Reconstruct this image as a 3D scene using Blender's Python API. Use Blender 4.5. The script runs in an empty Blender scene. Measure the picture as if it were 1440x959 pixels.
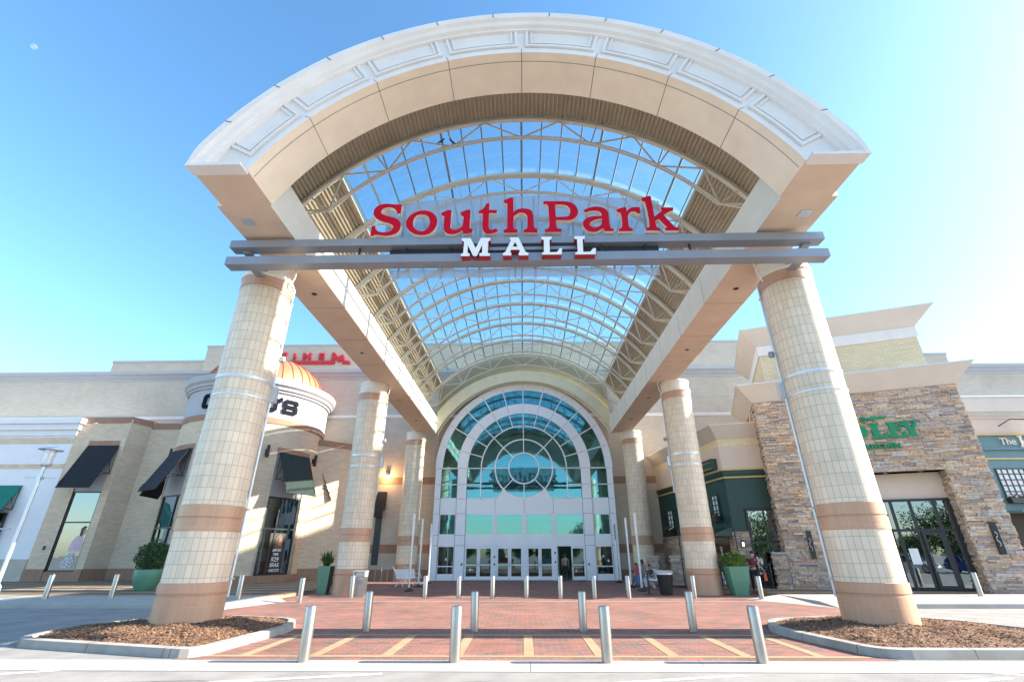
import bpy, bmesh, math, random
from math import sin, cos, pi, radians, sqrt, acos, asin, atan2
from mathutils import Vector, Matrix
from mathutils.geometry import tessellate_polygon
random.seed(7)
scene = bpy.context.scene
COL = scene.collection

# ------------------------------------------------------------------ camera
cam_d = bpy.data.cameras.new('camera')
cam = bpy.data.objects.new('camera', cam_d)
COL.objects.link(cam)
cam_d.sensor_width = 36.0
cam_d.lens = 659.18 / 1440 * 36.0
cam_d.clip_end = 3000
PITCH, ROLL, YAW = 0.4256, -0.0019, 0.0213
fw = Vector((-sin(YAW) * cos(PITCH), cos(YAW) * cos(PITCH), sin(PITCH)))
rt = Vector((cos(YAW), sin(YAW), 0))
up = rt.cross(fw)
r2 = rt * cos(ROLL) + up * sin(ROLL)
u2 = up * cos(ROLL) - rt * sin(ROLL)
cam.matrix_world = Matrix(((r2.x, u2.x, -fw.x, -0.1017), (r2.y, u2.y, -fw.y, 0), (r2.z, u2.z, -fw.z, 1.75), (0, 0, 0, 1)))
scene.camera = cam

# ------------------------------------------------------------------ sky, sun, exposure
SUN_EL = radians(27.9)
sun_vec = Vector((cos(SUN_EL), 0.004, sin(SUN_EL)))
w = bpy.data.worlds.new("World")
scene.world = w
w.use_nodes = True
wn = w.node_tree
bg = wn.nodes['Background']
sky = wn.nodes.new('ShaderNodeTexSky')
sky.sky_type = 'NISHITA'
sky.sun_disc = False
sky.sun_elevation = SUN_EL
sky.sun_rotation = radians(90)
sky.air_density = 1.0
sky.dust_density = 0.7
sky.ozone_density = 2.2
hsv = wn.nodes.new('ShaderNodeHueSaturation')
hsv.inputs['Saturation'].default_value = 1.17
hsv.inputs['Hue'].default_value = .493
wn.links.new(sky.outputs[0], hsv.inputs['Color'])
wn.links.new(hsv.outputs[0], bg.inputs[0])
bg.inputs[1].default_value = 0.132
sl = bpy.data.lights.new('sun', 'SUN')
sl.energy = 5.0
sl.angle = radians(0.55)
sl.color = (1.0, 0.90, 0.76)
sun = bpy.data.objects.new('sun', sl)
COL.objects.link(sun)
sun.rotation_euler = sun_vec.to_track_quat('Z', 'Y').to_euler()
sun.location = (60, 0, 60)
scene.view_settings.view_transform = 'Standard'
scene.view_settings.look = 'None'
scene.view_settings.gamma = 1
scene.view_settings.exposure = 1.74
scene.render.engine = 'CYCLES'
scene.cycles.use_denoising = True
scene.cycles.max_bounces = 8
scene.cycles.transparent_max_bounces = 24
scene.cycles.sample_clamp_indirect = 8

# ------------------------------------------------------------------ materials
def nodes_of(name):
    m = bpy.data.materials.new(name)
    m.use_nodes = True
    nt = m.node_tree
    return m, nt, nt.nodes['Principled BSDF']

def mat(name, col, rough=.6, metal=0, var=.06, vscale=1.5, bump=0, bscale=60, spec=.5, stain=0):
    m, nt, p = nodes_of(name)
    N, L = nt.nodes.new, nt.links.new
    p.inputs['Roughness'].default_value = rough
    p.inputs['Metallic'].default_value = metal
    p.inputs['Specular IOR Level'].default_value = spec
    tc = N('ShaderNodeTexCoord')
    nz = N('ShaderNodeTexNoise')
    nz.inputs['Scale'].default_value = vscale
    nz.inputs['Detail'].default_value = 6
    L(tc.outputs['Object'], nz.inputs['Vector'])
    mr = N('ShaderNodeMapRange')
    mr.inputs['From Min'].default_value = .3
    mr.inputs['From Max'].default_value = .7
    mr.inputs['To Min'].default_value = 1 - var
    mr.inputs['To Max'].default_value = 1 + var
    L(nz.outputs[0], mr.inputs['Value'])
    hs = N('ShaderNodeHueSaturation')
    hs.inputs['Color'].default_value = (*col, 1)
    L(mr.outputs[0], hs.inputs['Value'])
    out = hs.outputs[0]
    if stain:
        n2 = N('ShaderNodeTexNoise')
        n2.inputs['Scale'].default_value = .7
        n2.inputs['Detail'].default_value = 8
        mp = N('ShaderNodeMapping')
        mp.inputs['Scale'].default_value = (1.6, 1.6, .35)
        L(tc.outputs['Object'], mp.inputs[0])
        L(mp.outputs[0], n2.inputs['Vector'])
        m2 = N('ShaderNodeMapRange')
        m2.inputs['From Min'].default_value = .5
        m2.inputs['From Max'].default_value = .75
        m2.inputs['To Min'].default_value = 0
        m2.inputs['To Max'].default_value = stain
        L(n2.outputs[0], m2.inputs['Value'])
        mx = N('ShaderNodeMix')
        mx.data_type = 'RGBA'
        L(m2.outputs[0], mx.inputs['Factor'])
        L(out, mx.inputs['A'])
        mx.inputs['B'].default_value = (col[0] * .55, col[1] * .5, col[2] * .45, 1)
        out = mx.outputs['Result']
    L(out, p.inputs['Base Color'])
    if bump:
        b = N('ShaderNodeBump')
        b.inputs['Strength'].default_value = bump
        b.inputs['Distance'].default_value = .01
        n3 = N('ShaderNodeTexNoise')
        n3.inputs['Scale'].default_value = bscale
        n3.inputs['Detail'].default_value = 4
        L(tc.outputs['Object'], n3.inputs['Vector'])
        L(n3.outputs[0], b.inputs['Height'])
        L(b.outputs[0], p.inputs['Normal'])
    return m

def brick(name, c1, c2, mortar, bw, bh, ms, offset=.5, rough=.8, bump=.5, var=.1, vscale=.6, rot=0, bias=0, spec=.35):
    m, nt, p = nodes_of(name)
    N, L = nt.nodes.new, nt.links.new
    p.inputs['Roughness'].default_value = rough
    p.inputs['Specular IOR Level'].default_value = spec
    uv = N('ShaderNodeUVMap')
    vec = uv.outputs[0]
    if rot:
        mp = N('ShaderNodeMapping')
        mp.inputs['Rotation'].default_value = (0, 0, rot)
        L(vec, mp.inputs[0])
        vec = mp.outputs[0]
    bt = N('ShaderNodeTexBrick')
    bt.offset = offset
    bt.inputs['Scale'].default_value = 1
    bt.inputs['Color1'].default_value = (*c1, 1)
    bt.inputs['Color2'].default_value = (*c2, 1)
    bt.inputs['Mortar'].default_value = (*mortar, 1)
    bt.inputs['Brick Width'].default_value = bw
    bt.inputs['Row Height'].default_value = bh
    bt.inputs['Mortar Size'].default_value = ms
    bt.inputs['Mortar Smooth'].default_value = .1
    bt.inputs['Bias'].default_value = bias
    L(vec, bt.inputs['Vector'])
    nz = N('ShaderNodeTexNoise')
    nz.inputs['Scale'].default_value = vscale
    nz.inputs['Detail'].default_value = 7
    L(uv.outputs[0], nz.inputs['Vector'])
    mr = N('ShaderNodeMapRange')
    mr.inputs['From Min'].default_value = .3
    mr.inputs['From Max'].default_value = .7
    mr.inputs['To Min'].default_value = 1 - var
    mr.inputs['To Max'].default_value = 1 + var
    L(nz.outputs[0], mr.inputs['Value'])
    hs = N('ShaderNodeHueSaturation')
    n2 = N('ShaderNodeTexNoise')
    n2.inputs['Scale'].default_value = vscale * .35
    n2.inputs['Detail'].default_value = 9
    n2.inputs['Roughness'].default_value = .65
    L(uv.outputs[0], n2.inputs['Vector'])
    m2 = N('ShaderNodeMapRange')
    m2.inputs['From Min'].default_value = .52
    m2.inputs['From Max'].default_value = .72
    m2.inputs['To Min'].default_value = 1
    m2.inputs['To Max'].default_value = 1 - var * 2.2
    L(n2.outputs[0], m2.inputs['Value'])
    mm = N('ShaderNodeMath')
    mm.operation = 'MULTIPLY'
    L(mr.outputs[0], mm.inputs[0])
    L(m2.outputs[0], mm.inputs[1])
    L(mm.outputs[0], hs.inputs['Value'])
    L(bt.outputs['Color'], hs.inputs['Color'])
    L(hs.outputs[0], p.inputs['Base Color'])
    b = N('ShaderNodeBump')
    b.inputs['Strength'].default_value = bump
    b.inputs['Distance'].default_value = .01
    b.invert = True
    L(bt.outputs['Fac'], b.inputs['Height'])
    L(b.outputs[0], p.inputs['Normal'])
    return m

def glass(name, tint, refl, fac, rough=.0, edge=.35):
    m = bpy.data.materials.new(name)
    m.use_nodes = True
    nt = m.node_tree
    nt.nodes.clear()
    N, L = nt.nodes.new, nt.links.new
    o = N('ShaderNodeOutputMaterial')
    t = N('ShaderNodeBsdfTransparent')
    t.inputs[0].default_value = (*tint, 1)
    g = N('ShaderNodeBsdfGlossy')
    g.inputs['Color'].default_value = (*refl, 1)
    g.inputs['Roughness'].default_value = rough
    lw = N('ShaderNodeLayerWeight')
    lw.inputs['Blend'].default_value = .35
    mr = N('ShaderNodeMapRange')
    mr.inputs['To Min'].default_value = fac
    mr.inputs['To Max'].default_value = min(1, fac + edge)
    L(lw.outputs['Fresnel'], mr.inputs['Value'])
    mx = N('ShaderNodeMixShader')
    L(mr.outputs[0], mx.inputs[0])
    L(t.outputs[0], mx.inputs[1])
    L(g.outputs[0], mx.inputs[2])
    # slow waviness of the panes
    bp = N('ShaderNodeBump')
    bp.inputs['Strength'].default_value = .06
    bp.inputs['Distance'].default_value = .05
    nz = N('ShaderNodeTexNoise')
    nz.inputs['Scale'].default_value = .8
    tc = N('ShaderNodeTexCoord')
    L(tc.outputs['Object'], nz.inputs['Vector'])
    L(nz.outputs[0], bp.inputs['Height'])
    L(bp.outputs[0], g.inputs['Normal'])
    L(mx.outputs[0], o.inputs[0])
    return m

M = {}
M['fascia'] = mat('painted stucco white', (.74, .70, .67), .7, var=.04, bump=.15, bscale=90, stain=.16)
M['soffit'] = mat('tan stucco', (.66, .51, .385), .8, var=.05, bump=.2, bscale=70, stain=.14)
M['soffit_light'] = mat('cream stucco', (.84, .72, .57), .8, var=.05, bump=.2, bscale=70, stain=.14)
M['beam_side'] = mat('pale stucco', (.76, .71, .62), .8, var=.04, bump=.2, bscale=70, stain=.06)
M['joint'] = mat('dark joint sealant', (.12, .10, .09), .9)
M['olive'] = mat('olive stucco', (.33, .30, .20), .85, var=.05, bump=.2, stain=.2)
M['deck'] = mat('painted steel deck', (.37, .31, .23), .5, metal=0, var=.05, stain=.25, spec=.4)
M['truss'] = mat('painted steel cream', (.57, .53, .46), .45, var=.04)
M['mullion'] = mat('grey green aluminium', (.22, .27, .27), .4, metal=.3, var=.04)
M['roofglass'] = glass('roof glazing', (.86, .98, 1.0), (.9, .95, 1), .03, edge=.06)
M['teal_glass'] = glass('teal facade glass', (.36, .76, .66), (.24, .60, .66), .40, edge=.12)
M['dark_glass'] = glass('door glass', (.20, .30, .28), (.55, .78, .80), .16, edge=.4)
M['tile'] = brick('cream column tile', (.78, .64, .485), (.68, .555, .415), (.36, .31, .25), .152, .304, .0055, 0, .45, .35, .08, spec=.5)
M['tile_brown'] = brick('terracotta column tile', (.53, .31, .195), (.48, .28, .175), (.56, .36, .25), .152, .6, .005, 0, .45, .3, .06, spec=.5)
M['brick_cream'] = brick('cream brick', (.74, .58, .42), (.64, .49, .345), (.52, .42, .32), .40, .135, .012, .5, .85, .6, .06)
M['brick_pale'] = brick('pale brick', (.56, .49, .40), (.50, .435, .355), (.47, .41, .34), .40, .135, .012, .5, .85, .5, .05)
M['brick_brown'] = brick('brown brick', (.40, .225, .145), (.34, .19, .125), (.30, .20, .15), .10, .45, .008, 0, .85, .5, .1)
M['brick_yellow'] = brick('yellow brick', (.72, .60, .40), (.66, .54, .35), (.52, .44, .30), .40, .135, .012, .5, .85, .6, .06)
M['paver'] = brick('red clay paver', (.315, .125, .09), (.155, .108, .10), (.26, .18, .155), .30, .15, .012, .5, .85, .3, .14, vscale=.9, spec=.25)
M['paver2'] = brick('tan paver', (.42, .29, .165), (.36, .25, .15), (.25, .19, .13), .22, .11, .007, .5, .85, .3, .1, vscale=1)
M['paver3'] = brick('brown paver', (.20, .125, .095), (.16, .10, .08), (.16, .12, .10), .22, .11, .007, .5, .85, .3, .12, vscale=1)
M['concrete'] = mat('sidewalk concrete', (.40, .375, .34), .85, var=.08, bump=.3, bscale=120, stain=.15)
M['kerb'] = mat('kerb concrete', (.34, .32, .29), .9, var=.12, vscale=4, bump=.5, bscale=50, stain=.35)
M['asphalt'] = mat('worn asphalt', (.275, .265, .252), .92, var=.18, vscale=1.2, bump=.6, bscale=220, stain=.3)
M['paint_white'] = mat('road paint', (.72, .71, .69), .7, var=.14, vscale=6)
M['mulch'] = mat('bark mulch', (.19, .105, .062), .95, var=.45, vscale=30, bump=1, bscale=60)
M['steel'] = mat('brushed steel', (.40, .385, .365), .33, metal=.9, var=.07, vscale=5)
M['galv'] = mat('galvanised steel', (.62, .66, .70), .4, metal=.6, var=.05)
M['sign_steel'] = mat('sign beam paint', (.27, .29, .33), .4, metal=.3, var=.05)
M['red'] = mat('sign red', (.50, .002, .022), .6, var=.02, spec=.15)
M['red_dark'] = mat('sign dark red', (.30, .01, .015), .5, var=.02)
M['white'] = mat('sign white', (.80, .80, .80), .5, var=.02)
M['cream_edge'] = mat('letter return', (.72, .68, .60), .5, var=.02)
M['white_paint'] = mat('white aluminium panel', (.80, .82, .88), .4, var=.02, spec=.5)
M['white_wall'] = mat('white store stucco', (.76, .76, .78), .8, var=.03, bump=.1, stain=.04)
M['black'] = mat('black metal', (.02, .02, .022), .4, var=.1)
M['awning'] = mat('black canvas', (.010, .011, .016), .85, var=.15, vscale=3, bump=.2, bscale=200)
M['awning_teal'] = mat('teal canvas', (.0, .16, .12), .8, var=.1)
M['store_glass'] = glass('shop glass', (.16, .19, .19), (.75, .88, .95), .27, edge=.4)
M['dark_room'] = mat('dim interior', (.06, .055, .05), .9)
M['copper'] = mat('copper roofing', (.46, .18, .09), .55, metal=.35, var=.08, vscale=2)
M['lavender'] = mat('pale grey stucco', (.42, .42, .44), .8, var=.03, bump=.1)
M['peach'] = mat('peach stucco', (.62, .50, .42), .85, var=.03, bump=.1, stain=.05)
M['green_wall'] = mat('dark green panel', (.012, .050, .042), .45, var=.1, stain=.1)
M['blue_wall'] = mat('slate teal panel', (.10, .20, .235), .5, var=.06)
M['gold'] = mat('gold trim', (.58, .40, .12), .4, var=.05)
M['sign_green'] = mat('sign green', (.0, .22, .085), .4, var=.03)
M['green_pot'] = mat('sage green pot', (.10, .25, .165), .45, var=.06)
M['dark_pot'] = mat('dark side pot', (.05, .09, .07), .5, var=.06)
M['leaf'] = mat('boxwood leaf', (.035, .085, .02), .6, var=.5, vscale=7)
M['leaf_bright'] = mat('bright leaf', (.10, .19, .03), .6, var=.4, vscale=7)
M['bark'] = mat('bark', (.09, .06, .04), .9, var=.3, vscale=10, bump=.8)
M['letter_dark'] = mat('dark sign letter', (.012, .015, .024), .9, spec=.1)
M['screen'] = None

# perforated backing sheet of the mall sign (far finer holes than a pixel)
_m = bpy.data.materials.new('perforated metal sheet')
_m.use_nodes = True
_nt = _m.node_tree
_p = _nt.nodes['Principled BSDF']
_p.inputs['Base Color'].default_value = (.36, .40, .47, 1)
_p.inputs['Metallic'].default_value = .3
_p.inputs['Roughness'].default_value = .5
_t = _nt.nodes.new('ShaderNodeBsdfTransparent')
_x = _nt.nodes.new('ShaderNodeMixShader')
_x.inputs[0].default_value = .68
_nt.links.new(_t.outputs[0], _x.inputs[1])
_nt.links.new(_p.outputs[0], _x.inputs[2])
_nt.links.new(_x.outputs[0], _nt.nodes['Material Output'].inputs[0])
M['screen'] = _m

# ledge stone: one colour per stone from a colour attribute
_m, _nt, _p = nodes_of('ledge stone')
_a = _nt.nodes.new('ShaderNodeVertexColor')
_a.layer_name = 'stone'
_n = _nt.nodes.new('ShaderNodeTexNoise')
_n.inputs['Scale'].default_value = 9
_n.inputs['Detail'].default_value = 8
_mr = _nt.nodes.new('ShaderNodeMapRange')
_mr.inputs['From Min'].default_value = .3
_mr.inputs['From Max'].default_value = .7
_mr.inputs['To Min'].default_value = .72
_mr.inputs['To Max'].default_value = 1.25
_h = _nt.nodes.new('ShaderNodeHueSaturation')
_tc = _nt.nodes.new('ShaderNodeTexCoord')
_nt.links.new(_tc.outputs['Object'], _n.inputs['Vector'])
_nt.links.new(_n.outputs[0], _mr.inputs['Value'])
_nt.links.new(_mr.outputs[0], _h.inputs['Value'])
_nt.links.new(_a.outputs[0], _h.inputs['Color'])
_nt.links.new(_h.outputs[0], _p.inputs['Base Color'])
_p.inputs['Roughness'].default_value = .85
_b = _nt.nodes.new('ShaderNodeBump')
_b.inputs['Strength'].default_value = .7
_b.inputs['Distance'].default_value = .02
_nt.links.new(_n.outputs[0], _b.inputs['Height'])
_nt.links.new(_b.outputs[0], _p.inputs['Normal'])
M['stone'] = _m

# ------------------------------------------------------------------ mesh helpers
ORG = {}

class MB:
    def __init__(s, T=None):
        s.v, s.f, s.mi, s.uv, s.sm = [], [], [], [], []
        s.T = T
        s.col = []
    def face(s, pts, m=0, uv=None, smooth=False, col=None):
        k = len(s.v)
        for p in pts:
            p = Vector(p)
            s.v.append(s.T @ p if s.T else p)
        s.f.append(tuple(range(k, k + len(pts))))
        s.mi.append(m); s.uv.append(uv); s.sm.append(smooth); s.col.append(col)
    def box(s, x0, x1, y0, y1, z0, z1, m=0, skip='', col=None):
        a = [(x0, y0), (x1, y0), (x1, y1), (x0, y1)]
        if 'b' not in skip: s.face([(x, y, z0) for x, y in reversed(a)], m, col=col)
        if 't' not in skip: s.face([(x, y, z1) for x, y in a], m, col=col)
        for i in range(4):
            p, q = a[i], a[(i + 1) % 4]
            if 'frkl'[i] in skip: continue
            s.face([(p[0], p[1], z0), (q[0], q[1], z0), (q[0], q[1], z1), (p[0], p[1], z1)], m, col=col)
    def prism(s, poly, z0, z1, m=0, mt=None, smooth=False):
        # poly: ccw list of (x, y)
        n = len(poly)
        s.face([(x, y, z1) for x, y in poly], m if mt is None else mt)
        s.face([(x, y, z0) for x, y in reversed(poly)], m)
        for i in range(n):
            p, q = poly[i], poly[(i + 1) % n]
            s.face([(p[0], p[1], z0), (q[0], q[1], z0), (q[0], q[1], z1), (p[0], p[1], z1)], m, smooth=smooth)
    def extr(s, poly, y0, y1, m=0, ms=None):
        # poly in the xz plane, extruded along y
        n = len(poly)
        s.face([(x, y0, z) for x, z in poly], m)
        s.face([(x, y1, z) for x, z in reversed(poly)], m)
        for i in range(n):
            p, q = poly[i], poly[(i + 1) % n]
            s.face([(p[0], y0, p[1]), (p[0], y1, p[1]), (q[0], y1, q[1]), (q[0], y0, q[1])], m if ms is None else ms)
    def lathe(s, prof, cx=0, cy=0, n=32, m=0, a0=0, a1=2 * pi, R=None, smooth=True, phase=0):
        full = abs(a1 - a0 - 2 * pi) < 1e-6
        R = R or max(p[0] for p in prof)
        for i in range(n):
            t0 = a0 + (a1 - a0) * i / n; t1 = a0 + (a1 - a0) * (i + 1) / n
            for (r0, z0), (r1, z1) in zip(prof[:-1], prof[1:]):
                P = [(cx + r0 * sin(t0), cy - r0 * cos(t0), z0), (cx + r0 * sin(t1), cy - r0 * cos(t1), z0),
                     (cx + r1 * sin(t1), cy - r1 * cos(t1), z1), (cx + r1 * sin(t0), cy - r1 * cos(t0), z1)]
                u = [(t0 * R, z0), (t1 * R, z0), (t1 * R, z1), (t0 * R, z1)]
                if r0 < 1e-6: P.pop(0); u.pop(0)
                elif r1 < 1e-6: P.pop(3); u.pop(3)
                s.face(P, m, u, smooth)
    def tube(s, pts, r, n=8, m=0, caps=True, smooth=True):
        pts = [Vector(p) for p in pts]
        rs = r if isinstance(r, (list, tuple)) else [r] * len(pts)
        rings = []
        for i, p in enumerate(pts):
            if i == 0: d = pts[1] - p
            elif i == len(pts) - 1: d = p - pts[i - 1]
            else: d = (pts[i + 1] - p).normalized() + (p - pts[i - 1]).normalized()
            d.normalize()
            if i == 0:
                h = Vector((0, 0, 1)) if abs(d.z) < .9 else Vector((1, 0, 0))
            x = d.cross(h)
            if x.length < 1e-4:
                h = Vector((1, 0, 0)); x = d.cross(h)
            x.normalize(); y = d.cross(x)
            rings.append([p + (x * cos(2 * pi * k / n) + y * sin(2 * pi * k / n)) * rs[i] for k in range(n)])
        for A, B in zip(rings[:-1], rings[1:]):
            for k in range(n):
                s.face([A[k], B[k], B[(k + 1) % n], A[(k + 1) % n]], m, smooth=smooth)
        if caps:
            s.face(rings[0], m); s.face(list(reversed(rings[-1])), m)
    def bar(s, p, q, wd, ht, m=0, upv=(0, 0, 1)):
        p, q = Vector(p), Vector(q)
        d = (q - p).normalized(); upv = Vector(upv)
        x = d.cross(upv)
        if x.length < 1e-4: x = d.cross(Vector((1, 0, 0)))
        x.normalize(); y = x.cross(d)
        c = [(-wd / 2, -ht / 2), (wd / 2, -ht / 2), (wd / 2, ht / 2), (-wd / 2, ht / 2)]
        A = [p + x * a + y * b for a, b in c]; B = [q + x * a + y * b for a, b in c]
        s.face(A, m); s.face(list(reversed(B)), m)
        for k in range(4): s.face([A[k], B[k], B[(k + 1) % 4], A[(k + 1) % 4]], m)
    def build(s, name, mats, parent=None, origin=None, bevel=0, weld=True):
        if not isinstance(mats, (list, tuple)): mats = [mats]
        o3 = Vector(origin) if origin is not None else (ORG.get(parent.name, Vector()) if parent else Vector())
        me = bpy.data.meshes.new(name)
        me.from_pydata([tuple(v - o3) for v in s.v], [], s.f)
        for m in mats: me.materials.append(m)
        me.polygons.foreach_set('material_index', s.mi)
        me.polygons.foreach_set('use_smooth', s.sm)
        uvl = me.uv_layers.new(name='UVMap').data
        li = 0
        for f, uv in zip(s.f, s.uv):
            if uv is None:
                P = [s.v[i] for i in f]
                nrm = Vector((0, 0, 0))
                for i in range(len(P)):
                    a, b = P[i], P[(i + 1) % len(P)]
                    nrm += Vector(((a.y - b.y) * (a.z + b.z), (a.z - b.z) * (a.x + b.x), (a.x - b.x) * (a.y + b.y)))
                if nrm.length: nrm.normalize()
                if abs(nrm.z) > .8:
                    uv = [(p.x, p.y) for p in P]
                else:
                    t = Vector((-nrm.y, nrm.x, 0)); t.normalize()
                    uv = [(p.dot(t), p.z) for p in P]
            for q in uv:
                uvl[li].uv = q; li += 1
        if any(c is not None for c in s.col):
            ca = me.color_attributes.new('stone', 'FLOAT_COLOR', 'CORNER')
            li = 0
            for f, c in zip(s.f, s.col):
                for _ in f:
                    ca.data[li].color = (*(c or (.4, .35, .3)), 1); li += 1
        if weld and any(s.sm):
            bm = bmesh.new(); bm.from_mesh(me)
            bmesh.ops.remove_doubles(bm, verts=bm.verts, dist=1e-4)
            bm.to_mesh(me); bm.free()
        o = bpy.data.objects.new(name, me)
        COL.objects.link(o)
        if any(s.sm):
            try: me.set_sharp_from_angle(angle=radians(38))
            except Exception: pass
        if bevel:
            bv = o.modifiers.new('bevel', 'BEVEL'); bv.width = bevel; bv.segments = 2; bv.limit_method = 'ANGLE'
        if parent is not None:
            o.parent = parent
            ORG[o.name] = o3
        else:
            o.location = o3
            ORG[o.name] = o3
        return o

def tag(o, label=None, cat=None, group=None, kind=None):
    if label: o['label'] = label
    if cat: o['category'] = cat
    if group: o['group'] = group
    if kind: o['kind'] = kind
    return o

def thing(name, label, cat, loc=(0, 0, 0), group=None):
    o = bpy.data.objects.new(name, None)
    COL.objects.link(o)
    o.location = loc
    o.empty_display_size = .2
    ORG[o.name] = Vector(loc)
    return tag(o, label, cat, group)

def dup(root, loc, label=None, rotz=None, group=None):
    def cp(o, par):
        c = o.copy(); COL.objects.link(c)
        if par is not None: c.parent = par
        for ch in o.children: cp(ch, c)
        return c
    r = cp(root, None)
    r.location = loc
    if rotz is not None: r.rotation_euler = (0, 0, rotz)
    if label: r['label'] = label
    if group: r['group'] = group
    ORG[r.name] = Vector(loc)
    return r

def text_mb(body, size, depth=.03, mb=None, T=None, m=0, align='CENTER', squash=1.0, bold=0):
    # Blender's own built-in lettering, turned into solid mesh; text lies in local xz facing -y
    cu = bpy.data.curves.new('t', 'FONT')
    cu.body = body; cu.size = size; cu.extrude = depth / 2; cu.align_x = align
    cu.offset = bold
    ob = bpy.data.objects.new('t', cu); COL.objects.link(ob)
    dg = bpy.context.evaluated_depsgraph_get(); dg.update()
    me = bpy.data.meshes.new_from_object(ob.evaluated_get(dg))
    mb = mb or MB()
    R = (T or Matrix()) @ Matrix.Rotation(pi / 2, 4, 'X') @ Matrix.Diagonal((squash, 1, 1, 1))
    old = mb.T; mb.T = None
    for p in me.polygons:
        mb.face([R @ me.vertices[i].co for i in p.vertices], m)
    mb.T = old
    bpy.data.objects.remove(ob); bpy.data.curves.remove(cu); bpy.data.meshes.remove(me)
    return mb

def outline_mb(contours, y0, depth, place=None, mf=0, ms=1):
    # solid letter from outlines in (x, z); front face at y0, back at y0+depth
    mb = MB()
    P = place or (lambda x, d, z: (x, y0 + d, z))
    vec = [[Vector((x, z, 0)) for x, z in c] for c in contours]
    flat = [p for c in vec for p in c]
    for t in tessellate_polygon(vec):
        a, b, c = [flat[i] for i in t]
        if (b - a).cross(c - a).z < 0: b, c = c, b
        mb.face([P(p.x, 0, p.y) for p in (a, b, c)], mf)
        mb.face([P(p.x, depth, p.y) for p in (a, c, b)], ms)
    for c in contours:
        for i in range(len(c)):
            p, q = c[i], c[(i + 1) % len(c)]
            mb.face([P(p[0], 0, p[1]), P(p[0], depth, p[1]), P(q[0], depth, q[1]), P(q[0], 0, q[1])], ms)
    return mb

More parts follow.
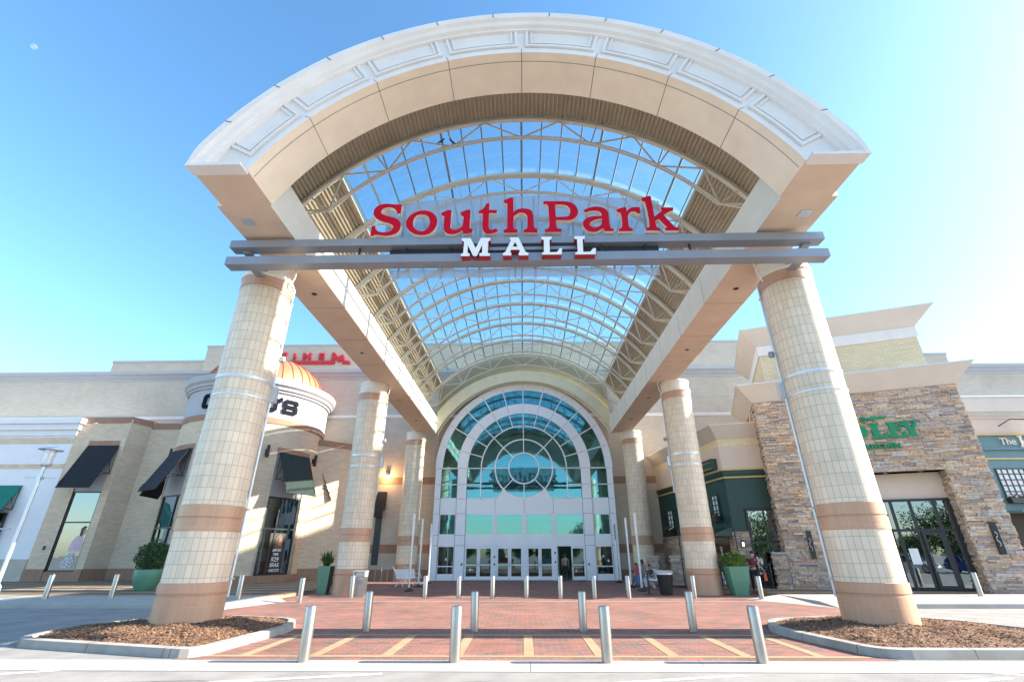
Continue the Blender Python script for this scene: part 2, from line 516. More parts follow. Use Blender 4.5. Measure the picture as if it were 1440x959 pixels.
def ordinal(i): return ['leftmost', 'second from left', 'third from left', 'fourth from left', 'fifth from left', 'sixth from left', 'seventh from left', 'eighth from left', 'ninth from left'][i]
RED_LETTERS = {'S':[[(-4.555,10.345),(-4.547,10.712),(-4.439,10.71),(-4.43,10.668),(-4.42,10.624),(-4.404,10.586),(-4.38,10.554),(-4.35,10.525),(-4.314,10.503),(-4.274,10.489),(-4.226,10.48),(-4.178,10.476),(-4.125,10.475),(-4.067,10.479),(-4.019,10.489),(-3.982,10.507),(-3.95,10.533),(-3.927,10.561),(-3.91,10.595),(-3.9,10.634),(-3.898,10.667),(-3.904,10.692),(-3.918,10.714),(-3.938,10.734),(-3.961,10.753),(-3.991,10.772),(-4.039,10.794),(-4.118,10.822),(-4.219,10.855),(-4.305,10.89),(-4.37,10.928),(-4.425,10.97),(-4.468,11.011),(-4.502,11.053),(-4.527,11.098),(-4.545,11.139),(-4.555,11.173),(-4.558,11.206),(-4.557,11.241),(-4.554,11.282),(-4.546,11.327),(-4.532,11.368),(-4.509,11.408),(-4.478,11.446),(-4.442,11.478),(-4.398,11.503),(-4.346,11.522),(-4.297,11.536),(-4.251,11.544),(-4.206,11.547),(-4.161,11.547),(-4.115,11.544),(-4.068,11.538),(-4.021,11.53),(-3.968,11.52),(-3.912,11.508),(-3.867,11.501),(-3.839,11.503),(-3.819,11.51),(-3.8,11.517),(-3.711,11.515),(-3.71,11.156),(-3.826,11.158),(-3.834,11.192),(-3.842,11.227),(-3.857,11.261),(-3.881,11.295),(-3.912,11.329),(-3.948,11.356),(-3.991,11.378),(-4.041,11.395),(-4.09,11.402),(-4.141,11.4),(-4.194,11.388),(-4.237,11.371),(-4.272,11.347),(-4.299,11.317),(-4.317,11.287),(-4.324,11.258),(-4.322,11.228),(-4.314,11.202),(-4.301,11.18),(-4.281,11.16),(-4.253,11.141),(-4.213,11.121),(-4.164,11.1),(-4.11,11.079),(-4.047,11.059),(-3.975,11.038),(-3.913,11.017),(-3.865,10.996),(-3.822,10.974),(-3.785,10.947),(-3.749,10.909),(-3.716,10.863),(-3.691,10.82),(-3.677,10.782),(-3.669,10.744),(-3.667,10.704),(-3.668,10.656),(-3.674,10.604),(-3.686,10.557),(-3.705,10.515),(-3.732,10.477),(-3.761,10.444),(-3.794,10.416),(-3.832,10.392),(-3.874,10.373),(-3.923,10.358),(-3.978,10.346),(-4.03,10.339),(-4.075,10.336),(-4.118,10.337),(-4.163,10.341),(-4.213,10.349),(-4.266,10.361),(-4.312,10.37),(-4.351,10.376),(-4.386,10.379),(-4.413,10.378),(-4.431,10.37),(-4.443,10.356),(-4.455,10.343)]],
'o':[[(-3.062,11.265),(-3.01,11.266),(-2.956,11.262),(-2.904,11.25),(-2.852,11.231),(-2.798,11.203),(-2.749,11.17),(-2.705,11.131),(-2.664,11.083),(-2.632,11.033),(-2.608,10.98),(-2.591,10.922),(-2.581,10.865),(-2.577,10.81),(-2.581,10.754),(-2.59,10.7),(-2.605,10.645),(-2.627,10.588),(-2.653,10.537),(-2.685,10.49),(-2.723,10.445),(-2.763,10.409),(-2.808,10.383),(-2.858,10.364),(-2.905,10.35),(-2.948,10.342),(-2.992,10.34),(-3.037,10.342),(-3.084,10.346),(-3.135,10.354),(-3.185,10.368),(-3.236,10.39),(-3.289,10.419),(-3.338,10.452),(-3.384,10.492),(-3.428,10.539),(-3.463,10.585),(-3.487,10.628),(-3.504,10.673),(-3.515,10.718),(-3.523,10.766),(-3.526,10.817),(-3.522,10.867),(-3.511,10.917),(-3.492,10.968),(-3.468,11.016),(-3.437,11.063),(-3.399,11.109),(-3.358,11.149),(-3.314,11.181),(-3.265,11.209),(-3.215,11.231),(-3.166,11.247),(-3.113,11.259)],[(-3.056,11.109),(-3.017,11.102),(-2.972,11.091),(-2.932,11.073),(-2.898,11.045),(-2.867,11.009),(-2.843,10.97),(-2.826,10.929),(-2.813,10.883),(-2.807,10.836),(-2.806,10.788),(-2.812,10.736),(-2.823,10.688),(-2.841,10.642),(-2.866,10.596),(-2.894,10.558),(-2.925,10.525),(-2.96,10.498),(-2.994,10.482),(-3.03,10.481),(-3.067,10.491),(-3.103,10.505),(-3.141,10.52),(-3.18,10.539),(-3.214,10.564),(-3.243,10.598),(-3.269,10.64),(-3.288,10.68),(-3.3,10.717),(-3.306,10.756),(-3.307,10.796),(-3.307,10.844),(-3.303,10.898),(-3.293,10.946),(-3.277,10.989),(-3.254,11.03),(-3.229,11.062),(-3.2,11.084),(-3.168,11.098),(-3.138,11.107),(-3.112,11.112),(-3.086,11.113)]],
'u':[[(-2.48,11.072),(-2.473,11.173),(-2.435,11.19),(-2.395,11.206),(-2.361,11.222),(-2.333,11.239),(-2.309,11.256),(-2.282,11.266),(-2.247,11.268),(-2.208,11.264),(-2.17,11.261),(-2.171,11.177),(-2.172,11.092),(-2.173,11.007),(-2.173,10.915),(-2.172,10.818),(-2.173,10.741),(-2.177,10.691),(-2.182,10.656),(-2.18,10.626),(-2.167,10.594),(-2.146,10.565),(-2.123,10.544),(-2.098,10.532),(-2.069,10.527),(-2.042,10.526),(-2.017,10.526),(-1.991,10.531),(-1.963,10.541),(-1.929,10.557),(-1.89,10.579),(-1.859,10.604),(-1.838,10.626),(-1.822,10.653),(-1.81,10.701),(-1.803,10.785),(-1.799,10.894),(-1.796,11.0),(-1.886,11.061),(-1.891,11.179),(-1.858,11.192),(-1.824,11.205),(-1.791,11.219),(-1.761,11.237),(-1.73,11.256),(-1.698,11.268),(-1.664,11.269),(-1.626,11.263),(-1.59,11.257),(-1.591,11.163),(-1.592,11.066),(-1.593,10.963),(-1.595,10.843),(-1.597,10.71),(-1.599,10.583),(-1.498,10.532),(-1.514,10.418),(-1.542,10.408),(-1.572,10.397),(-1.599,10.388),(-1.624,10.378),(-1.649,10.369),(-1.677,10.365),(-1.712,10.368),(-1.752,10.376),(-1.79,10.383),(-1.808,10.497),(-1.844,10.47),(-1.88,10.442),(-1.918,10.418),(-1.959,10.396),(-2.005,10.377),(-2.047,10.364),(-2.088,10.356),(-2.128,10.354),(-2.166,10.358),(-2.203,10.366),(-2.241,10.38),(-2.274,10.4),(-2.304,10.427),(-2.331,10.461),(-2.353,10.499),(-2.367,10.541),(-2.376,10.59),(-2.381,10.647),(-2.383,10.72),(-2.383,10.805),(-2.381,10.878),(-2.38,10.931),(-2.378,10.976),(-2.376,11.02)]],
't':[[(-1.35,11.125),(-1.353,11.21),(-1.314,11.23),(-1.274,11.251),(-1.239,11.276),(-1.209,11.308),(-1.182,11.347),(-1.161,11.385),(-1.145,11.421),(-1.133,11.459),(-1.122,11.496),(-1.013,11.494),(-1.029,11.246),(-0.785,11.233),(-0.798,11.114),(-1.027,11.119),(-1.028,11.031),(-1.029,10.941),(-1.028,10.851),(-1.027,10.752),(-1.024,10.648),(-1.016,10.571),(-1.004,10.534),(-0.987,10.52),(-0.969,10.514),(-0.95,10.507),(-0.927,10.508),(-0.903,10.512),(-0.874,10.522),(-0.842,10.537),(-0.811,10.551),(-0.744,10.461),(-0.767,10.439),(-0.791,10.416),(-0.822,10.397),(-0.866,10.381),(-0.918,10.368),(-0.966,10.36),(-1.008,10.356),(-1.049,10.356),(-1.085,10.365),(-1.12,10.383),(-1.153,10.411),(-1.179,10.444),(-1.198,10.484),(-1.211,10.532),(-1.22,10.592),(-1.224,10.67),(-1.224,10.764),(-1.222,10.855),(-1.221,10.941),(-1.218,11.029),(-1.215,11.114)]],
'h':[[(-0.592,11.507),(-0.59,11.593),(-0.554,11.616),(-0.518,11.64),(-0.484,11.661),(-0.451,11.679),(-0.419,11.695),(-0.388,11.706),(-0.356,11.71),(-0.324,11.709),(-0.292,11.709),(-0.291,11.151),(-0.263,11.18),(-0.235,11.209),(-0.199,11.234),(-0.151,11.255),(-0.093,11.272),(-0.037,11.282),(0.018,11.284),(0.075,11.28),(0.125,11.27),(0.17,11.255),(0.212,11.235),(0.245,11.208),(0.269,11.178),(0.285,11.14),(0.297,11.089),(0.304,11.015),(0.307,10.924),(0.309,10.839),(0.31,10.755),(0.311,10.671),(0.313,10.608),(0.318,10.573),(0.325,10.556),(0.338,10.542),(0.362,10.529),(0.393,10.518),(0.423,10.508),(0.413,10.371),(0.006,10.387),(0.005,10.492),(0.029,10.498),(0.053,10.504),(0.074,10.515),(0.091,10.527),(0.104,10.544),(0.115,10.579),(0.121,10.645),(0.123,10.732),(0.125,10.809),(0.126,10.871),(0.126,10.928),(0.12,10.975),(0.108,11.016),(0.089,11.051),(0.068,11.077),(0.045,11.095),(0.018,11.106),(-0.012,11.112),(-0.045,11.116),(-0.083,11.114),(-0.119,11.106),(-0.157,11.087),(-0.196,11.06),(-0.227,11.032),(-0.251,11.016),(-0.269,10.999),(-0.281,10.95),(-0.287,10.839),(-0.288,10.694),(-0.285,10.587),(-0.28,10.542),(-0.271,10.53),(-0.256,10.521),(-0.23,10.508),(-0.197,10.497),(-0.164,10.487),(-0.178,10.377),(-0.586,10.382),(-0.586,10.487),(-0.558,10.499),(-0.529,10.511),(-0.507,10.526),(-0.494,10.532),(-0.486,10.542),(-0.481,10.591),(-0.478,10.706),(-0.479,10.867),(-0.479,11.021),(-0.478,11.169),(-0.478,11.32),(-0.48,11.427),(-0.486,11.473),(-0.496,11.48),(-0.51,11.483),(-0.534,11.493),(-0.563,11.5)]],
'P':[[(0.623,11.43),(0.622,11.546),(0.838,11.542),(1.06,11.539),(1.229,11.533),(1.324,11.526),(1.374,11.516),(1.417,11.5),(1.47,11.474),(1.52,11.44),(1.561,11.403),(1.594,11.36),(1.621,11.311),(1.64,11.265),(1.653,11.22),(1.659,11.174),(1.659,11.129),(1.655,11.084),(1.646,11.038),(1.631,10.996),(1.608,10.954),(1.578,10.914),(1.545,10.881),(1.507,10.854),(1.463,10.832),(1.422,10.817),(1.389,10.809),(1.356,10.806),(1.302,10.806),(1.211,10.808),(1.096,10.813),(0.984,10.817),(0.982,10.751),(0.981,10.684),(0.982,10.628),(0.987,10.587),(0.994,10.554),(1.011,10.53),(1.043,10.514),(1.087,10.504),(1.128,10.495),(1.123,10.379),(0.632,10.388),(0.635,10.496),(0.662,10.499),(0.69,10.502),(0.714,10.511),(0.734,10.524),(0.751,10.545),(0.763,10.583),(0.769,10.648),(0.771,10.735),(0.771,10.83),(0.772,10.938),(0.771,11.061),(0.769,11.164),(0.769,11.241),(0.768,11.303),(0.762,11.351),(0.75,11.384),(0.732,11.406),(0.71,11.42),(0.684,11.428),(0.653,11.429)],[(0.98,11.406),(1.065,11.404),(1.152,11.402),(1.223,11.396),(1.273,11.385),(1.311,11.369),(1.342,11.347),(1.371,11.315),(1.394,11.275),(1.41,11.235),(1.419,11.197),(1.421,11.156),(1.418,11.117),(1.409,11.076),(1.396,11.034),(1.378,11.001),(1.362,10.978),(1.341,10.963),(1.296,10.952),(1.209,10.946),(1.094,10.944),(0.982,10.942)]],
'a':[[(1.815,11.18),(1.869,11.208),(1.925,11.237),(1.981,11.261),(2.039,11.281),(2.101,11.298),(2.159,11.308),(2.214,11.311),(2.269,11.306),(2.319,11.297),(2.366,11.284),(2.41,11.265),(2.449,11.243),(2.482,11.216),(2.512,11.184),(2.534,11.149),(2.549,11.111),(2.558,11.067),(2.563,11.014),(2.563,10.943),(2.559,10.859),(2.556,10.782),(2.556,10.71),(2.556,10.64),(2.559,10.585),(2.564,10.55),(2.571,10.526),(2.578,10.503),(2.674,10.477),(2.665,10.381),(2.391,10.386),(2.361,10.499),(2.335,10.482),(2.309,10.464),(2.278,10.444),(2.241,10.42),(2.199,10.393),(2.155,10.374),(2.108,10.364),(2.058,10.362),(2.011,10.366),(1.966,10.377),(1.922,10.395),(1.884,10.419),(1.851,10.452),(1.822,10.493),(1.799,10.534),(1.783,10.577),(1.772,10.623),(1.768,10.666),(1.772,10.705),(1.783,10.743),(1.802,10.78),(1.833,10.82),(1.874,10.861),(1.916,10.893),(1.958,10.915),(2.004,10.93),(2.052,10.941),(2.104,10.948),(2.16,10.952),(2.212,10.954),(2.26,10.954),(2.306,10.953),(2.352,10.951),(2.352,10.979),(2.352,11.007),(2.345,11.035),(2.329,11.065),(2.306,11.096),(2.278,11.12),(2.244,11.135),(2.203,11.144),(2.16,11.148),(2.113,11.148),(2.061,11.143),(2.012,11.134),(1.966,11.118),(1.92,11.098),(1.875,11.078)],[(2.35,10.852),(2.301,10.843),(2.25,10.833),(2.202,10.822),(2.155,10.806),(2.107,10.788),(2.066,10.767),(2.03,10.739),(2.0,10.708),(1.98,10.678),(1.973,10.649),(1.976,10.621),(1.988,10.596),(2.01,10.573),(2.042,10.551),(2.076,10.537),(2.108,10.532),(2.144,10.534),(2.181,10.543),(2.224,10.563),(2.271,10.592),(2.305,10.623),(2.322,10.652),(2.328,10.685),(2.333,10.72),(2.34,10.761),(2.345,10.807)]],
'r':[[(2.812,11.086),(2.81,11.18),(2.852,11.198),(2.895,11.217),(2.937,11.233),(2.98,11.249),(3.024,11.263),(3.06,11.272),(3.084,11.274),(3.101,11.27),(3.119,11.267),(3.111,11.118),(3.139,11.149),(3.168,11.182),(3.202,11.209),(3.242,11.232),(3.29,11.25),(3.341,11.263),(3.397,11.267),(3.459,11.265),(3.519,11.263),(3.52,11.016),(3.425,11.018),(3.411,11.038),(3.396,11.059),(3.379,11.075),(3.358,11.086),(3.334,11.093),(3.308,11.095),(3.278,11.092),(3.246,11.085),(3.216,11.069),(3.19,11.044),(3.166,11.01),(3.147,10.968),(3.134,10.915),(3.126,10.85),(3.121,10.785),(3.118,10.716),(3.118,10.643),(3.122,10.585),(3.127,10.548),(3.135,10.522),(3.15,10.503),(3.173,10.49),(3.204,10.482),(3.234,10.475),(3.215,10.368),(2.803,10.376),(2.813,10.474),(2.842,10.48),(2.872,10.486),(2.895,10.499),(2.91,10.52),(2.919,10.549),(2.926,10.589),(2.932,10.646),(2.936,10.718),(2.938,10.789),(2.937,10.86),(2.934,10.934),(2.928,10.991),(2.922,11.024),(2.913,11.043),(2.898,11.057),(2.874,11.069),(2.842,11.078)]],
'k':[[(3.604,11.484),(3.602,11.599),(3.65,11.618),(3.7,11.637),(3.743,11.653),(3.778,11.667),(3.81,11.679),(3.837,11.686),(3.861,11.687),(3.882,11.683),(3.903,11.679),(3.917,10.898),(4.164,11.106),(4.14,11.143),(4.141,11.237),(4.524,11.229),(4.505,11.117),(4.466,11.106),(4.426,11.094),(4.381,11.073),(4.326,11.038),(4.263,10.992),(4.202,10.947),(4.246,10.872),(4.291,10.794),(4.332,10.725),(4.371,10.663),(4.408,10.605),(4.44,10.56),(4.467,10.527),(4.492,10.504),(4.516,10.487),(4.541,10.474),(4.566,10.466),(4.591,10.458),(4.578,10.369),(4.169,10.377),(4.173,10.466),(4.235,10.492),(4.196,10.547),(4.156,10.603),(4.119,10.656),(4.088,10.706),(4.058,10.756),(4.029,10.804),(3.924,10.724),(3.923,10.677),(3.921,10.629),(3.921,10.588),(3.923,10.553),(3.927,10.522),(3.939,10.498),(3.965,10.481),(4.001,10.47),(4.035,10.46),(4.009,10.371),(3.6,10.388),(3.603,10.477),(3.632,10.484),(3.662,10.492),(3.686,10.502),(3.702,10.509),(3.713,10.52),(3.721,10.556),(3.728,10.634),(3.733,10.742),(3.735,10.846),(3.734,10.94),(3.73,11.034),(3.724,11.124),(3.718,11.215),(3.711,11.307),(3.703,11.378),(3.696,11.421),(3.688,11.446),(3.676,11.464),(3.655,11.475),(3.629,11.48)]]}
WHITE_LETTERS = {'M':[[(-1.798,10.108),(-1.543,10.11),(-1.38,9.753),(-1.238,10.109),(-0.959,10.104),(-0.964,10.01),(-1.022,9.987),(-1.026,9.577),(-0.959,9.561),(-0.965,9.477),(-1.262,9.482),(-1.269,9.574),(-1.193,9.596),(-1.195,9.866),(-1.339,9.484),(-1.444,9.486),(-1.611,9.865),(-1.608,9.595),(-1.545,9.571),(-1.546,9.484),(-1.794,9.484),(-1.8,9.56),(-1.735,9.582),(-1.723,9.984),(-1.792,10.025)]],
'A':[[(-0.395,10.11),(-0.145,10.105),(0.054,9.597),(0.139,9.565),(0.132,9.477),(-0.146,9.482),(-0.143,9.573),(-0.105,9.6),(-0.132,9.677),(-0.359,9.681),(-0.391,9.597),(-0.353,9.574),(-0.355,9.482),(-0.594,9.486),(-0.595,9.57),(-0.525,9.607),(-0.365,10.015),(-0.395,10.031)],[(-0.246,9.95),(-0.314,9.788),(-0.177,9.786)]],
'L1':[[(0.515,10.115),(0.819,10.115),(0.813,10.028),(0.752,10.003),(0.747,9.574),(0.951,9.579),(1.034,9.705),(1.104,9.704),(1.076,9.493),(0.519,9.497),(0.521,9.57),(0.578,9.586),(0.586,10.006),(0.513,10.024)]],
'L2':[[(1.481,10.12),(1.78,10.12),(1.767,10.028),(1.706,10.003),(1.695,9.566),(1.899,9.575),(1.984,9.692),(2.069,9.69),(2.039,9.481),(1.466,9.486),(1.47,9.558),(1.541,9.577),(1.545,10.006),(1.471,10.028)]]}
# ------------------------------------------------------------------ ground, road, paving
g = MB()
g.face([(-600, -500, -.012), (600, -500, -.012), (600, 700, -.012), (-600, 700, -.012)])
tag(g.build('road', M['asphalt']), kind='structure')
g = MB()
g.face([(-10.6, 13.3, -.004), (10.9, 13.3, -.004), (10.9, 37.8, -.004), (-10.6, 37.8, -.004)])
g.face([(-6.6, 10.08, -.004), (6.6, 10.08, -.004), (6.6, 13.3, -.004), (-6.6, 13.3, -.004)])
g.face([(-18, 34, -.004), (-10.6, 21, -.004), (-10.6, 37.8, -.004), (-14, 37.8, -.004)])
tag(g.build('plaza_paving', M['paver']), kind='structure')
g = MB()
zt = .002
g.box(-6.1, 6.1, 12.90, 13.06, zt - .004, zt, skip='b')
g.box(-6.1, 6.1, 11.8, 11.82, zt - .004, zt, skip='b')
g.box(-6.3, 6.3, 10.36, 10.52, zt - .004, zt, skip='b')
for x in (-5.45, -4.09, -2.72, -1.38, -.02, 1.33, 2.70, 4.05, 5.41):
    g.box(x - .10, x + .10, 11.82, 12.90, zt - .004, zt, skip='b')
    g.box(x - .10, x + .10, 10.52, 11.8, zt - .004, zt, skip='b')
tag(g.build('paving_bands', M['paver2']), kind='structure')
g = MB()
for x0 in range(-15, 15, 3):
    g.box(x0 + .006, x0 + 2.994, 9.2, 10.076, -.012, -.002, skip='b')
tag(g.build('concrete_strip', M['concrete']), kind='structure')
g = MB()
g.box(-10.6, 10.9, 21.55, 21.68, -.004, .001, skip='b')
tag(g.build('flush_kerb', M['kerb']), kind='structure')
g = MB()
def line(p, q, wd, mb, z=-.006):
    p, q = Vector((*p, z)), Vector((*q, z)); n = Vector((-(q - p).y, (q - p).x, 0)).normalized() * wd / 2
    mb.face([p - n, q - n, q + n, p + n])
line((-12, 7.6), (-6.55, 9.75), .12, g)
line((-6.8, 7.6), (-4.8, 8.47), .12, g); line((-4.8, 8.47), (-2.4, 9.05), .12, g)
line((6.3, 9.72), (9.2, 8.5), .12, g); line((4.6, 8.1), (7.4, 8.9), .12, g)
line((.4, 8.3), (3.4, 9.02), .1, g)
tag(g.build('road_marking', M['paint_white']), kind='structure')

# tar seams and small stains on the road
g = MB()
def seam(pts, wd, mb, z=-.009):
    for p, q in zip(pts[:-1], pts[1:]): line(p, q, wd, mb, z)
pts = [(-7, 8.35)]
for i in range(26): pts.append((-7 + (i + 1) * .62, 8.45 + .12 * sin(i * .9) + random.uniform(-.04, .04)))
seam(pts, .03, g)
seam([(-30, 15.6), (-22, 16.1), (-17, 16.4)], .03, g)
seam([(14, 17.5), (20, 17.2), (40, 17.4)], .03, g)
tag(g.build('road_seams', M['joint']), kind='structure')

# sidewalks with kerbs
def sidewalk(poly, name, mat_):
    mb = MB(); mb.prism(poly, -.01, .13, 0)
    return tag(mb.build(name, mat_, bevel=.02), kind='structure')
sidewalk([(-70, 18.9), (-12.6, 18.9), (-11.2, 19.3), (-10.61, 20.2), (-10.61, 22.4), (-70, 22.4)], 'sidewalk', M['concrete'])
sidewalk([(10.91, 20.2), (11.5, 19.4), (12.8, 19.0), (70, 19.0), (70, 23.2), (10.91, 23.2)], 'sidewalk', M['concrete'])
# paved part of the sidewalks: alternating tan and brown courses
mb = MB()
z = .126
for i in range(16):
    y0 = 22.404 + i * .95
    if y0 > 38: break
    y1 = y0 + .94
    xr = -10.7 if y1 < 27 else -10.7 - (y1 - 27) * .25
    mb.face([(-70, y0, z), (xr, y0, z), (xr, y1, z), (-70, y1, z)], i % 2)
mb.box(-70, -10.7, 22.402, 26.9, -.01, .115)
mb.box(-70, -14, 26.9, 38, -.01, .115)
tag(mb.build('sidewalk_paving', [M['paver2'], M['paver3']]), kind='structure')
mb = MB()
for i in range(17):
    y0 = 23.204 + i * .95
    y1 = min(y0 + .94, 38.2)
    mb.face([(10.95, y0, z), (70, y0, z), (70, y1, z), (10.95, y1, z)], 1 - i % 2)
mb.box(10.95, 70, 23.202, 38.2, -.01, .115)
tag(mb.build('sidewalk_paving', [M['paver2'], M['paver3']]), kind='structure')
# concrete ramps flaring from the plaza up to the sidewalks
mb = MB()
mb.face([(-10.6, 18.3, 0), (-9.7, 21.4, .002), (-10.60, 22.4, .128), (-10.60, 20.2, .128)])
mb.face([(-12.6, 18.85, 0.0), (-10.6, 18.3, 0), (-10.6, 20.2, .128), (-11.2, 19.3, .128)])
mb.face([(10.9, 18.9, 0), (10.9, 20.2, .128), (10.9, 23.2, .128), (9.2, 22.5, .002)])
mb.face([(10.9, 18.9, 0), (12.8, 18.95, 0), (11.5, 19.4, .128), (10.9, 20.2, .128)])
tag(mb.build('kerb_ramp', M['concrete']), kind='structure')

# planted islands: kerb ring + mulch
def round_poly(poly, r=.5, k=5):
    out = []
    n = len(poly)
    for i in range(n):
        p0, p1, p2 = Vector(poly[i - 1]), Vector(poly[i]), Vector(poly[(i + 1) % n])
        d0, d2 = (p0 - p1), (p2 - p1)
        rr = min(r, d0.length * .45, d2.length * .45)
        a, b = p1 + d0.normalized() * rr, p1 + d2.normalized() * rr
        for j in range(k + 1):
            t = j / k
            out.append(tuple(a * (1 - t) ** 2 + p1 * 2 * t * (1 - t) + b * t * t))
    return out
def inset(poly, d):
    n = len(poly); out = []
    for i in range(n):
        p0, p1, p2 = Vector(poly[i - 1]), Vector(poly[i]), Vector(poly[(i + 1) % n])
        n1 = Vector((-(p1 - p0).y, (p1 - p0).x)).normalized(); n2 = Vector((-(p2 - p1).y, (p2 - p1).x)).normalized()
        b = (n1 + n2).normalized(); out.append(tuple(p1 + b * d / max(.4, b.dot(n1))))
    return out
def resample(P, step):
    out = []
    for i in range(len(P)):
        a, b = Vector(P[i]), Vector(P[(i + 1) % len(P)]); k = max(1, int((b - a).length / step))
        for j in range(k):
            q = a.lerp(b, j / k)
            if not out or (Vector(out[-1]) - q).length > .02: out.append(tuple(q))
    return out
def island(poly, cx, cy):
    P = resample(round_poly(poly, .55), .16); Q = inset(P, .17); n = len(P)
    O2 = inset(P, -.02)
    mb = MB()
    for i in range(n):
        j = (i + 1) % n
        mb.face([(*O2[i], -.012), (*O2[j], -.012), (*P[j], .14), (*P[i], .14)])
        mb.face([(*P[i], .14), (*P[j], .14), (*Q[j], .15), (*Q[i], .15)])
        mb.face([(*Q[i], .15), (*Q[j], .15), (*Q[j], .02), (*Q[i], .02)])
    for i in range(0, n, 12):
        a_, b_ = Vector(O2[i]), Vector(Q[i]); t_ = (Vector(P[(i + 1) % n]) - Vector(P[i])).normalized() * .007
        c_ = a_ + (a_ - b_).normalized() * .004
        mb.face([(*(c_ - t_), 0), (*(c_ + t_), 0), (*(Vector(P[i]) + t_), .1435), (*(Vector(P[i]) - t_), .1435)], 1)
        mb.face([(*(Vector(P[i]) - t_), .1435), (*(Vector(P[i]) + t_), .1435), (*(b_ + t_), .1525), (*(b_ - t_), .1525)], 1)
    tag(mb.build('island_kerb', [M['kerb'], M['joint']]), kind='structure')
    # mound: rings towards the centre with bumps
    mb = MB(); rings = []
    K = 14
    c = Vector((cx, cy))
    for k in range(K + 1):
        t = k / K
        ring = []
        for q in Q:
            p = Vector(q).lerp(c, t)
            h = .09 + .17 * (1 - (1 - t) ** 2) + .035 * sin(p.x * 5.1 + 1.7 * p.y) * sin(p.y * 4.3 - p.x) * (1 if t > .05 else .3) + random.uniform(-.014, .014)
            ring.append((p.x, p.y, h))
        rings.append(ring)
    for A, B in zip(rings[:-1], rings[1:]):
        for i in range(n):
            j = (i + 1) % n
            mb.face([A[i], A[j], B[j], B[i]])
    # loose bark chips
    pol = [Vector(q) for q in Q]
    for _ in range(13000):
        i = random.randrange(n); t = sqrt(random.random())
        a = pol[i].lerp(pol[(i + 1) % n], random.random()); p = c.lerp(a, t)
        tt = 1 - t
        h = .09 + .17 * (1 - (1 - tt) ** 2) + .035 * sin(p.x * 5.1 + 1.7 * p.y) * sin(p.y * 4.3 - p.x) + random.uniform(.0, .03)
        L = random.uniform(.010, .034); W_ = random.uniform(.004, .011); an = random.uniform(0, pi)
        ax = Vector((cos(an), sin(an), random.uniform(-.5, .5))) * L; ay = Vector((-sin(an), cos(an), random.uniform(-.6, .6))) * W_
        o = Vector((p.x, p.y, h))
        mb.face([o - ax - ay, o + ax - ay, o + ax + ay, o - ax + ay], random.choice((1, 1, 2, 2, 3)))
    tag(mb.build('mulch', [M['mulch'], M['chip1'], M['chip2'], M['chip3']], origin=(cx, cy, 0)), kind='stuff')
M['chip1'] = mat('bark chip brown', (.20, .11, .062), .9, var=.3, vscale=9)
M['chip2'] = mat('bark chip tan', (.31, .19, .115), .9, var=.3, vscale=9)
M['chip3'] = mat('bark chip dark', (.10, .05, .03), .9, var=.3, vscale=9)
island([(-6.2, 10.12), (-5.9, 13.45), (-6.4, 14.9), (-8.6, 15.6), (-10.6, 14.9), (-11.5, 13.2), (-10.9, 11.35)][::1], -8.5, 13.1)
island([(6.42, 10.28), (11.4, 10.3), (12.1, 12.3), (11.3, 14.8), (8.6, 15.6), (6.5, 14.9), (5.86, 13.3)], 8.6, 13.1)

# ------------------------------------------------------------------ canopy
can = thing('entrance_canopy', 'large arched stucco entrance canopy with glazed barrel vault carrying the red mall sign', 'canopy', (0, 13, 10.5))
CZ = 7.0
def ring_pt(r, t, y, cut=10.5):
    th = t * acos((cut - CZ) / r)
    z = CZ + r * cos(th); lim = 8.31 - .2 * (z - 10.5)
    return (max(-lim, min(lim, r * sin(th))), y, z)
def sweep(prof, mb, n=96, t0=-1, t1=1, m=0, closed=True, ms=None):
    k = len(prof)
    for i in range(n):
        a, b = t0 + (t1 - t0) * i / n, t0 + (t1 - t0) * (i + 1) / n
        for j in range(k if closed else k - 1):
            (r0, y0), (r1, y1) = prof[j], prof[(j + 1) % k]
            mm = ms[j] if ms else m
            mb.face([ring_pt(r0, a, y0), ring_pt(r0, b, y0), ring_pt(r1, b, y1), ring_pt(r1, a, y1)], mm, smooth=True)
    if closed:
        for t, rv in ((t0, False), (t1, True)):
            P = [ring_pt(r, t, y) for r, y in prof]
            mb.face(P if rv else list(reversed(P)), END_M if ms else m)
# front arch with stepped cornice
mb = MB()
prof = [(7.75, 8.78), (7.90, 8.78), (7.92, 8.84), (8.68, 8.84), (8.70, 8.76), (8.76, 8.745), (8.80, 8.66), (8.91, 8.62), (8.96, 8.54), (9.14, 8.53), (9.16, 8.6), (9.16, 10.07), (7.75, 10.07)]
ms = [0] * 11 + [0, 1]
END_M = 3
sweep(prof, mb, 96, ms=ms)
for k in range(-3, 4):
    t = radians(15.62 * k) / acos(3.5 / 7.75)
    for (ra, ya, rb, yb, dr) in ((7.745, 8.78, 7.745, 10.07, 0),):
        d = .0009
        P = [ring_pt(7.746, t - d, 8.78), ring_pt(7.746, t + d, 8.78), ring_pt(7.746, t + d, 10.07), ring_pt(7.746, t - d, 10.07)]
        mb.face(P, 2)
    mb.face([ring_pt(7.75, t - .0009, 8.775), ring_pt(7.75, t + .0009, 8.775), ring_pt(7.9, t + .0009, 8.775), ring_pt(7.9, t - .0009, 8.775)], 2)
for i in range(64):
    a, b = -.995 + 1.99 * i / 64, -.995 + 1.99 * (i + 1) / 64
    mb.face([ring_pt(7.746, a, 9.04), ring_pt(7.746, b, 9.04), ring_pt(7.746, b, 9.055), ring_pt(7.746, a, 9.055)], 2)
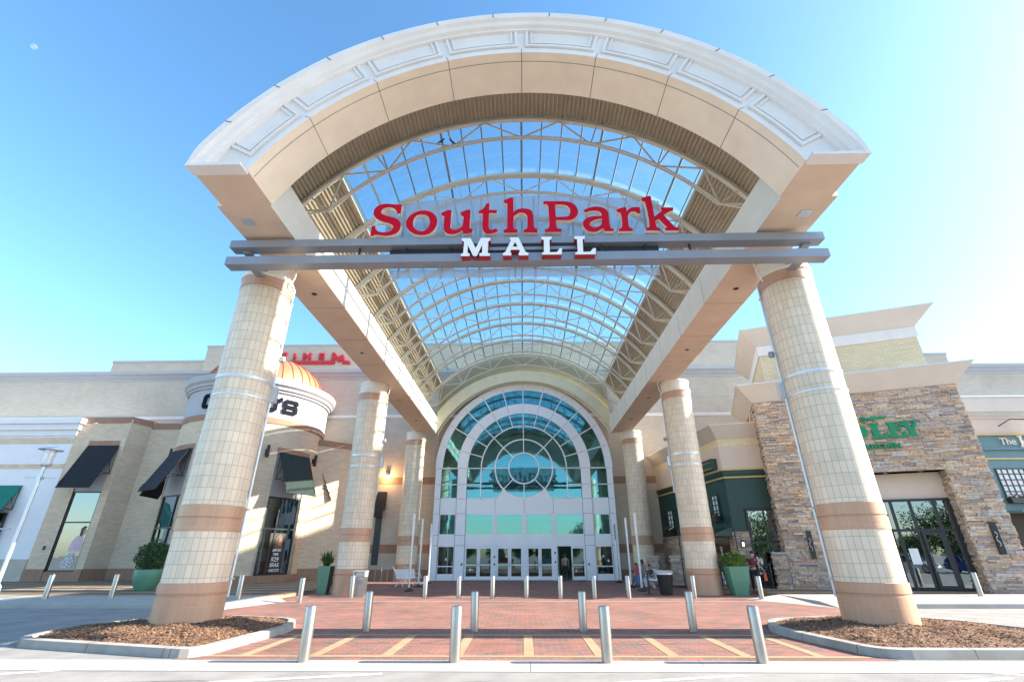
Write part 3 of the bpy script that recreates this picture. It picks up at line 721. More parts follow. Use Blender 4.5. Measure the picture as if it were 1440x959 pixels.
for k in range(-6, 7):
    t = radians(10.4 * (k + .5)) / acos(3.5 / 9.1)
    if abs(t) < .98:
        mb.face([ring_pt(8.97, t - .0012, 8.526), ring_pt(8.97, t + .0012, 8.526), ring_pt(9.14, t + .0012, 8.526), ring_pt(9.14, t - .0012, 8.526)], 2)
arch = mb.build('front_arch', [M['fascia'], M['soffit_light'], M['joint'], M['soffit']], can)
for sx in (-1, 1):
    mb = MB(); a, b = sorted((sx * 6.93, sx * 8.31)); mb.box(a, b, 8.515, 8.86, 10.43, 10.505)
    mb.build('cornice_return', M['fascia'], can, bevel=.008)
# eight moulded picture frames on the fascia
def arc_bar(mb, r0, r1, th0, th1, y0, y1, n=14):
    for i in range(n):
        a, b = th0 + (th1 - th0) * i / n, th0 + (th1 - th0) * (i + 1) / n
        q = lambda r, t, y: (r * sin(t), y, CZ + r * cos(t))
        mb.face([q(r0, a, y0), q(r0, b, y0), q(r1, b, y0), q(r1, a, y0)])
        mb.face([q(r0, a, y1), q(r0, b, y1), q(r0, b, y0), q(r0, a, y0)])
        mb.face([q(r1, a, y0), q(r1, b, y0), q(r1, b, y1), q(r1, a, y1)])
    for t in (th0, th1):
        mb.face([q(r0, t, y0), q(r1, t, y0), q(r1, t, y1), q(r0, t, y1)])
for k in range(8):
    c = radians(15.62 * (k - 3.5)); hw = radians(7.0)
    if k in (0, 7): c *= .985; hw = radians(6.3)
    mb = MB()
    arc_bar(mb, 8.03, 8.105, c - hw, c + hw, 8.775, 8.838)
    for sgn in (-1, 1):
        e = c + sgn * hw; e2 = c + sgn * (hw - radians(.52))
        arc_bar(mb, 8.106, 8.68, min(e, e2), max(e, e2), 8.775, 8.838, 1)
    i2 = hw - radians(1.0)
    arc_bar(mb, 8.17, 8.215, c - i2, c + i2, 8.79, 8.838)
    for sgn in (-1, 1):
        e = c + sgn * i2; e2 = c + sgn * (i2 - radians(.34))
        arc_bar(mb, 8.216, 8.68, min(e, e2), max(e, e2), 8.79, 8.838, 1)
    mb.build('fascia_moulding', M['fascia'], can)
# long side beams
for sx in (-1, 1):
    mb = MB()
    x0, x1 = (6.97, 8.47) if sx > 0 else (-8.47, -6.97)
    ys = [10.075, 13.0, 16.0, 19.0, 22.0, 25.2, 28.2, 31.2, 34.2, 37.2]
    for a, b in zip(ys[:-1], ys[1:]):
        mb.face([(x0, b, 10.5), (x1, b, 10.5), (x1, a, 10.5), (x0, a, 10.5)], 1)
        for x in (x0, x1):
            P = [(x, a, 10.5), (x, b, 10.5), (x, b, 11.8), (x, a, 11.8)]
            mb.face(P if (x == x1) else list(reversed(P)), 0)
        mb.face([(x0, a, 11.8), (x1, a, 11.8), (x1, b, 11.8), (x0, b, 11.8)], 0)
    mb.face([(x0, 10.075, 10.5), (x1, 10.075, 10.5), (x1, 10.075, 11.8), (x0, 10.075, 11.8)], 0)
    mb.face([(x1, 37.2, 10.5), (x0, 37.2, 10.5), (x0, 37.2, 11.8), (x1, 37.2, 11.8)], 0)
    for y in ys[1:-1]:
        mb.box(x0 - .001, x1 + .001, y - .009, y + .009, 10.497, 10.4985, 2)
        xi = x1 if sx < 0 else x0
        mb.box(xi - .002, xi + .002, y - .009, y + .009, 10.502, 11.6, 2)
    # eave flashing on the outside
    xo = x0 if sx < 0 else x1
    mb.box(xo - .03, xo + .03, 10.08, 37.0, 11.81, 12.25, 0)
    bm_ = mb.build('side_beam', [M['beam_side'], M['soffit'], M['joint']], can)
    for y in (14.9, 20.5, 28.0, 33.0):
        lm = MB(); lm.lathe([(.10, 10.485), (.10, 10.499), (.085, 10.499)], sx * 7.72, y, 16); lm.lathe([(.0, 10.492), (.085, 10.492)], sx * 7.72, y, 16, m=1)
        lm.build('downlight', [M['sign_steel'], M['black']], bm_)
    lm = MB(); lm.box(sx * 7.95 - .16, sx * 7.95 + .16, 10.62, 10.9, 10.48, 10.499)
    lm.build('vent_grille', M['galv'], bm_)
# roof vault: steel deck, glazing, mullions, trusses
VC, VR = 7.4, 9.68
def vpt(r, th, y): return (r * sin(th), y, VC + r * cos(th))
TH_D, TH_G = asin(8.3 / 9.68), radians(43.6)
def deck_part(mb, th0, th1, y0, y1):
    n = max(2, int(round((th1 - th0) * VR / .155)))
    for i in range(n):
        a = th0 + (th1 - th0) * i / n; p = (th1 - th0) / n
        tt = [a, a + p * .38, a + p * .5, a + p * .88, a + p]
        rr = [VR, VR, VR + .055, VR + .055, VR]
        for (ta, ra), (tb, rb) in zip(zip(tt[:-1], rr[:-1]), zip(tt[1:], rr[1:])):
            mb.face([vpt(ra, ta, y0), vpt(ra, ta, y1), vpt(rb, tb, y1), vpt(rb, tb, y0)])
        mb.face([vpt(VR + .16, a, y0), vpt(VR + .16, a + p, y0), vpt(VR + .16, a + p, y1), vpt(VR + .16, a, y1)])
mb = MB(); deck_part(mb, -TH_D, TH_D, 10.072, 12.95); mb.build('roof_deck', M['deck'], can)
for sgn in (-1, 1):
    mb = MB()
    a, b = sorted((sgn * TH_D, sgn * TH_G)); deck_part(mb, a, b, 12.952, 36.9)
    t = sgn * TH_G
    mb.bar(vpt(VR + .04, t, 12.95), vpt(VR + .04, t, 36.9), .12, .16)
    mb.build('roof_deck', M['deck'], can)
mb = MB()
n = 36
for i in range(n):
    a, b = -TH_G + 2 * TH_G * i / n, -TH_G + 2 * TH_G * (i + 1) / n
    mb.face([vpt(VR + .10, a, 12.95), vpt(VR + .10, b, 12.95), vpt(VR + .10, b, 36.9), vpt(VR + .10, a, 36.9)], smooth=True)
mb.build('roof_glazing', M['roofglass'], can)
for k in range(-9, 10):
    mb = MB(); t = radians(4.72 * k)
    wd = .05 if k % 4 else .085
    mb.bar(vpt(VR + .05, t, 12.95), vpt(VR + .05, t, 36.9), wd, .10, upv=(sin(t), 0, cos(t)))
    mb.build('roof_mullion', M['mullion'], can)
TY = [12.96 + 2.935 * i for i in range(9)]
BR = 8.64
for ti, y in enumerate(TY):
    tr = bpy.data.objects.new('roof_truss', None); COL.objects.link(tr); tr.parent = can
    tr.location = Vector((0, y, 14)) - Vector(ORG[can.name]); ORG[tr.name] = Vector((0, y, 14))
    mb = MB(); N_ = 40
    hw = .13 if ti else .08
    for i in range(N_):
        a, b = -TH_D + 2 * TH_D * i / N_, -TH_D + 2 * TH_D * (i + 1) / N_
        for r_a, r_b, ya, yb in ((VR - .13, VR - .13, y - hw, y + hw), (VR - .01, VR - .13, y - hw, y - hw), (VR - .13, VR - .01, y + hw, y + hw), (VR - .01, VR - .01, y + hw, y - hw)):
            mb.face([vpt(r_a, a, ya), vpt(r_b, a, yb), vpt(r_b, b, yb), vpt(r_a, b, ya)], smooth=True)
    mb.build('top_chord', M['truss'], tr)
    # gutter sheet above the chord
    mb = MB(); te = radians(51.9)
    for dy in (-.052, .052):
        mb.tube([vpt(BR, -te + 2 * te * i / 36, y + dy) for i in range(37)], .036, 6)
    for sgn in (-1, 1):
        e = vpt(BR, sgn * te, y)
        mb.tube([e, (sgn * 7.95, y, e[2] - .02)], .045, 6)
    mb.build('bottom_chord', M['truss'], tr)
    mb = MB(); R_ = VR - .13
    for k in range(-3, 4):
        tb = radians(17.3 * k)
        for s2 in (-.5, .5):
            tt = radians(17.3 * (k + s2))
            if abs(tt) > TH_D: tt = math.copysign(TH_D * .985, tt)
            mb.tube([vpt(BR, tb, y), vpt(R_, tt, y)], .034, 6)
        if k: mb.tube([vpt(BR, tb, y), vpt(R_, tb, y)], .03, 6)
    mb.build('web_member', M['truss'], tr)
mb = MB()
for i in range(60):
    a, b = -8.3 + 16.6 * i / 60, -8.3 + 16.6 * (i + 1) / 60
    f0 = lambda x: CZ + sqrt(max(0, 9.1 ** 2 - x * x)); f1 = lambda x: VC + sqrt(max(0, (VR + .16) ** 2 - x * x))
    mb.face([(a, 10.06, f0(a)), (b, 10.06, f0(b)), (b, 10.06, max(f0(b), f1(b))), (a, 10.06, max(f0(a), f1(a)))])
mb.build('front_gable', M['beam_side'], can)
# rear gable of the canopy
mb = MB()
def zc_out(x): return 7.0 + sqrt(max(0, 8.72 ** 2 - x * x))
def zc_in(x): return 7.05 + sqrt(max(0, 7.78 ** 2 - x * x))
n = 48
for i in range(n):
    a, b = -6.96 + 13.92 * i / n, -6.96 + 13.92 * (i + 1) / n
    ra = lambda x: VC + sqrt((VR + .1) ** 2 - x * x)
    mb.face([(a, 37.2, zc_out(a) - .05), (b, 37.2, zc_out(b) - .05), (b, 37.2, ra(b)), (a, 37.2, ra(a))], 0)
    mb.face([(a, 36.92, zc_in(a)), (b, 36.92, zc_in(b)), (b, 36.92, zc_out(b)), (a, 36.92, zc_out(a))], 1)
    mb.face([(a, 37.7, zc_in(a)), (b, 37.7, zc_in(b)), (b, 36.92, zc_in(b)), (a, 36.92, zc_in(a))], 1)
    mb.face([(a, 36.92, zc_out(a)), (b, 36.92, zc_out(b)), (b, 37.2, zc_out(b)), (a, 37.2, zc_out(a))], 1)
    mb.face([(a, 37.7, ra(a)), (b, 37.7, ra(b)), (b, 37.7, zc_in(b)), (a, 37.7, zc_in(a))], 0)
    mb.face([(a, 37.2, ra(a)), (b, 37.2, ra(b)), (b, 37.7, ra(b)), (a, 37.7, ra(a))], 0)
M['olive_light'] = mat('pale olive stucco', (.66, .61, .45), .85, var=.05, bump=.2, stain=.06)
mb.build('rear_arch', [M['olive'], M['olive_light']], can)

# ------------------------------------------------------------------ columns
def column(cx, cy, label):
    t = thing('canopy_column', label, 'column', (cx, cy, 0), 'round tiled columns under the canopy')
    H = lambda prof, n=44: prof
    def lp(name, prof, m, R=.76):
        mb = MB(); mb.lathe(prof, cx, cy, 44, R=R); return mb.build(name, m, t)
    lp('tile_shaft', [(.755, 1.11), (.755, 2.292)], M['tile'])
    lp('tile_shaft', [(.755, 2.93), (.755, 9.49)], M['tile'])
    lp('terracotta_band', [(.80, -.01), (.785, .16), (.785, .82), (.755, .835), (.755, .865), (.785, .88), (.785, 1.10), (.754, 1.11)], M['tile_brown'])
    lp('terracotta_band', [(.754, 2.29), (.778, 2.30), (.778, 2.59), (.75, 2.60), (.75, 2.63), (.778, 2.64), (.778, 2.92), (.754, 2.93)], M['tile_brown'])
    lp('terracotta_band', [(.754, 9.49), (.772, 9.50), (.772, 9.85), (.754, 9.86)], M['tile_brown'])
    lp('capital', [(.754, 9.86), (.80, 9.865), (.80, 9.95), (.74, 9.955), (.74, 10.36), (.775, 10.38), (.775, 10.499)], M['beam_side'])
    return t
def strap(t, cx, cy):
    for z0 in (6.44, 5.90):
        mb = MB(); mb.lathe([(.757, z0), (.775, z0), (.775, z0 + .075 if z0 > 6 else z0 + .045), (.757, z0 + .075 if z0 > 6 else z0 + .045)], cx, cy, 44)
        mb.build('steel_strap', M['galv'], t)
def conduit(t, cx, cy, ang, z0, z1):
    mb = MB(); p = (cx + .80 * sin(ang), cy - .80 * cos(ang))
    mb.tube([(p[0], p[1], z0), (p[0], p[1], z1)], .035, 8)
    for z in (z0 + .4, z0 + 2.1, z1 - .6): mb.box(p[0] - .06, p[0] + .06, p[1] - .05, p[1] + .05, z, z + .04)
    mb.build('conduit', M['galv'], t)
    mb = MB(); q = (cx + .86 * sin(ang), cy - .86 * cos(ang))
    mb.box(q[0] - .09, q[0] + .09, q[1] - .09, q[1] + .09, 5.95, 6.44)
    mb.build('strap_bracket', M['galv'], t)
    mb = MB(); q = (cx + .90 * sin(ang), cy - .90 * cos(ang))
    mb.lathe([(0, 7.28), (.07, 7.29), (.09, 7.36), (.07, 7.46), (0, 7.48)], q[0], q[1], 12)
    mb.tube([(cx + .74 * sin(ang), cy - .74 * cos(ang), 7.40), (q[0], q[1], 7.40)], .03, 6)
    mb.build('camera_dome', M['sign_steel'], t)
pos = [(-8.51, 13.3, 'nearest cream tiled column on the left, rising from the left mulch island'),
       (8.51, 13.3, 'nearest cream tiled column on the right, rising from the right mulch island'),
       (-8.51, 25.3, 'middle column on the left, beside the slim dark planter and steel litter bin'),
       (8.51, 25.3, 'middle column on the right, beside the green planter of bright grass'),
       (-8.51, 37.0, 'far column on the left by the entrance, behind the white bench'),
       (8.51, 37.0, 'far column on the right by the entrance, behind the seated people')]
for i, (x, y, lb) in enumerate(pos):
    t = column(x, y, lb)
    if i < 4: strap(t, x, y)
    if i < 2: conduit(t, x, y, radians(113) if x < 0 else radians(-113), .75, 9.9)
    elif i < 4: conduit(t, x, y, radians(100) if x < 0 else radians(-100), 4.6, 9.9)
    if i < 4:
        sx = 1 if x < 0 else -1
        mb = MB()
        mb.tube([(x + sx * .80, y - .15, 9.7), (x + sx * .95, y - .2, 10.05), (x + sx * 1.0, y - .2, 10.5)], .022, 6)
        mb.build('cable', M['beam_side'], t)

# ------------------------------------------------------------------ mall sign
sg = thing('mall_sign', 'mall sign of red and white letters on two grey steel beams across the canopy', 'sign', (0, 11.6, 9.4))
for z0, z1 in ((10.08, 10.33), (9.48, 9.75)):
    mb = MB(); mb.box(-8.78, 8.78, 11.4, 11.76, z0, z1)
    b_ = mb.build('sign_beam', M['sign_steel'], sg, bevel=.008)
for sx in (-1, 1):
    for z0, z1, yb in ((9.755, 9.83, 12.7), (10.01, 10.075, 12.7)):
        mb = MB(); mb.box(sx * 8.35 - .12, sx * 8.35 + .12, 11.6, yb, z0, z1); mb.build('beam_bracket', M['sign_steel'], sg)
for x in (-4.9, -3.5, -2.2, -.7, .8, 2.3, 3.6, 4.9):
    mb = MB(); mb.box(x - .03, x + .03, 11.55, 11.6, 9.752, 10.078); mb.build('beam_spacer', M['black'], sg)
mb = MB()
arcz = lambda x: 12.22 - .0165 * x * x
n = 24
for i in range(n):
    a, b = -4.3 + 8.6 * i / n, -4.3 + 8.6 * (i + 1) / n
    mb.face([(a, 11.80, 10.34), (b, 11.80, 10.34), (b, 11.80, arcz(b)), (a, 11.80, arcz(a))])
mb.face([(-4.0, 11.80, 9.16), (4.0, 11.80, 9.16), (4.0, 11.80, 9.47), (-4.0, 11.80, 9.47)])
mb.build('perforated_panel', M['screen'], sg)
mb = MB()
for x in (-3.75, -2.45, -1.33, -.25, .35, 1.55, 2.7, 3.8):
    mb.bar((x, 11.86, 9.05), (x, 11.86, arcz(x) - .03), .06, .05, upv=(1, 0, 0))
mb.bar((-3.9, 11.86, 9.9), (3.9, 11.86, 9.9), .05, .05)
mb.build('sign_stay', M['galv'], sg)
mb = MB(); mb.box(-1.6, 1.55, 11.42, 11.5, 9.86, 9.97); mb.box(-4.0, 4.0, 11.6, 11.7, 9.80, 10.04, 1)
mb.build('cable_tray', [M['sign_steel'], M['black']], sg)
for k, c in RED_LETTERS.items():
    outline_mb(c, 11.30, .16, ms=1).build('red_letter', [M['red'], M['cream_edge']], sg)
for k, c in WHITE_LETTERS.items():
    outline_mb(c, 11.16, .235, ms=1).build('white_letter', [M['white'], M['red_dark']], sg)
# ------------------------------------------------------------------ main mall building
mall = thing('mall_building', 'long pale brick mall building with stepped parapets behind the canopy', 'building', (0, 38.3, 0))
mb = MB()
Yw = 38.3
def wall_x(mb, x0, x1, z0, z1, y=Yw, m=0):
    mb.face([(x0, y, z0), (x1, y, z0), (x1, y, z1), (x0, y, z1)], m)
wall_x(mb, -80, -6.95, 7.3, 15.6); wall_x(mb, 6.95, 80, 7.3, 15.6)
for sx in (-1, 1):
    for z0, z1, m in ((0, .7, 1), (.7, 1.8, 0), (1.8, 2.4, 1), (2.4, 6.76, 0), (6.76, 7.3, 1)):
        a, b = (-80, -6.95) if sx < 0 else (6.95, 80)
        wall_x(mb, a, b, z0, z1, Yw - (.02 if m else 0), m)
n = 48
for i in range(n):
    a, b = -6.95 + 13.9 * i / n, -6.95 + 13.9 * (i + 1) / n
    zz = lambda x: 7.9 + sqrt(max(0, 6.95 ** 2 - x * x))
    mb.face([(a, Yw, zz(a)), (b, Yw, zz(b)), (b, Yw, 15.6), (a, Yw, 15.6)], 2)
# returns into the entrance
for sx in (-1, 1): mb.box(sx * 6.95 - .02, sx * 6.95 + .02, 37.9, 38.3, 0, 7.9, 0)
M['brick_pink'] = brick('rose brick', (.56, .42, .32), (.47, .34, .26), (.42, .34, .27), .40, .135, .012, .5, .85, .6, .08)
# flat pilaster panels faintly framed on the upper wall
for sx in (-1, 1):
    for k in range(9):
        x = sx * (13.2 + k * 3.1)
        mb.box(x - 1.25, x + 1.25, Yw - .012, Yw, 14.70, 14.74, 3); mb.box(x - 1.25, x + 1.25, Yw - .012, Yw, 13.9, 13.94, 3)
        mb.box(x - 1.25, x - 1.21, Yw - .012, Yw, 13.94, 14.70, 3); mb.box(x + 1.21, x + 1.25, Yw - .012, Yw, 13.94, 14.70, 3)
mb.build('brick_wall', [M['brick_pale'], M['brick_brown'], M['brick_pink'], M['brick_cream']], mall)
mb = MB()
for z0, z1, d in ((15.58, 15.75, .06), (15.75, 15.86, .14), (15.86, 16.02, .22), (16.02, 16.12, .30), (16.12, 16.4, .42)):
    mb.box(-80, 80, Yw - d, Yw + .3, z0, z1 - .004)
mb.build('cornice', M['lavender'], mall)
mb = MB(); mb.box(-80, 80, Yw - .12, Yw + .02, 12.25, 12.37); mb.box(-80, 80, Yw - .07, Yw + .02, 12.15, 12.25)
mb.build('ledge_moulding', M['white_wall'], mall)
mb = MB()
mb.box(-38.3, 38.3, 40.0, 60, 15, 18.05); mb.box(-38.36, 38.36, 39.94, 60, 18.05, 18.25, 1)
mb.build('raised_parapet', [M['brick_pale'], M['lavender']], mall)
mb = MB()
mb.box(-29.5, 24, 39.72, 62, 16, 19.42); mb.box(-29.56, 24.06, 39.66, 62, 19.42, 19.6, 1)
mb.build('raised_parapet', [M['brick_pale'], M['lavender']], mall)
mb = MB(); mb.face([(-80, 38.4, 16.3), (80, 38.4, 16.3), (80, 100, 16.3), (-80, 100, 16.3)])
mb.build('roof', M['concrete'], mall)
# awning and window on the wall left of the entrance
def flat_awning(root, xa, xb, y, zt, zb, proj, mat_, T=None, name='awning'):
    mb = MB(T)
    P = [(xa, y - .03, zt), (xb, y - .03, zt), (xb, y - proj, zb), (xa, y - proj, zb)]
    mb.face(P)
    mb.face([(p[0], p[1] + .02, p[2] - .03) for p in reversed(P)])
    for i in range(4):
        p, q = P[i], P[(i + 1) % 4]
        mb.face([p, (p[0], p[1] + .02, p[2] - .03), (q[0], q[1] + .02, q[2] - .03), q])
    aw = mb.build(name, mat_, root)
    mb = MB(T)
    for x in (xa + .05, xb - .05):
        zm = zt - (zt - zb) * .62; ym = y - proj * .62
        mb.tube([(x, y - .02, zm - .1), (x, ym, zm - .06)], .025, 6)
        mb.tube([(x, y - .02, zm - .1), (x, y - proj * .33, zt - (zt - zb) * .33 - .05)], .02, 6)
        pts = []
        for k in range(9):
            t = k / 8; pts.append((x, y - .02 - (proj - .06) * sin(t * pi / 2), zm - .1 - (zm - .16 - zb) * (1 - cos(t * pi / 2)) ))
        mb.tube(pts, .02, 6)
        mb.tube([(x, y - .02, zt - .05), (x, y - .02, zm - .15)], .02, 6)
    mb.build('awning_bracket', M['black'], aw)
    return aw
flat_awning(mall, -11.5, -10.75, Yw, 6.2, 4.3, .8, M['awning'])
mb = MB(); mb.box(-11.45, -10.95, Yw - .04, Yw - .005, 1.0, 4.6); mb.build('window', M['black'], mall)

# lobby seen through the glass
mb = MB()
mb.face([(-9, 38.35, .0), (9, 38.35, 0), (9, 56, 0), (-9, 56, 0)])
mb.face([(9, 56, 0), (-9, 56, 0), (-9, 56, 15), (9, 56, 15)])
mb.face([(-9, 38.35, 0), (-9, 56, 0), (-9, 56, 15), (-9, 38.35, 15)])
mb.face([(9, 38.35, 0), (9, 38.35, 15), (9, 56, 15), (9, 56, 0)])
mb.face([(-9, 38.35, 15), (-9, 56, 15), (9, 56, 15), (9, 38.35, 15)])
for x in (-6, -2, 2, 6):
    mb.box(x - .3, x + .3, 47, 47.6, 0, 15, 0)
for z in (4.6, 9.4): mb.box(-9, 9, 46, 55, z, z + .5, 0)
M['lobby'] = mat('lobby walls', (.55, .62, .54), .8, var=.2, vscale=.5)
mb.build('lobby_room', M['lobby'], mall)

# ------------------------------------------------------------------ glazed entrance
ent = thing('glass_entrance', 'tall arched glass entrance with white aluminium frame and circular window above the doors', 'entrance', (0, 37.84, 0))
Yf = 37.84; C7 = 7.9
def arc_band(mb, r0, r1, y0, y1, a0=-90, a1=90, n=60, m=0):
    for i in range(n):
        A, B = radians(a0 + (a1 - a0) * i / n), radians(a0 + (a1 - a0) * (i + 1) / n)
        q = lambda r, t, y: (r * sin(t), y, C7 + r * cos(t))
        mb.face([q(r0, A, y0), q(r0, B, y0), q(r1, B, y0), q(r1, A, y0)], m)
        mb.face([q(r0, A, y1), q(r0, B, y1), q(r0, B, y0), q(r0, A, y0)], m, smooth=True)
        mb.face([q(r1, A, y0), q(r1, B, y0), q(r1, B, y1), q(r1, A, y1)], m, smooth=True)
mb = MB()
arc_band(mb, 6.46, 6.94, Yf, Yf + .2)
for sx in (-1, 1): mb.box(min(sx * 6.46, sx * 6.94), max(sx * 6.46, sx * 6.94), Yf, Yf + .2, 0, 7.9)
arc_band(mb, 6.86, 6.98, Yf - .04, Yf + .04)
mb.build('arch_frame', M['white_paint'], ent)
mb = MB()
arc_band(mb, 4.46, 5.2, Yf - .02, Yf + .2)
for sx in (-1, 1): mb.box(min(sx * 4.46, sx * 5.2), max(sx * 4.46, sx * 5.2), Yf - .02, Yf + .2, 0, 7.9)
mb.build('arch_frame', M['white_paint'], ent)
# spandrel panels
mb = MB()
pl = [(-4.455, 4.52), (4.455, 4.52), (4.455, 5.6), (2.08, 5.6)] + [(2.27 * sin(radians(a)), C7 - 2.27 * cos(radians(a))) for a in range(45, -46, -5)] + [(-2.08, 5.6), (-4.455, 5.6)]
vec = [Vector((x, z, 0)) for x, z in pl]
for t in tessellate_polygon([vec]):
    a, b, c = [vec[i] for i in t]
    if (b - a).cross(c - a).z < 0: b, c = c, b
    mb.face([(p.x, Yf + .02, p.y) for p in (a, b, c)])
for sx in (-1, 1):
    a, b = sorted((sx * 5.205, sx * 6.455))
    for z0, z1 in ((4.52, 5.6), (2.3, 3.02), (0, .34)):
        m1 = MB(); m1.box(a, b, Yf + .02, Yf + .1, z0, z1); m1.build('spandrel_panel', M['white_paint'], ent)
m1 = MB(); m1.box(-4.455, 4.455, Yf + .02, Yf + .1, 2.32, 3.02); m1.build('spandrel_panel', M['white_paint'], ent)
# panel joints
for x in (-4.455, 4.455, -5.205, 5.205, -6.46, 6.46): mb.box(x - .012, x + .012, Yf - .024, Yf - .021, 0, 7.9, 1)
for x in (-2.23, 0, 2.23): mb.box(x - .010, x + .010, Yf + .012, Yf + .0195, 4.53, 5.58, 1)
for z in (2.31, 3.01, 4.53, 5.61, 6.67, 7.9):
    for sx in (-1, 1):
        a, b = sorted((sx * 4.47, sx * 5.19)); mb.box(a, b, Yf - .0245, Yf - .0215, z - .01, z + .01, 1)
        a, b = sorted((sx * 6.47, sx * 6.85)); mb.box(a, b, Yf - .004, Yf - .001, z - .01, z + .01, 1)
for k in range(-5, 6):
    t = radians(15 * k)
    for r0, r1, yy in ((4.48, 5.18, Yf - .023), (6.48, 6.85, Yf - .003)):
        mb.bar((r0 * sin(t), yy, C7 + r0 * cos(t)), (r1 * sin(t), yy, C7 + r1 * cos(t)), .018, .003, m=1, upv=(0, 1, 0))
mb.build('spandrel_panel', [M['white_paint'], M['joint']], ent)
mb = MB()
for x in (-2.23, 0, 2.23):
    mb.box(x - .13, x - .02, Yf - .03, Yf + .12, 0, 4.52); mb.box(x + .02, x + .13, Yf - .03, Yf + .12, 0, 4.52); mb.box(x - .02, x + .02, Yf, Yf + .1, 0, 4.52)
mb.build('door_post', M['white_paint'], ent)
# muntins of the fan window
mb = MB()
arc_band(mb, 3.32, 3.41, Yf - .01, Yf + .1)
for sx in (-1, 1): mb.box(sx * 3.365 - .045, sx * 3.365 + .045, Yf - .01, Yf + .1, 5.6, 7.9)
arc_band(mb, 2.21, 2.31, Yf - .014, Yf + .1, -180, 180, 90)
arc_band(mb, 1.13, 1.23, Yf - .014, Yf + .1, -180, 180, 60)
arc_band(mb, 4.42, 4.465, Yf - .03, Yf + .1); arc_band(mb, 5.195, 5.24, Yf - .03, Yf + .1); arc_band(mb, 6.42, 6.462, Yf - .015, Yf + .1)
rad = lambda r0, r1, deg, wd=.07: mb.bar((r0 * sin(radians(deg)), Yf + .04, C7 + r0 * cos(radians(deg))), (r1 * sin(radians(deg)), Yf + .04, C7 + r1 * cos(radians(deg))), wd, .1, upv=(0, 1, 0))
for dgr in (0, 45, -45, 90, -90): rad(1.2, 4.44, dgr)
for dgr in (135, -135): rad(1.2, 2.24, dgr)
rad(1.2, 2.24, 180)
for dgr in (15, 30, 60, 75): rad(3.4, 4.44, dgr); rad(3.4, 4.44, -dgr)
for k in range(-6, 7): rad(5.22, 6.44, 15 * k, .08)
for sx in (-1, 1):
    a, b = sorted((sx * 3.4, sx * 4.44)); mb.box(a, b, Yf, Yf + .09, 6.63, 6.70)
    a, b = sorted((sx * 5.22, sx * 6.44)); mb.box(a, b, Yf, Yf + .09, 6.63, 6.70); mb.box(a, b, Yf, Yf + .09, 5.6, 5.67)
    a, b = sorted((sx * 2.06, sx * 4.44)); mb.box(a, b, Yf - .01, Yf + .09, 5.6, 5.66)
    mb.bar((sx * 2.06, Yf + .03, 5.6), (sx * 1.62, Yf + .03, 6.31), .07, .1, upv=(0, 1, 0))
mb.build('window_muntin', M['white_paint'], ent)
mb = MB()
n = 48
for i in range(n):
    A, B = radians(-90 + 180 * i / n), radians(-90 + 180 * (i + 1) / n)
    mb.face([(0, Yf + .06, C7), (6.5 * sin(A), Yf + .06, C7 + 6.5 * cos(A)), (6.5 * sin(B), Yf + .06, C7 + 6.5 * cos(B))][::1])
mb.face([(-6.5, Yf + .06, 5.58), (6.5, Yf + .06, 5.58), (6.5, Yf + .06, 7.9), (-6.5, Yf + .06, 7.9)])
mb.build('fan_window_glass', M['teal_glass'], ent)
wins = [(-4.455, -2.36), (-2.10, -.13), (.13, 2.10), (2.36, 4.455)]
for a, b in wins + [(-6.455, -5.205), (5.205, 6.455)]:
    mb = MB(); mb.box(a, b, Yf + .03, Yf + .11, 3.02, 3.09); mb.box(a, b, Yf + .03, Yf + .11, 4.45, 4.52); mb.box(a, a + .06, Yf + .03, Yf + .11, 3.09, 4.45); mb.box(b - .06, b, Yf + .03, Yf + .11, 3.09, 4.45)
    wf = mb.build('transom_window', M['white_paint'], ent)
    mb = MB(); mb.face([(a + .05, Yf + .07, 3.08), (b - .05, Yf + .07, 3.08), (b - .05, Yf + .07, 4.46), (a + .05, Yf + .07, 4.46)]); mb.build('pane', M['teal_glass'], wf)
for a, b in ((-6.455, -5.205), (5.205, 6.455)):
    mb = MB(); mb.box(a, b, Yf + .03, Yf + .11, .34, .42); mb.box(a, b, Yf + .03, Yf + .11, 2.22, 2.30); mb.box(a, a + .06, Yf + .03, Yf + .11, .42, 2.22); mb.box(b - .06, b, Yf + .03, Yf + .11, .42, 2.22); mb.box(a, b, Yf + .02, Yf + .11, .88, .95)
    wf = mb.build('side_window', M['white_paint'], ent)
    mb = MB(); mb.face([(a + .05, Yf + .07, .4), (b - .05, Yf + .07, .4), (b - .05, Yf + .07, 2.24), (a + .05, Yf + .07, 2.24)]); mb.build('pane', M['dark_glass'], wf)
def door_leaf(x_h, x_f, ang=0):
    wd = abs(x_f - x_h); s = 1 if x_f > x_h else -1
    T = Matrix.Translation((x_h, Yf + .06, 0)) @ Matrix.Rotation(ang, 4, 'Z')
    mb = MB(T)
    X = lambda u: s * u
    def bx(u0, u1, z0, z1, y0=-.03, y1=.03):
        a, b = sorted((X(u0), X(u1))); mb.box(a, b, y0, y1, z0, z1)
    bx(0, .11, .02, 2.24); bx(wd - .11, wd, .02, 2.24); bx(.11, wd - .11, 2.10, 2.24); bx(.11, wd - .11, .02, .26); bx(.11, wd - .11, .98, 1.04)
    d = mb.build('door', M['white_paint'], ent)
    mb = MB(T); a, b = sorted((X(.1), X(wd - .1))); mb.face([(a, 0, .25), (b, 0, .25), (b, 0, 2.11), (a, 0, 2.11)]); mb.build('door_glass', M['dark_glass'], d)
    mb = MB(T); u = X(wd - .07); mb.tube([(u, -.03, .86), (u, -.10, .9), (u, -.10, 1.2), (u, -.03, 1.24)], .016, 6); mb.box(u - .05, u + .05, -.036, -.03, .93, 1.12)
    mb.build('door_handle', M['galv'], d)
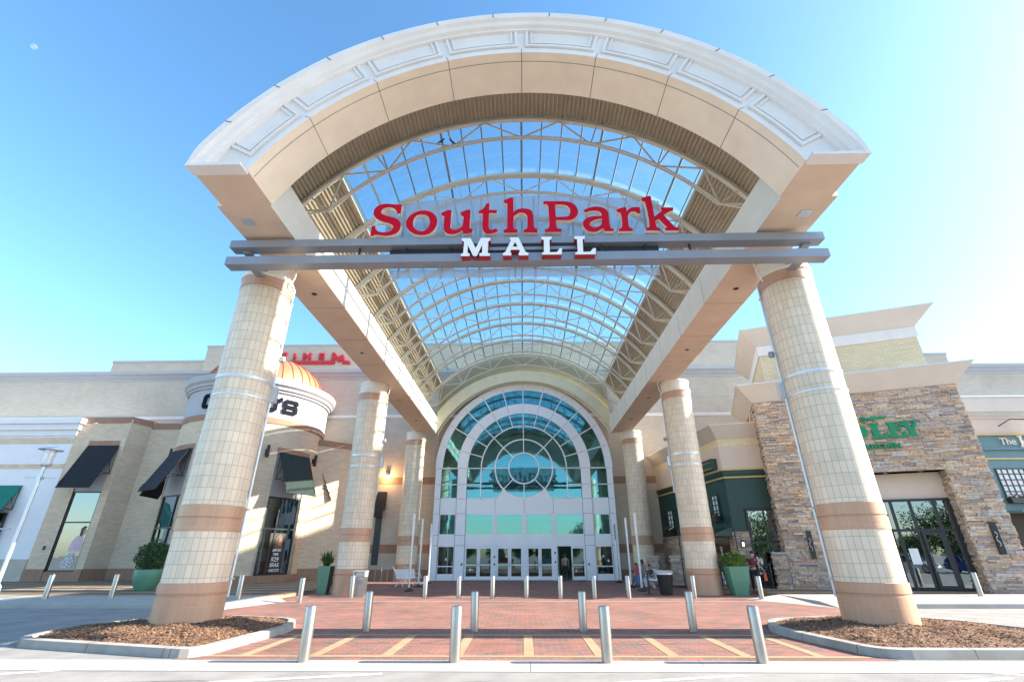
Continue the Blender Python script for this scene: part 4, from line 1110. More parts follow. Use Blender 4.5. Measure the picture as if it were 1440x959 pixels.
for i, (a, b) in enumerate(wins):
    m_ = (a + b) / 2
    door_leaf(a + .03, m_ - .01, radians(82) if i == 3 else 0); door_leaf(b - .03, m_ + .01)
    mb = MB(); mb.box(a, b, Yf + .03, Yf + .1, 2.25, 2.325); mb.box(a, a + .025, Yf + .02, Yf + .1, 0, 2.25); mb.box(b - .025, b, Yf + .02, Yf + .1, 0, 2.25); mb.build('door_frame', M['white_paint'], ent)
mb = MB()
for x, z in ((-4.62, 1.05), (-2.23, 1.55), (-2.23, 1.05), (2.23, 1.8), (2.23, 1.2), (4.66, 1.05)): mb.box(x - .05, x + .05, Yf - .06, Yf - .03, z - .07, z + .07)
mb.build('push_plate', M['black'], ent)
M['sticker'] = mat('door sticker', (.70, .70, .70), .5)
for i, (x, z) in enumerate(((-4.0, .62), (-1.35, 1.5), (1.15, .55), (3.72, .55), (5.75, 1.5), (6.1, 1.2), (-5.8, 1.3))):
    mb = MB(); mb.box(x - .06, x + .06, Yf + .015, Yf + .02, z, z + .16); mb.build('door_sticker', M['sticker'], ent)

# cinema sign on the upper wall
cs = thing('cinema_sign', 'red slanted cinema letters with an underline on the upper wall', 'sign', (-18, 38.1, 17.4))
SK = .12
Yc = 38.14
M['cine_red'] = mat('cinema red', (.55, .012, .02), .4, var=.02)
# carried on a rail in front of the raised parapet
def cine(poly, nm='red_letter'):
    outline_mb([[(x, z) for x, z in poly]], 39.55, .2, ms=0).build(nm, M['cine_red'], cs)
cine([(-22.52, 18.26), (-22.48, 18.44), (-22.28, 18.67), (-22.04, 18.77), (-21.76, 18.75), (-21.83, 18.41), (-22.03, 18.44), (-22.17, 18.35), (-22.26, 18.16), (-22.1, 18.06), (-21.9, 18.10), (-21.9, 17.97), (-22.3, 17.96), (-22.48, 18.06)])
cine([(-21.17, 18.68), (-20.96, 18.68), (-20.94, 18.04), (-21.18, 18.04)])
cine([(-20.3, 18.7), (-20.06, 18.7), (-19.73, 18.36), (-19.71, 18.7), (-19.49, 18.69), (-19.52, 18.03), (-19.73, 18.03), (-20.06, 18.39), (-20.04, 18.03), (-20.26, 18.03)])
cine([(-18.78, 18.67), (-18.28, 18.67), (-18.28, 18.51), (-18.6, 18.51), (-18.6, 18.43), (-18.29, 18.42), (-18.29, 18.27), (-18.61, 18.28), (-18.62, 18.18), (-18.28, 18.18), (-18.3, 18.03), (-18.78, 18.04)])
cine([(-22.56, 17.94), (-17.6, 17.89), (-17.57, 18.7), (-17.33, 18.7), (-16.97, 18.27), (-16.56, 18.52), (-16.29, 17.9), (-15.86, 17.86), (-15.74, 17.57), (-16.5, 17.58), (-16.58, 17.93), (-16.87, 17.76), (-17.27, 18.13), (-17.26, 17.57), (-22.55, 17.62)], 'underline')

# ------------------------------------------------------------------ white store far left
ws = thing('white_store', 'white stuccoed shop front with a teal awning at the far left', 'building', (-40, 34.4, 0))
mb = MB()
mb.box(-70, -33.75, 34.4, 38.3, 1.47, 9.31); mb.box(-70, -33.75, 34.34, 38.3, -.01, 1.47, 1)
mb.box(-70, -33.75, 34.4, 38.3, 9.31, 9.52, 0)
mb.build('wall', [M['white_wall'], M['brick_pale']], ws)
mb = MB()
for z0, z1, d in ((9.9, 10.3, .12), (10.3, 10.75, .30), (10.75, 11.15, .50)): mb.box(-70, -33.75 + d, 34.4 - d, 38.3, z0, z1 - .005)
mb.box(-70, -33.74, 34.39, 38.3, 9.52, 9.9)
mb.build('cornice', M['white_wall'], ws)
mb = MB()
for z0, z1 in ((9.31, 9.75), (7.48, 7.82)): mb.box(-70, -33.74, 34.37, 34.40, z0, z1)
mb.build('tan_band', M['brick_cream'], ws)
mb = MB(); mb.box(-33.9, -33.25, 33.75, 34.38, 1.47, 7.4); mb.box(-33.95, -33.2, 33.7, 34.38, -.01, 1.5, 1); mb.build('pilaster', [M['white_wall'], M['brick_cream']], ws) if False else None
flat_awning(ws, -44, -36.2, 34.35, 6.3, 3.85, 1.15, M['awning_teal'])
mb = MB(); mb.box(-44, -36.4, 34.2, 34.33, .5, 4.4); mb.build('window', M['store_glass'], ws)
mb = MB()
for x in (-36.4, -38.2, -40, -42): mb.box(x - .06, x + .06, 34.12, 34.25, .5, 4.4)
for z in (.5, 3.0, 4.35): mb.box(-44, -36.34, 34.12, 34.25, z, z + .08)
mb.build('window_frame', M['black'], ws)
mb = MB(); mb.tube([(-40, 32.6, 3.3), (-34.0, 32.6, 3.3)], .05, 8)
mb.build('canopy_rail', M['galv'], ws)

# ------------------------------------------------------------------ brick store with corner tower
M['shop_in'] = mat('shop interior', (.28, .23, .18), .8, var=.2)
M['awning_green'] = mat('faded dark green canvas', (.018, .030, .025), .85, var=.15, vscale=3, bump=.2, bscale=200)  # greener and a little lighter than the black canvas of the other awnings
M['poster_brown'] = mat('poster brown', (.20, .10, .06), .5, var=.3)
st = thing('brick_corner_store', 'cream brick shop with a round corner tower, copper dome and black awnings', 'building', (-20.1, 34.6, 0))
def brick_wall_seg(mb, a, b, ztop, zb=0, cap=.45):
    # a, b plan points (left to right as seen from the front)
    def q(z0, z1, m, off=0):
        d = Vector((b[0] - a[0], b[1] - a[1])).normalized(); nn = Vector((d.y, -d.x)) * off
        mb.face([(a[0] + nn.x, a[1] + nn.y, z0), (b[0] + nn.x, b[1] + nn.y, z0), (b[0] + nn.x, b[1] + nn.y, z1), (a[0] + nn.x, a[1] + nn.y, z1)], m)
    q(zb, .86, 1, .03); q(.86, ztop - cap, 0); q(ztop - cap, ztop, 1, .05)
    d = Vector((b[0] - a[0], b[1] - a[1])).normalized(); nn = Vector((d.y, -d.x)) * .05
    mb.face([(a[0] + nn.x, a[1] + nn.y, ztop), (b[0] + nn.x, b[1] + nn.y, ztop), (b[0], b[1] + .6, ztop), (a[0], a[1] + .6, ztop)], 1)
    mb.face([(a[0], a[1], .86), (b[0], b[1], .86), (b[0] + nn.x * .6, b[1] + nn.y * .6, .86), (a[0] + nn.x * .6, a[1] + nn.y * .6, .86)][::-1], 1)
mb = MB()
zt_ = 11.3
# pier with the poster window: wall pieces around the opening
xa, xb, ya = -33.74, -29.75, 34.4
brick_wall_seg(mb, (xa, ya), (-32.38, ya), zt_)
brick_wall_seg(mb, (-30.3, ya), (xb, ya), zt_)
mb.face([(-32.38, ya, -.01), (-30.3, ya, -.01), (-30.3, ya, .7), (-32.38, ya, .7)], 1)
mb.face([(-32.38, ya, 9.5), (-30.3, ya, 9.5), (-30.3, ya, zt_ - .45), (-32.38, ya, zt_ - .45)], 0)
brick_wall_seg(mb, (-32.38, ya), (-30.3, ya), zt_, zb=zt_ - .46) if False else None
mb.box(-32.38, -30.3, ya - .05, ya + .3, zt_ - .45, zt_, 1)
mb.box(-32.5, -30.15, ya - .02, ya + .1, 9.12, 9.5, 1)
mb.face([(-32.38, ya + .06, 5.88), (-30.3, ya + .06, 5.88), (-30.3, ya + .06, 9.13), (-32.38, ya + .06, 9.13)], 2)
brick_wall_seg(mb, (xb, ya), (-29.2, 35.8), zt_)
brick_wall_seg(mb, (-29.2, 35.8), (-24.2, 35.8), zt_ - .15)
brick_wall_seg(mb, (-15.4, 34.9), (-11.6, 38.3), 9.6)
mb.face([(-70, 38.2, 10.9), (-24.4, 38.2, 10.9), (-24.4, 36, 10.9), (-70, 34.5, 10.9)], 1)
mb.build('brick_wall', [M['brick_cream'], M['brick_brown'], M['lavender']], st)
def shop_window(T, wd, zb, zt, root, trans=(.62,), mull=(), name='shop_window'):
    mb = MB(T); f = .09
    mb.box(-wd / 2, wd / 2, .06, .18, zb, zb + f); mb.box(-wd / 2, wd / 2, .06, .18, zt - f, zt)
    mb.box(-wd / 2, -wd / 2 + f, .06, .18, zb + f, zt - f); mb.box(wd / 2 - f, wd / 2, .06, .18, zb + f, zt - f)
    for t in trans: z = zb + (zt - zb) * t; mb.box(-wd / 2 + f, wd / 2 - f, .07, .17, z - f / 2, z + f / 2)
    for u in mull: mb.box(u - f / 2, u + f / 2, .065, .175, zb + f, zt - f)
    wi = mb.build(name, M['black'], root)
    mb = MB(T); mb.face([(-wd / 2 + .05, .12, zb + .05), (wd / 2 - .05, .12, zb + .05), (wd / 2 - .05, .12, zt - .05), (-wd / 2 + .05, .12, zt - .05)])
    mb.build('pane', M['store_glass'], wi)
    mb = MB(T); D = 2.2
    mb.face([(-wd / 2, D, zb), (wd / 2, D, zb), (wd / 2, D, zt), (-wd / 2, D, zt)], 0)
    mb.face([(-wd / 2, .2, zb), (wd / 2, .2, zb), (wd / 2, D, zb), (-wd / 2, D, zb)], 0)
    mb.face([(-wd / 2, D, zt), (wd / 2, D, zt), (wd / 2, .2, zt), (-wd / 2, .2, zt)], 0)
    mb.face([(-wd / 2, .2, zb), (-wd / 2, D, zb), (-wd / 2, D, zt), (-wd / 2, .2, zt)], 0)
    mb.face([(wd / 2, D, zb), (wd / 2, .2, zb), (wd / 2, .2, zt), (wd / 2, D, zt)], 0)
    mb.build('display_recess', M['shop_in'], wi)
    return wi
T = Matrix.Translation((-31.34, ya, 0))
wpier = shop_window(T, 2.08, .7, 5.88, st, trans=(.60,))
flat_awning(st, -32.5, -30.1, ya, 9.15, 6.0, 1.35, M['awning'])
# poster behind the glass
M['poster_bg'] = mat('poster ground', (.38, .42, .52), .5, var=.1)
M['poster_pink'] = mat('poster pink', (.62, .42, .48), .5, var=.15)
M['poster_red'] = mat('poster coral', (.55, .26, .22), .5, var=.2)
M['poster_dark'] = mat('poster dark', (.05, .035, .03), .5)
M['skin'] = mat('skin', (.50, .30, .21), .55, var=.05)
mb = MB()
mb.box(-32.2, -30.45, ya + .14, ya + .16, .85, 3.75, 0)
mb.box(-31.1, -30.46, ya + .13, ya + .139, 2.45, 3.70, 3)
mb.extr([(-31.35, 1.95), (-30.5, 1.95), (-30.47, 2.5), (-30.55, 2.9), (-30.8, 3.0), (-31.1, 2.85), (-31.3, 2.45)], ya + .115, ya + .125, 1)
mb.extr([(-30.72, 2.95), (-30.52, 3.0), (-30.48, 3.3), (-30.6, 3.42), (-30.72, 3.3)], ya + .108, ya + .114, 4)
mb.extr([(-30.85, 2.9), (-30.68, 2.9), (-30.66, 3.35), (-30.52, 3.5), (-30.7, 3.58), (-30.9, 3.4)], ya + .102, ya + .107, 3)
for z in (1.7, 2.2, 2.65): mb.box(-32.15, -31.5, ya + .130, ya + .1385, z, z + .28, 2)
for s_, z, hh in (('$29', 1.68, .3), ('BRA', 1.42, .32), ('EVENT', 1.15, .30), ("CHICO'S", .93, .2)):
    text_mb(s_, hh, .01, mb, Matrix.Translation((-31.05, ya + .095, z)), 5, bold=.006)
mb.build('poster', [M['poster_bg'], M['poster_pink'], M['poster_red'], M['poster_dark'], M['skin'], M['white']], wpier)
mb = MB(); mb.box(-33.0, -32.86, ya - .06, ya, 2.05, 2.3); mb.build('wall_socket', M['black'], st)

# round tower
TC = (-20.1, 34.6); TR = 4.72
wc = [-78.5, -31.5, 16.5, 64.5, 111.5]; whw = 15.8
def ang_arcs():
    e = [-100]
    for c in wc: e += [c - whw, c + whw]
    e.append(130)
    return [(e[i], e[i + 1]) for i in range(0, len(e), 2)], [(c - whw, c + whw) for c in wc]
piers, opens = ang_arcs()
mb = MB()
def arcw(a, b, z0, z1, m, dr=0, n=None):
    n = n or max(3, int((b - a) / 4))
    mb.lathe([(TR + dr, z0), (TR + dr, z1)], *TC, n, m, radians(a), radians(b), R=TR)
arcw(-105, 135, -.01, .55, 1, .04, 60)
mb.lathe([(TR + .04, .55), (TR, .56)], *TC, 60, 1, radians(-105), radians(135))
for a, b in piers: arcw(a, b, .55, 8.31, 0)
arcw(-105, 135, 8.31, 9.84, 0, 0, 60)
for a, b in opens:
    arcw(a - .8, b + .8, 8.0, 8.31, 1, .03, 8)
    for e, sg_ in ((a, 1), (b, -1)):
        t = radians(e)
        P = [(TC[0] + r * sin(t), TC[1] - r * cos(t), z) for r, z in ((TR - .5, .55), (TR, .55), (TR, 8.0), (TR - .5, 8.0))]
        mb.face(P if sg_ > 0 else P[::-1], 0)
arcw(-105, 135, 9.84, 10.23, 1, .06, 60)
mb.lathe([(TR, 9.835), (TR + .06, 9.84)], *TC, 60, 1, radians(-105), radians(135)); mb.lathe([(TR + .06, 10.23), (TR + .02, 10.24)], *TC, 60, 1, radians(-105), radians(135))
tower = mb.build('tower_wall', [M['brick_cream'], M['brick_brown']], st)
mb = MB(); mb.lathe([(TR + .02, 10.235), (TR + .02, 12.0), (TR + .14, 12.02), (TR + .16, 12.14), (TR + .28, 12.2), (TR + .30, 12.36), (TR + .46, 12.5), (TR + .50, 12.9), (TR + .4, 12.95), (4.3, 12.96), (4.2, 12.97)], *TC, 80)
mb.build('sign_band', M['lavender'], st)
mb = MB()
prof = [(4.12, 12.9)]
for k in range(0, 19):
    a = radians(k * 5); prof.append((4.12 * cos(a) if k < 18 else 0, 13.1 + 2.75 * sin(a)))
mb.lathe(prof, *TC, 72)
for k in range(34):
    t = 2 * pi * k / 34
    for (r0, z0), (r1, z1) in zip(prof[1:-2], prof[2:-1]):
        mb.bar((TC[0] + (r0 + .02) * sin(t), TC[1] - (r0 + .02) * cos(t), z0), (TC[0] + (r1 + .02) * sin(t), TC[1] - (r1 + .02) * cos(t), z1), .05, .08, upv=(sin(t), -cos(t), 1))
mb.build('copper_dome', M['copper'], st)
for i, c in enumerate(wc):
    t = radians(c); rc = TR * cos(radians(whw)) - .02
    T = Matrix.Translation((TC[0] + rc * sin(t), TC[1] - rc * cos(t), 0)) @ Matrix.Rotation(t, 4, 'Z')
    wd = 2 * TR * sin(radians(whw)) - .1
    wi = shop_window(T, wd, .55, 5.2, st, trans=(.58,), mull=(-wd * .1,) if i == 3 else (wd * .25,))
    mb = MB(T); mb.face([(-wd / 2 - .05, .05, 5.2), (wd / 2 + .05, .05, 5.2), (wd / 2 + .05, .05, 8.02), (-wd / 2 - .05, .05, 8.02)])
    mb.build('plaster_panel', M['lavender'], st)
    flat_awning(st, -wd / 2 + .02, wd / 2 - .02, -.16, 8.02, 5.35, 1.3, M['awning'] if i != 3 else M['awning_green'], T) if True else None
    if i == 3:
        mb = MB(T)
        mb.box(-.50, .72, .10, .115, .62, 3.0, 0)
        mb.extr([(-.1, 2.1), (.5, 2.1), (.45, 2.75), (.25, 2.95), (.0, 2.7)], .095, .0995, 1)
        mb.extr([(.15, 2.3), (.4, 2.25), (.42, 2.6), (.3, 2.75), (.2, 2.6)], .09, .0945, 2)
        for s_, z, hh in (('LIMITED', 1.92, .2), ('TIME', 1.68, .2), ('$29', 1.32, .38), ('BRAS', 1.02, .32), ("CHICO'S", .74, .22)):
            text_mb(s_, hh, .01, mb, T @ Matrix.Translation((.12, .08, z)), 3, bold=.006)
        mb.build('poster', [M['poster_dark'], M['poster_brown'], M['skin'], M['white']], wi)
        mb = MB(T)
        for x, m in ((-1.05, 1), (-.95, 0), (-.75, 1)): mb.lathe([(0, .62), (.14, .62), (.2, .9), (.12, 1.2), (.16, 1.45), (.05, 1.6), (0, 1.62)], x, .5, 12, m)
        mb.build('dressed_mannequin', [M['poster_red'], M['white']], wi)
M_ = None
for c in (-55, 40.5, 88):
    t = radians(c); mb = MB(Matrix.Translation((TC[0] + TR * sin(t), TC[1] - TR * cos(t), 0)) @ Matrix.Rotation(t, 4, 'Z'))
    mb.box(-.08, .08, -.26, -.1, 7.55, 8.35); mb.box(-.12, .12, -.1, .02, 7.75, 8.05); mb.box(-.14, .14, -.16, -.08, 7.7, 7.78)
    mb.build('wall_sconce', M['black'], st)
# shop name around the tower
def octo(x0, x1, z0, z1, c=.16): return [(x0 + c, z0), (x1 - c, z0), (x1, z0 + c), (x1, z1 - c), (x1 - c, z1), (x0 + c, z1), (x0, z1 - c), (x0, z0 + c)]
LZ0, LZ1, sw = 10.62, 11.62, .24
def plc(x, d, z):
    t = x / TR; r = TR + .14 - d
    return (TC[0] + r * sin(t), TC[1] - r * cos(t), z)
dx = lambda deg: radians(deg) * TR
def Cx(x0, x1): return [[(x0 + .16, LZ0), (x1 - .1, LZ0), (x1, LZ0 + .1), (x1, LZ0 + .34), (x1 - sw, LZ0 + .34), (x1 - sw, LZ0 + sw), (x0 + sw, LZ0 + sw), (x0 + sw, LZ1 - sw), (x1 - sw, LZ1 - sw), (x1 - sw, LZ1 - .34), (x1, LZ1 - .34), (x1, LZ1 - .1), (x1 - .1, LZ1), (x0 + .16, LZ1), (x0, LZ1 - .16), (x0, LZ0 + .16)]]
def Ox(x0, x1): return [octo(x0, x1, LZ0, LZ1, .15), octo(x0 + sw, x1 - sw, LZ0 + sw, LZ1 - sw, .04)]
def Hx(x0, x1):
    zm = (LZ0 + LZ1) / 2
    return [[(x0, LZ0), (x0 + sw, LZ0), (x0 + sw, zm - .11), (x1 - sw, zm - .11), (x1 - sw, LZ0), (x1, LZ0), (x1, LZ1), (x1 - sw, LZ1), (x1 - sw, zm + .11), (x0 + sw, zm + .11), (x0 + sw, LZ1), (x0, LZ1)]]
def Sx(x0, x1):
    zm = (LZ0 + LZ1) / 2; h = .115
    return [[(x0 + .1, LZ0), (x1 - .14, LZ0), (x1, LZ0 + .14), (x1, zm - .02), (x1 - .13, zm + h), (x0 + .27, zm + h), (x0 + .24, zm + h + .04), (x0 + .24, LZ1 - .26), (x0 + .27, LZ1 - .22), (x1 - .24, LZ1 - .22), (x1 - .24, LZ1 - .33), (x1, LZ1 - .33), (x1, LZ1 - .13), (x1 - .13, LZ1), (x0 + .14, LZ1), (x0, LZ1 - .14), (x0, zm + .02), (x0 + .13, zm - h), (x1 - .27, zm - h), (x1 - .24, zm - h - .04), (x1 - .24, LZ0 + .26), (x1 - .27, LZ0 + .22), (x0 + .24, LZ0 + .22), (x0 + .24, LZ0 + .33), (x0, LZ0 + .33), (x0, LZ0 + .1)]]
for c in (Cx(dx(-18), dx(-6)), Hx(dx(-4.2), dx(7.6)), [[(dx(9.4), LZ0), (dx(12.4), LZ0), (dx(12.4), LZ1), (dx(9.4), LZ1)]], Cx(dx(14.2), dx(26.4)), Ox(dx(28.6), dx(40.8)),
          [[(dx(41.9), LZ1 - .36), (dx(43.2), LZ1 - .28), (dx(44.2), LZ1 - .14), (dx(44), LZ1 + .02), (dx(42.6), LZ1 + .06), (dx(41.2), LZ1 - .02), (dx(41), LZ1 - .16), (dx(41.8), LZ1 - .24)]], Sx(dx(45.2), dx(57.6))):
    outline_mb(c, 0, .10, place=plc, ms=0).build('sign_letter', M['letter_dark'], st)

# ------------------------------------------------------------------ stone restaurant on the right
S_ = -.36
tx = Vector((1, S_, 0)).normalized()
ang = atan2(tx.y, tx.x)
TS = Matrix.Translation((13.5, 26.7, 0)) @ Matrix.Rotation(ang, 4, 'Z')
rs = thing('stone_restaurant', 'ledgestone restaurant with green lettering and flared parapet right of the canopy', 'building', (18, 25, 0))
pal = [(.48, .31, .20), (.54, .39, .27), (.46, .35, .28), (.42, .33, .28), (.52, .42, .34), (.38, .30, .25), (.49, .38, .32), (.58, .44, .32), (.28, .235, .225), (.44, .39, .37), (.53, .34, .22), (.55, .41, .29)]
def stone_wall(mb, T, w0, w1, z0, z1, holes=(), seed=1, dmin=.0, dmax=.085):
    rnd = random.Random(seed)
    old = mb.T; mb.T = T
    z = z0
    while z < z1 - .02:
        h = min(rnd.uniform(.06, .15), z1 - z)
        if z1 - z - h < .05: h = z1 - z
        x = w0 - rnd.uniform(0, .2)
        while x < w1:
            L = rnd.uniform(.2, .8)
            a, b = max(x, w0), min(x + L, w1)
            if w1 - b < .08: b = w1
            x = b if b == w1 else x + L
            segs = [(a, b)]
            for (h0, h1, hz0, hz1) in holes:
                if z + h / 2 > hz0 and z + h / 2 < hz1:
                    ns = []
                    for p, q in segs:
                        if q <= h0 or p >= h1: ns.append((p, q)); continue
                        if p < h0: ns.append((p, h0))
                        if q > h1: ns.append((h1, q))
                    segs = ns
            # now and then a course splits into two thin stones
            rows = [(z, z + h)] if (h < .12 or rnd.random() < .6) else [(z, z + h * .48), (z + h * .48, z + h)]
            for p, q in segs:
                if q - p < .02: continue
                for r0, r1 in rows:
                    d = -rnd.uniform(dmin, dmax); c = rnd.choice(pal); v = rnd.uniform(.82, 1.16)
                    c = tuple(min(.7, k * v) for k in c)
                    gp = .006
                    mb.box(p + gp, q - gp, d, .08, r0 + gp * .6, r1 - gp * .6, 0, skip='k', col=c)
            if b == w1: break
        z += h
    mb.T = T
    mb.T = old
STONE_TOP = 9.72
hole = (3.7, 7.72, .0, 5.5)
mb = MB()
stone_wall(mb, TS, -.1, 9.35, .0, STONE_TOP, [hole], 3)
# left return and right return
TL = TS @ Matrix.Translation((-.1, 0, 0)) @ Matrix.Rotation(-pi / 2, 4, 'Z')   # faces -w ; local x runs back->front
TL = TS @ Matrix.Translation((-.1, 3.2, 0)) @ Matrix.Rotation(-pi / 2, 4, 'Z')
stone_wall(mb, TL, 0, 3.2, .0, STONE_TOP, (), 5)
TRt = TS @ Matrix.Translation((9.35, 0, 0)) @ Matrix.Rotation(pi / 2, 4, 'Z')
stone_wall(mb, TRt, 0, 5.5, .0, STONE_TOP, (), 6)
# reveals of the doorway
TJ = TS @ Matrix.Translation((7.72, .85, 0)) @ Matrix.Rotation(-pi / 2, 4, 'Z')
stone_wall(mb, TJ, 0, .85, .0, 5.5, (), 8)
TJ = TS @ Matrix.Translation((3.7, 0, 0)) @ Matrix.Rotation(pi / 2, 4, 'Z')
stone_wall(mb, TJ, 0, .85, .0, 5.5, (), 9)
rsw = mb.build('stone_wall', M['stone'], rs)
mb = MB(TS)
mb.box(.0, 3.69, .081, 4, 0, STONE_TOP); mb.box(7.73, 9.25, .081, 4, 0, STONE_TOP); mb.box(3.69, 7.73, .081, 4, 5.5, STONE_TOP)
mb.build('wall_core', M['joint'], rs)
# door recess
mb = MB(TS)
mb.face([(3.7, .86, 4.25), (7.72, .86, 4.25), (7.72, .86, 5.5), (3.7, .86, 5.5)], 0)
mb.face([(3.7, .86, 5.5), (7.72, .86, 5.5), (7.72, 0, 5.5), (3.7, 0, 5.5)], 0)
mb.build('recess_panel', M['peach'], rs)
for u in (5.3, 6.8):
    mb = MB(TS); mb.lathe([(0, 5.488), (.07, 5.488), (.09, 5.498)], u, .42, 12); mb.build('recess_light', M['white'], rs)
mb = MB(TS)
fz = .12; Z0, Z1 = .14, 4.24; ZT = 2.72
X0, X1 = 3.72, 7.60
for x in (X0, 4.85, 5.15, 5.95, 6.93, X1 - fz): mb.box(x, x + fz, .72, .84, Z0, Z1)
for z in (Z0, ZT, Z1 - fz): mb.box(X0, X1, .725, .835, z, z + fz)
mb.box(7.60, 7.72, .70, .86, Z0, Z1)
rf = mb.build('entrance_frame', M['black'], rs)
mb = MB(TS); mb.face([(X0 + .05, .78, Z0 + .05), (X1 - .05, .78, Z0 + .05), (X1 - .05, .78, Z1 - .05), (X0 + .05, .78, Z1 - .05)]); mb.build('pane', M['store_glass'], rf)
mb = MB(TS)
a, b = 6.08, 6.92
mb.box(a, a + .13, .64, .70, .17, 2.70); mb.box(b - .13, b, .64, .70, .17, 2.70); mb.box(a + .13, b - .13, .64, .70, .17, .35); mb.box(a + .13, b - .13, .64, .70, 2.56, 2.70)
dr = mb.build('door', M['black'], rs)
mb = MB(TS); mb.face([(a + .1, .67, .3), (b - .1, .67, .3), (b - .1, .67, 2.6), (a + .1, .67, 2.6)]); mb.build('door_glass', M['store_glass'], dr)
mb = MB(TS); mb.tube([(a + .06, .63, .9), (a + .06, .56, .95), (a + .06, .56, 1.7), (a + .06, .63, 1.75)], .018, 6); mb.build('door_handle', M['galv'], dr)
mb = MB(TS); mb.box(5.35, 5.72, .70, .715, 1.25, 1.95); mb.build('door_notice', M['white'], rs)
mb = MB(TS); mb.face([(3.7, 3.0, 0), (7.7, 3.0, 0), (7.7, 3.0, 4.3), (3.7, 3.0, 4.3)]); mb.face([(3.7, .9, .13), (7.7, .9, .13), (7.7, 3, .13), (3.7, 3, .13)]); mb.build('vestibule', M['dark_room'], rs)
# flared parapets
def flared(root, T, w0, w1, y, zb, zt, fl, depth, mat_, band=None):
    mb = MB(T)
    A = [(w0, y), (w1, y), (w1, y + depth), (w0, y + depth)]
    B = [(w0 - fl, y - fl), (w1 + fl, y - fl), (w1 + fl, y + depth), (w0 - fl, y + depth)]
    for i in range(4):
        j = (i + 1) % 4
        mb.face([(*A[i], zb), (*A[j], zb), (*B[j], zt), (*B[i], zt)])
    mb.face([(*p, zt) for p in B]); mb.face([(*p, zb) for p in reversed(A)])
    mb.box(w0 - fl - .02, w1 + fl + .02, y - fl - .02, y + depth, zt, zt + .05, 1)
    return mb.build('flared_parapet', [mat_, M['galv']], root)
M['parapet'] = mat('parapet stucco', (.62, .55, .49), .85, var=.03, bump=.1, stain=.05)
flared(rs, TS, -.15, 9.4, -.06, STONE_TOP, 10.62, .75, 6, M['parapet'])
mb = MB(TS); mb.box(1.0, 9.15, 1.35, 8, 10.3, 13.05); mb.build('upper_wall', M['brick_yellow'], rs)
mb = MB(TS); mb.box(.94, 9.22, 1.28, 8, 13.02, 13.65); mb.build('upper_band', M['fascia'], rs)
flared(rs, TS, .94, 9.22, 1.27, 13.655, 14.55, .85, 6.7, M['parapet'])
# lettering
rl = thing('restaurant_sign', 'green raised letters DLEY KITCHEN on the ledgestone wall', 'sign', tuple(TS @ Vector((5.8, -.1, 7))))
def serifs(poly, nm): outline_mb([poly], 0, .10, place=lambda x, d, z: TS @ Vector((x, -.16 + d, z)), ms=0).build(nm, M['sign_green'], rl)
def LT(x, z, w_, h):  # L
    return [(x, z), (x + w_, z), (x + w_, z + .38 * h), (x + w_ * .86, z + .36 * h), (x + w_ * .75, z + .14 * h), (x + .52 * w_, z + .14 * h), (x + .52 * w_, z + .88 * h), (x + .66 * w_, z + .92 * h), (x + .66 * w_, z + h), (x, z + h), (x, z + .92 * h), (x + .14 * w_, z + .88 * h), (x + .14 * w_, z + .12 * h), (x, z + .08 * h)]
def ET(x, z, w_, h):
    return [(x, z), (x + w_, z), (x + w_, z + .36 * h), (x + w_ * .86, z + .34 * h), (x + w_ * .76, z + .13 * h), (x + .46 * w_, z + .13 * h), (x + .46 * w_, z + .45 * h), (x + .60 * w_, z + .45 * h), (x + .64 * w_, z + .34 * h), (x + .74 * w_, z + .34 * h), (x + .74 * w_, z + .70 * h), (x + .64 * w_, z + .70 * h), (x + .60 * w_, z + .57 * h), (x + .46 * w_, z + .57 * h), (x + .46 * w_, z + .87 * h), (x + .74 * w_, z + .87 * h), (x + .84 * w_, z + .70 * h), (x + .97 * w_, z + .68 * h), (x + .94 * w_, z + h), (x, z + h), (x, z + .92 * h), (x + .12 * w_, z + .88 * h), (x + .12 * w_, z + .12 * h), (x, z + .08 * h)]
def YT(x, z, w_, h):
    return [(x + .25 * w_, z), (x + .82 * w_, z), (x + .82 * w_, z + .08 * h), (x + .69 * w_, z + .12 * h), (x + .69 * w_, z + .42 * h), (x + .90 * w_, z + .88 * h), (x + w_, z + .92 * h), (x + w_, z + h), (x + .62 * w_, z + h), (x + .62 * w_, z + .92 * h), (x + .74 * w_, z + .87 * h), (x + .60 * w_, z + .55 * h), (x + .42 * w_, z + .87 * h), (x + .52 * w_, z + .92 * h), (x + .52 * w_, z + h), (x, z + h), (x, z + .92 * h), (x + .1 * w_, z + .88 * h), (x + .38 * w_, z + .40 * h), (x + .38 * w_, z + .12 * h), (x + .25 * w_, z + .08 * h)]
LH = .80; lz = 7.18
serifs(LT(5.06, lz, .74, LH), 'sign_letter'); serifs(ET(5.84, lz, .74, LH), 'sign_letter'); serifs(YT(6.42, lz, .82, LH), 'sign_letter')
D0 = [(4.0, lz), (4.55, lz), (4.86, lz + .16), (4.98, lz + .4), (4.86, lz + .66), (4.55, lz + .80), (4.0, lz + .80), (4.0, lz + .74), (4.10, lz + .71), (4.10, lz + .09), (4.0, lz + .06)]
outline_mb([D0, [(4.38, lz + .10), (4.38, lz + .70), (4.55, lz + .66), (4.66, lz + .4), (4.55, lz + .14)]], 0, .1, place=lambda x, d, z: TS @ Vector((x, -.16 + d, z)), ms=0).build('sign_letter', M['sign_green'], rl)
mb = text_mb('KITCHEN', .36, .08, None, TS @ Matrix.Translation((5.42, -.13, 6.66)), squash=1.0, bold=.012)
mb.build('sign_word', M['sign_green'], rl)
mb = MB(TS)
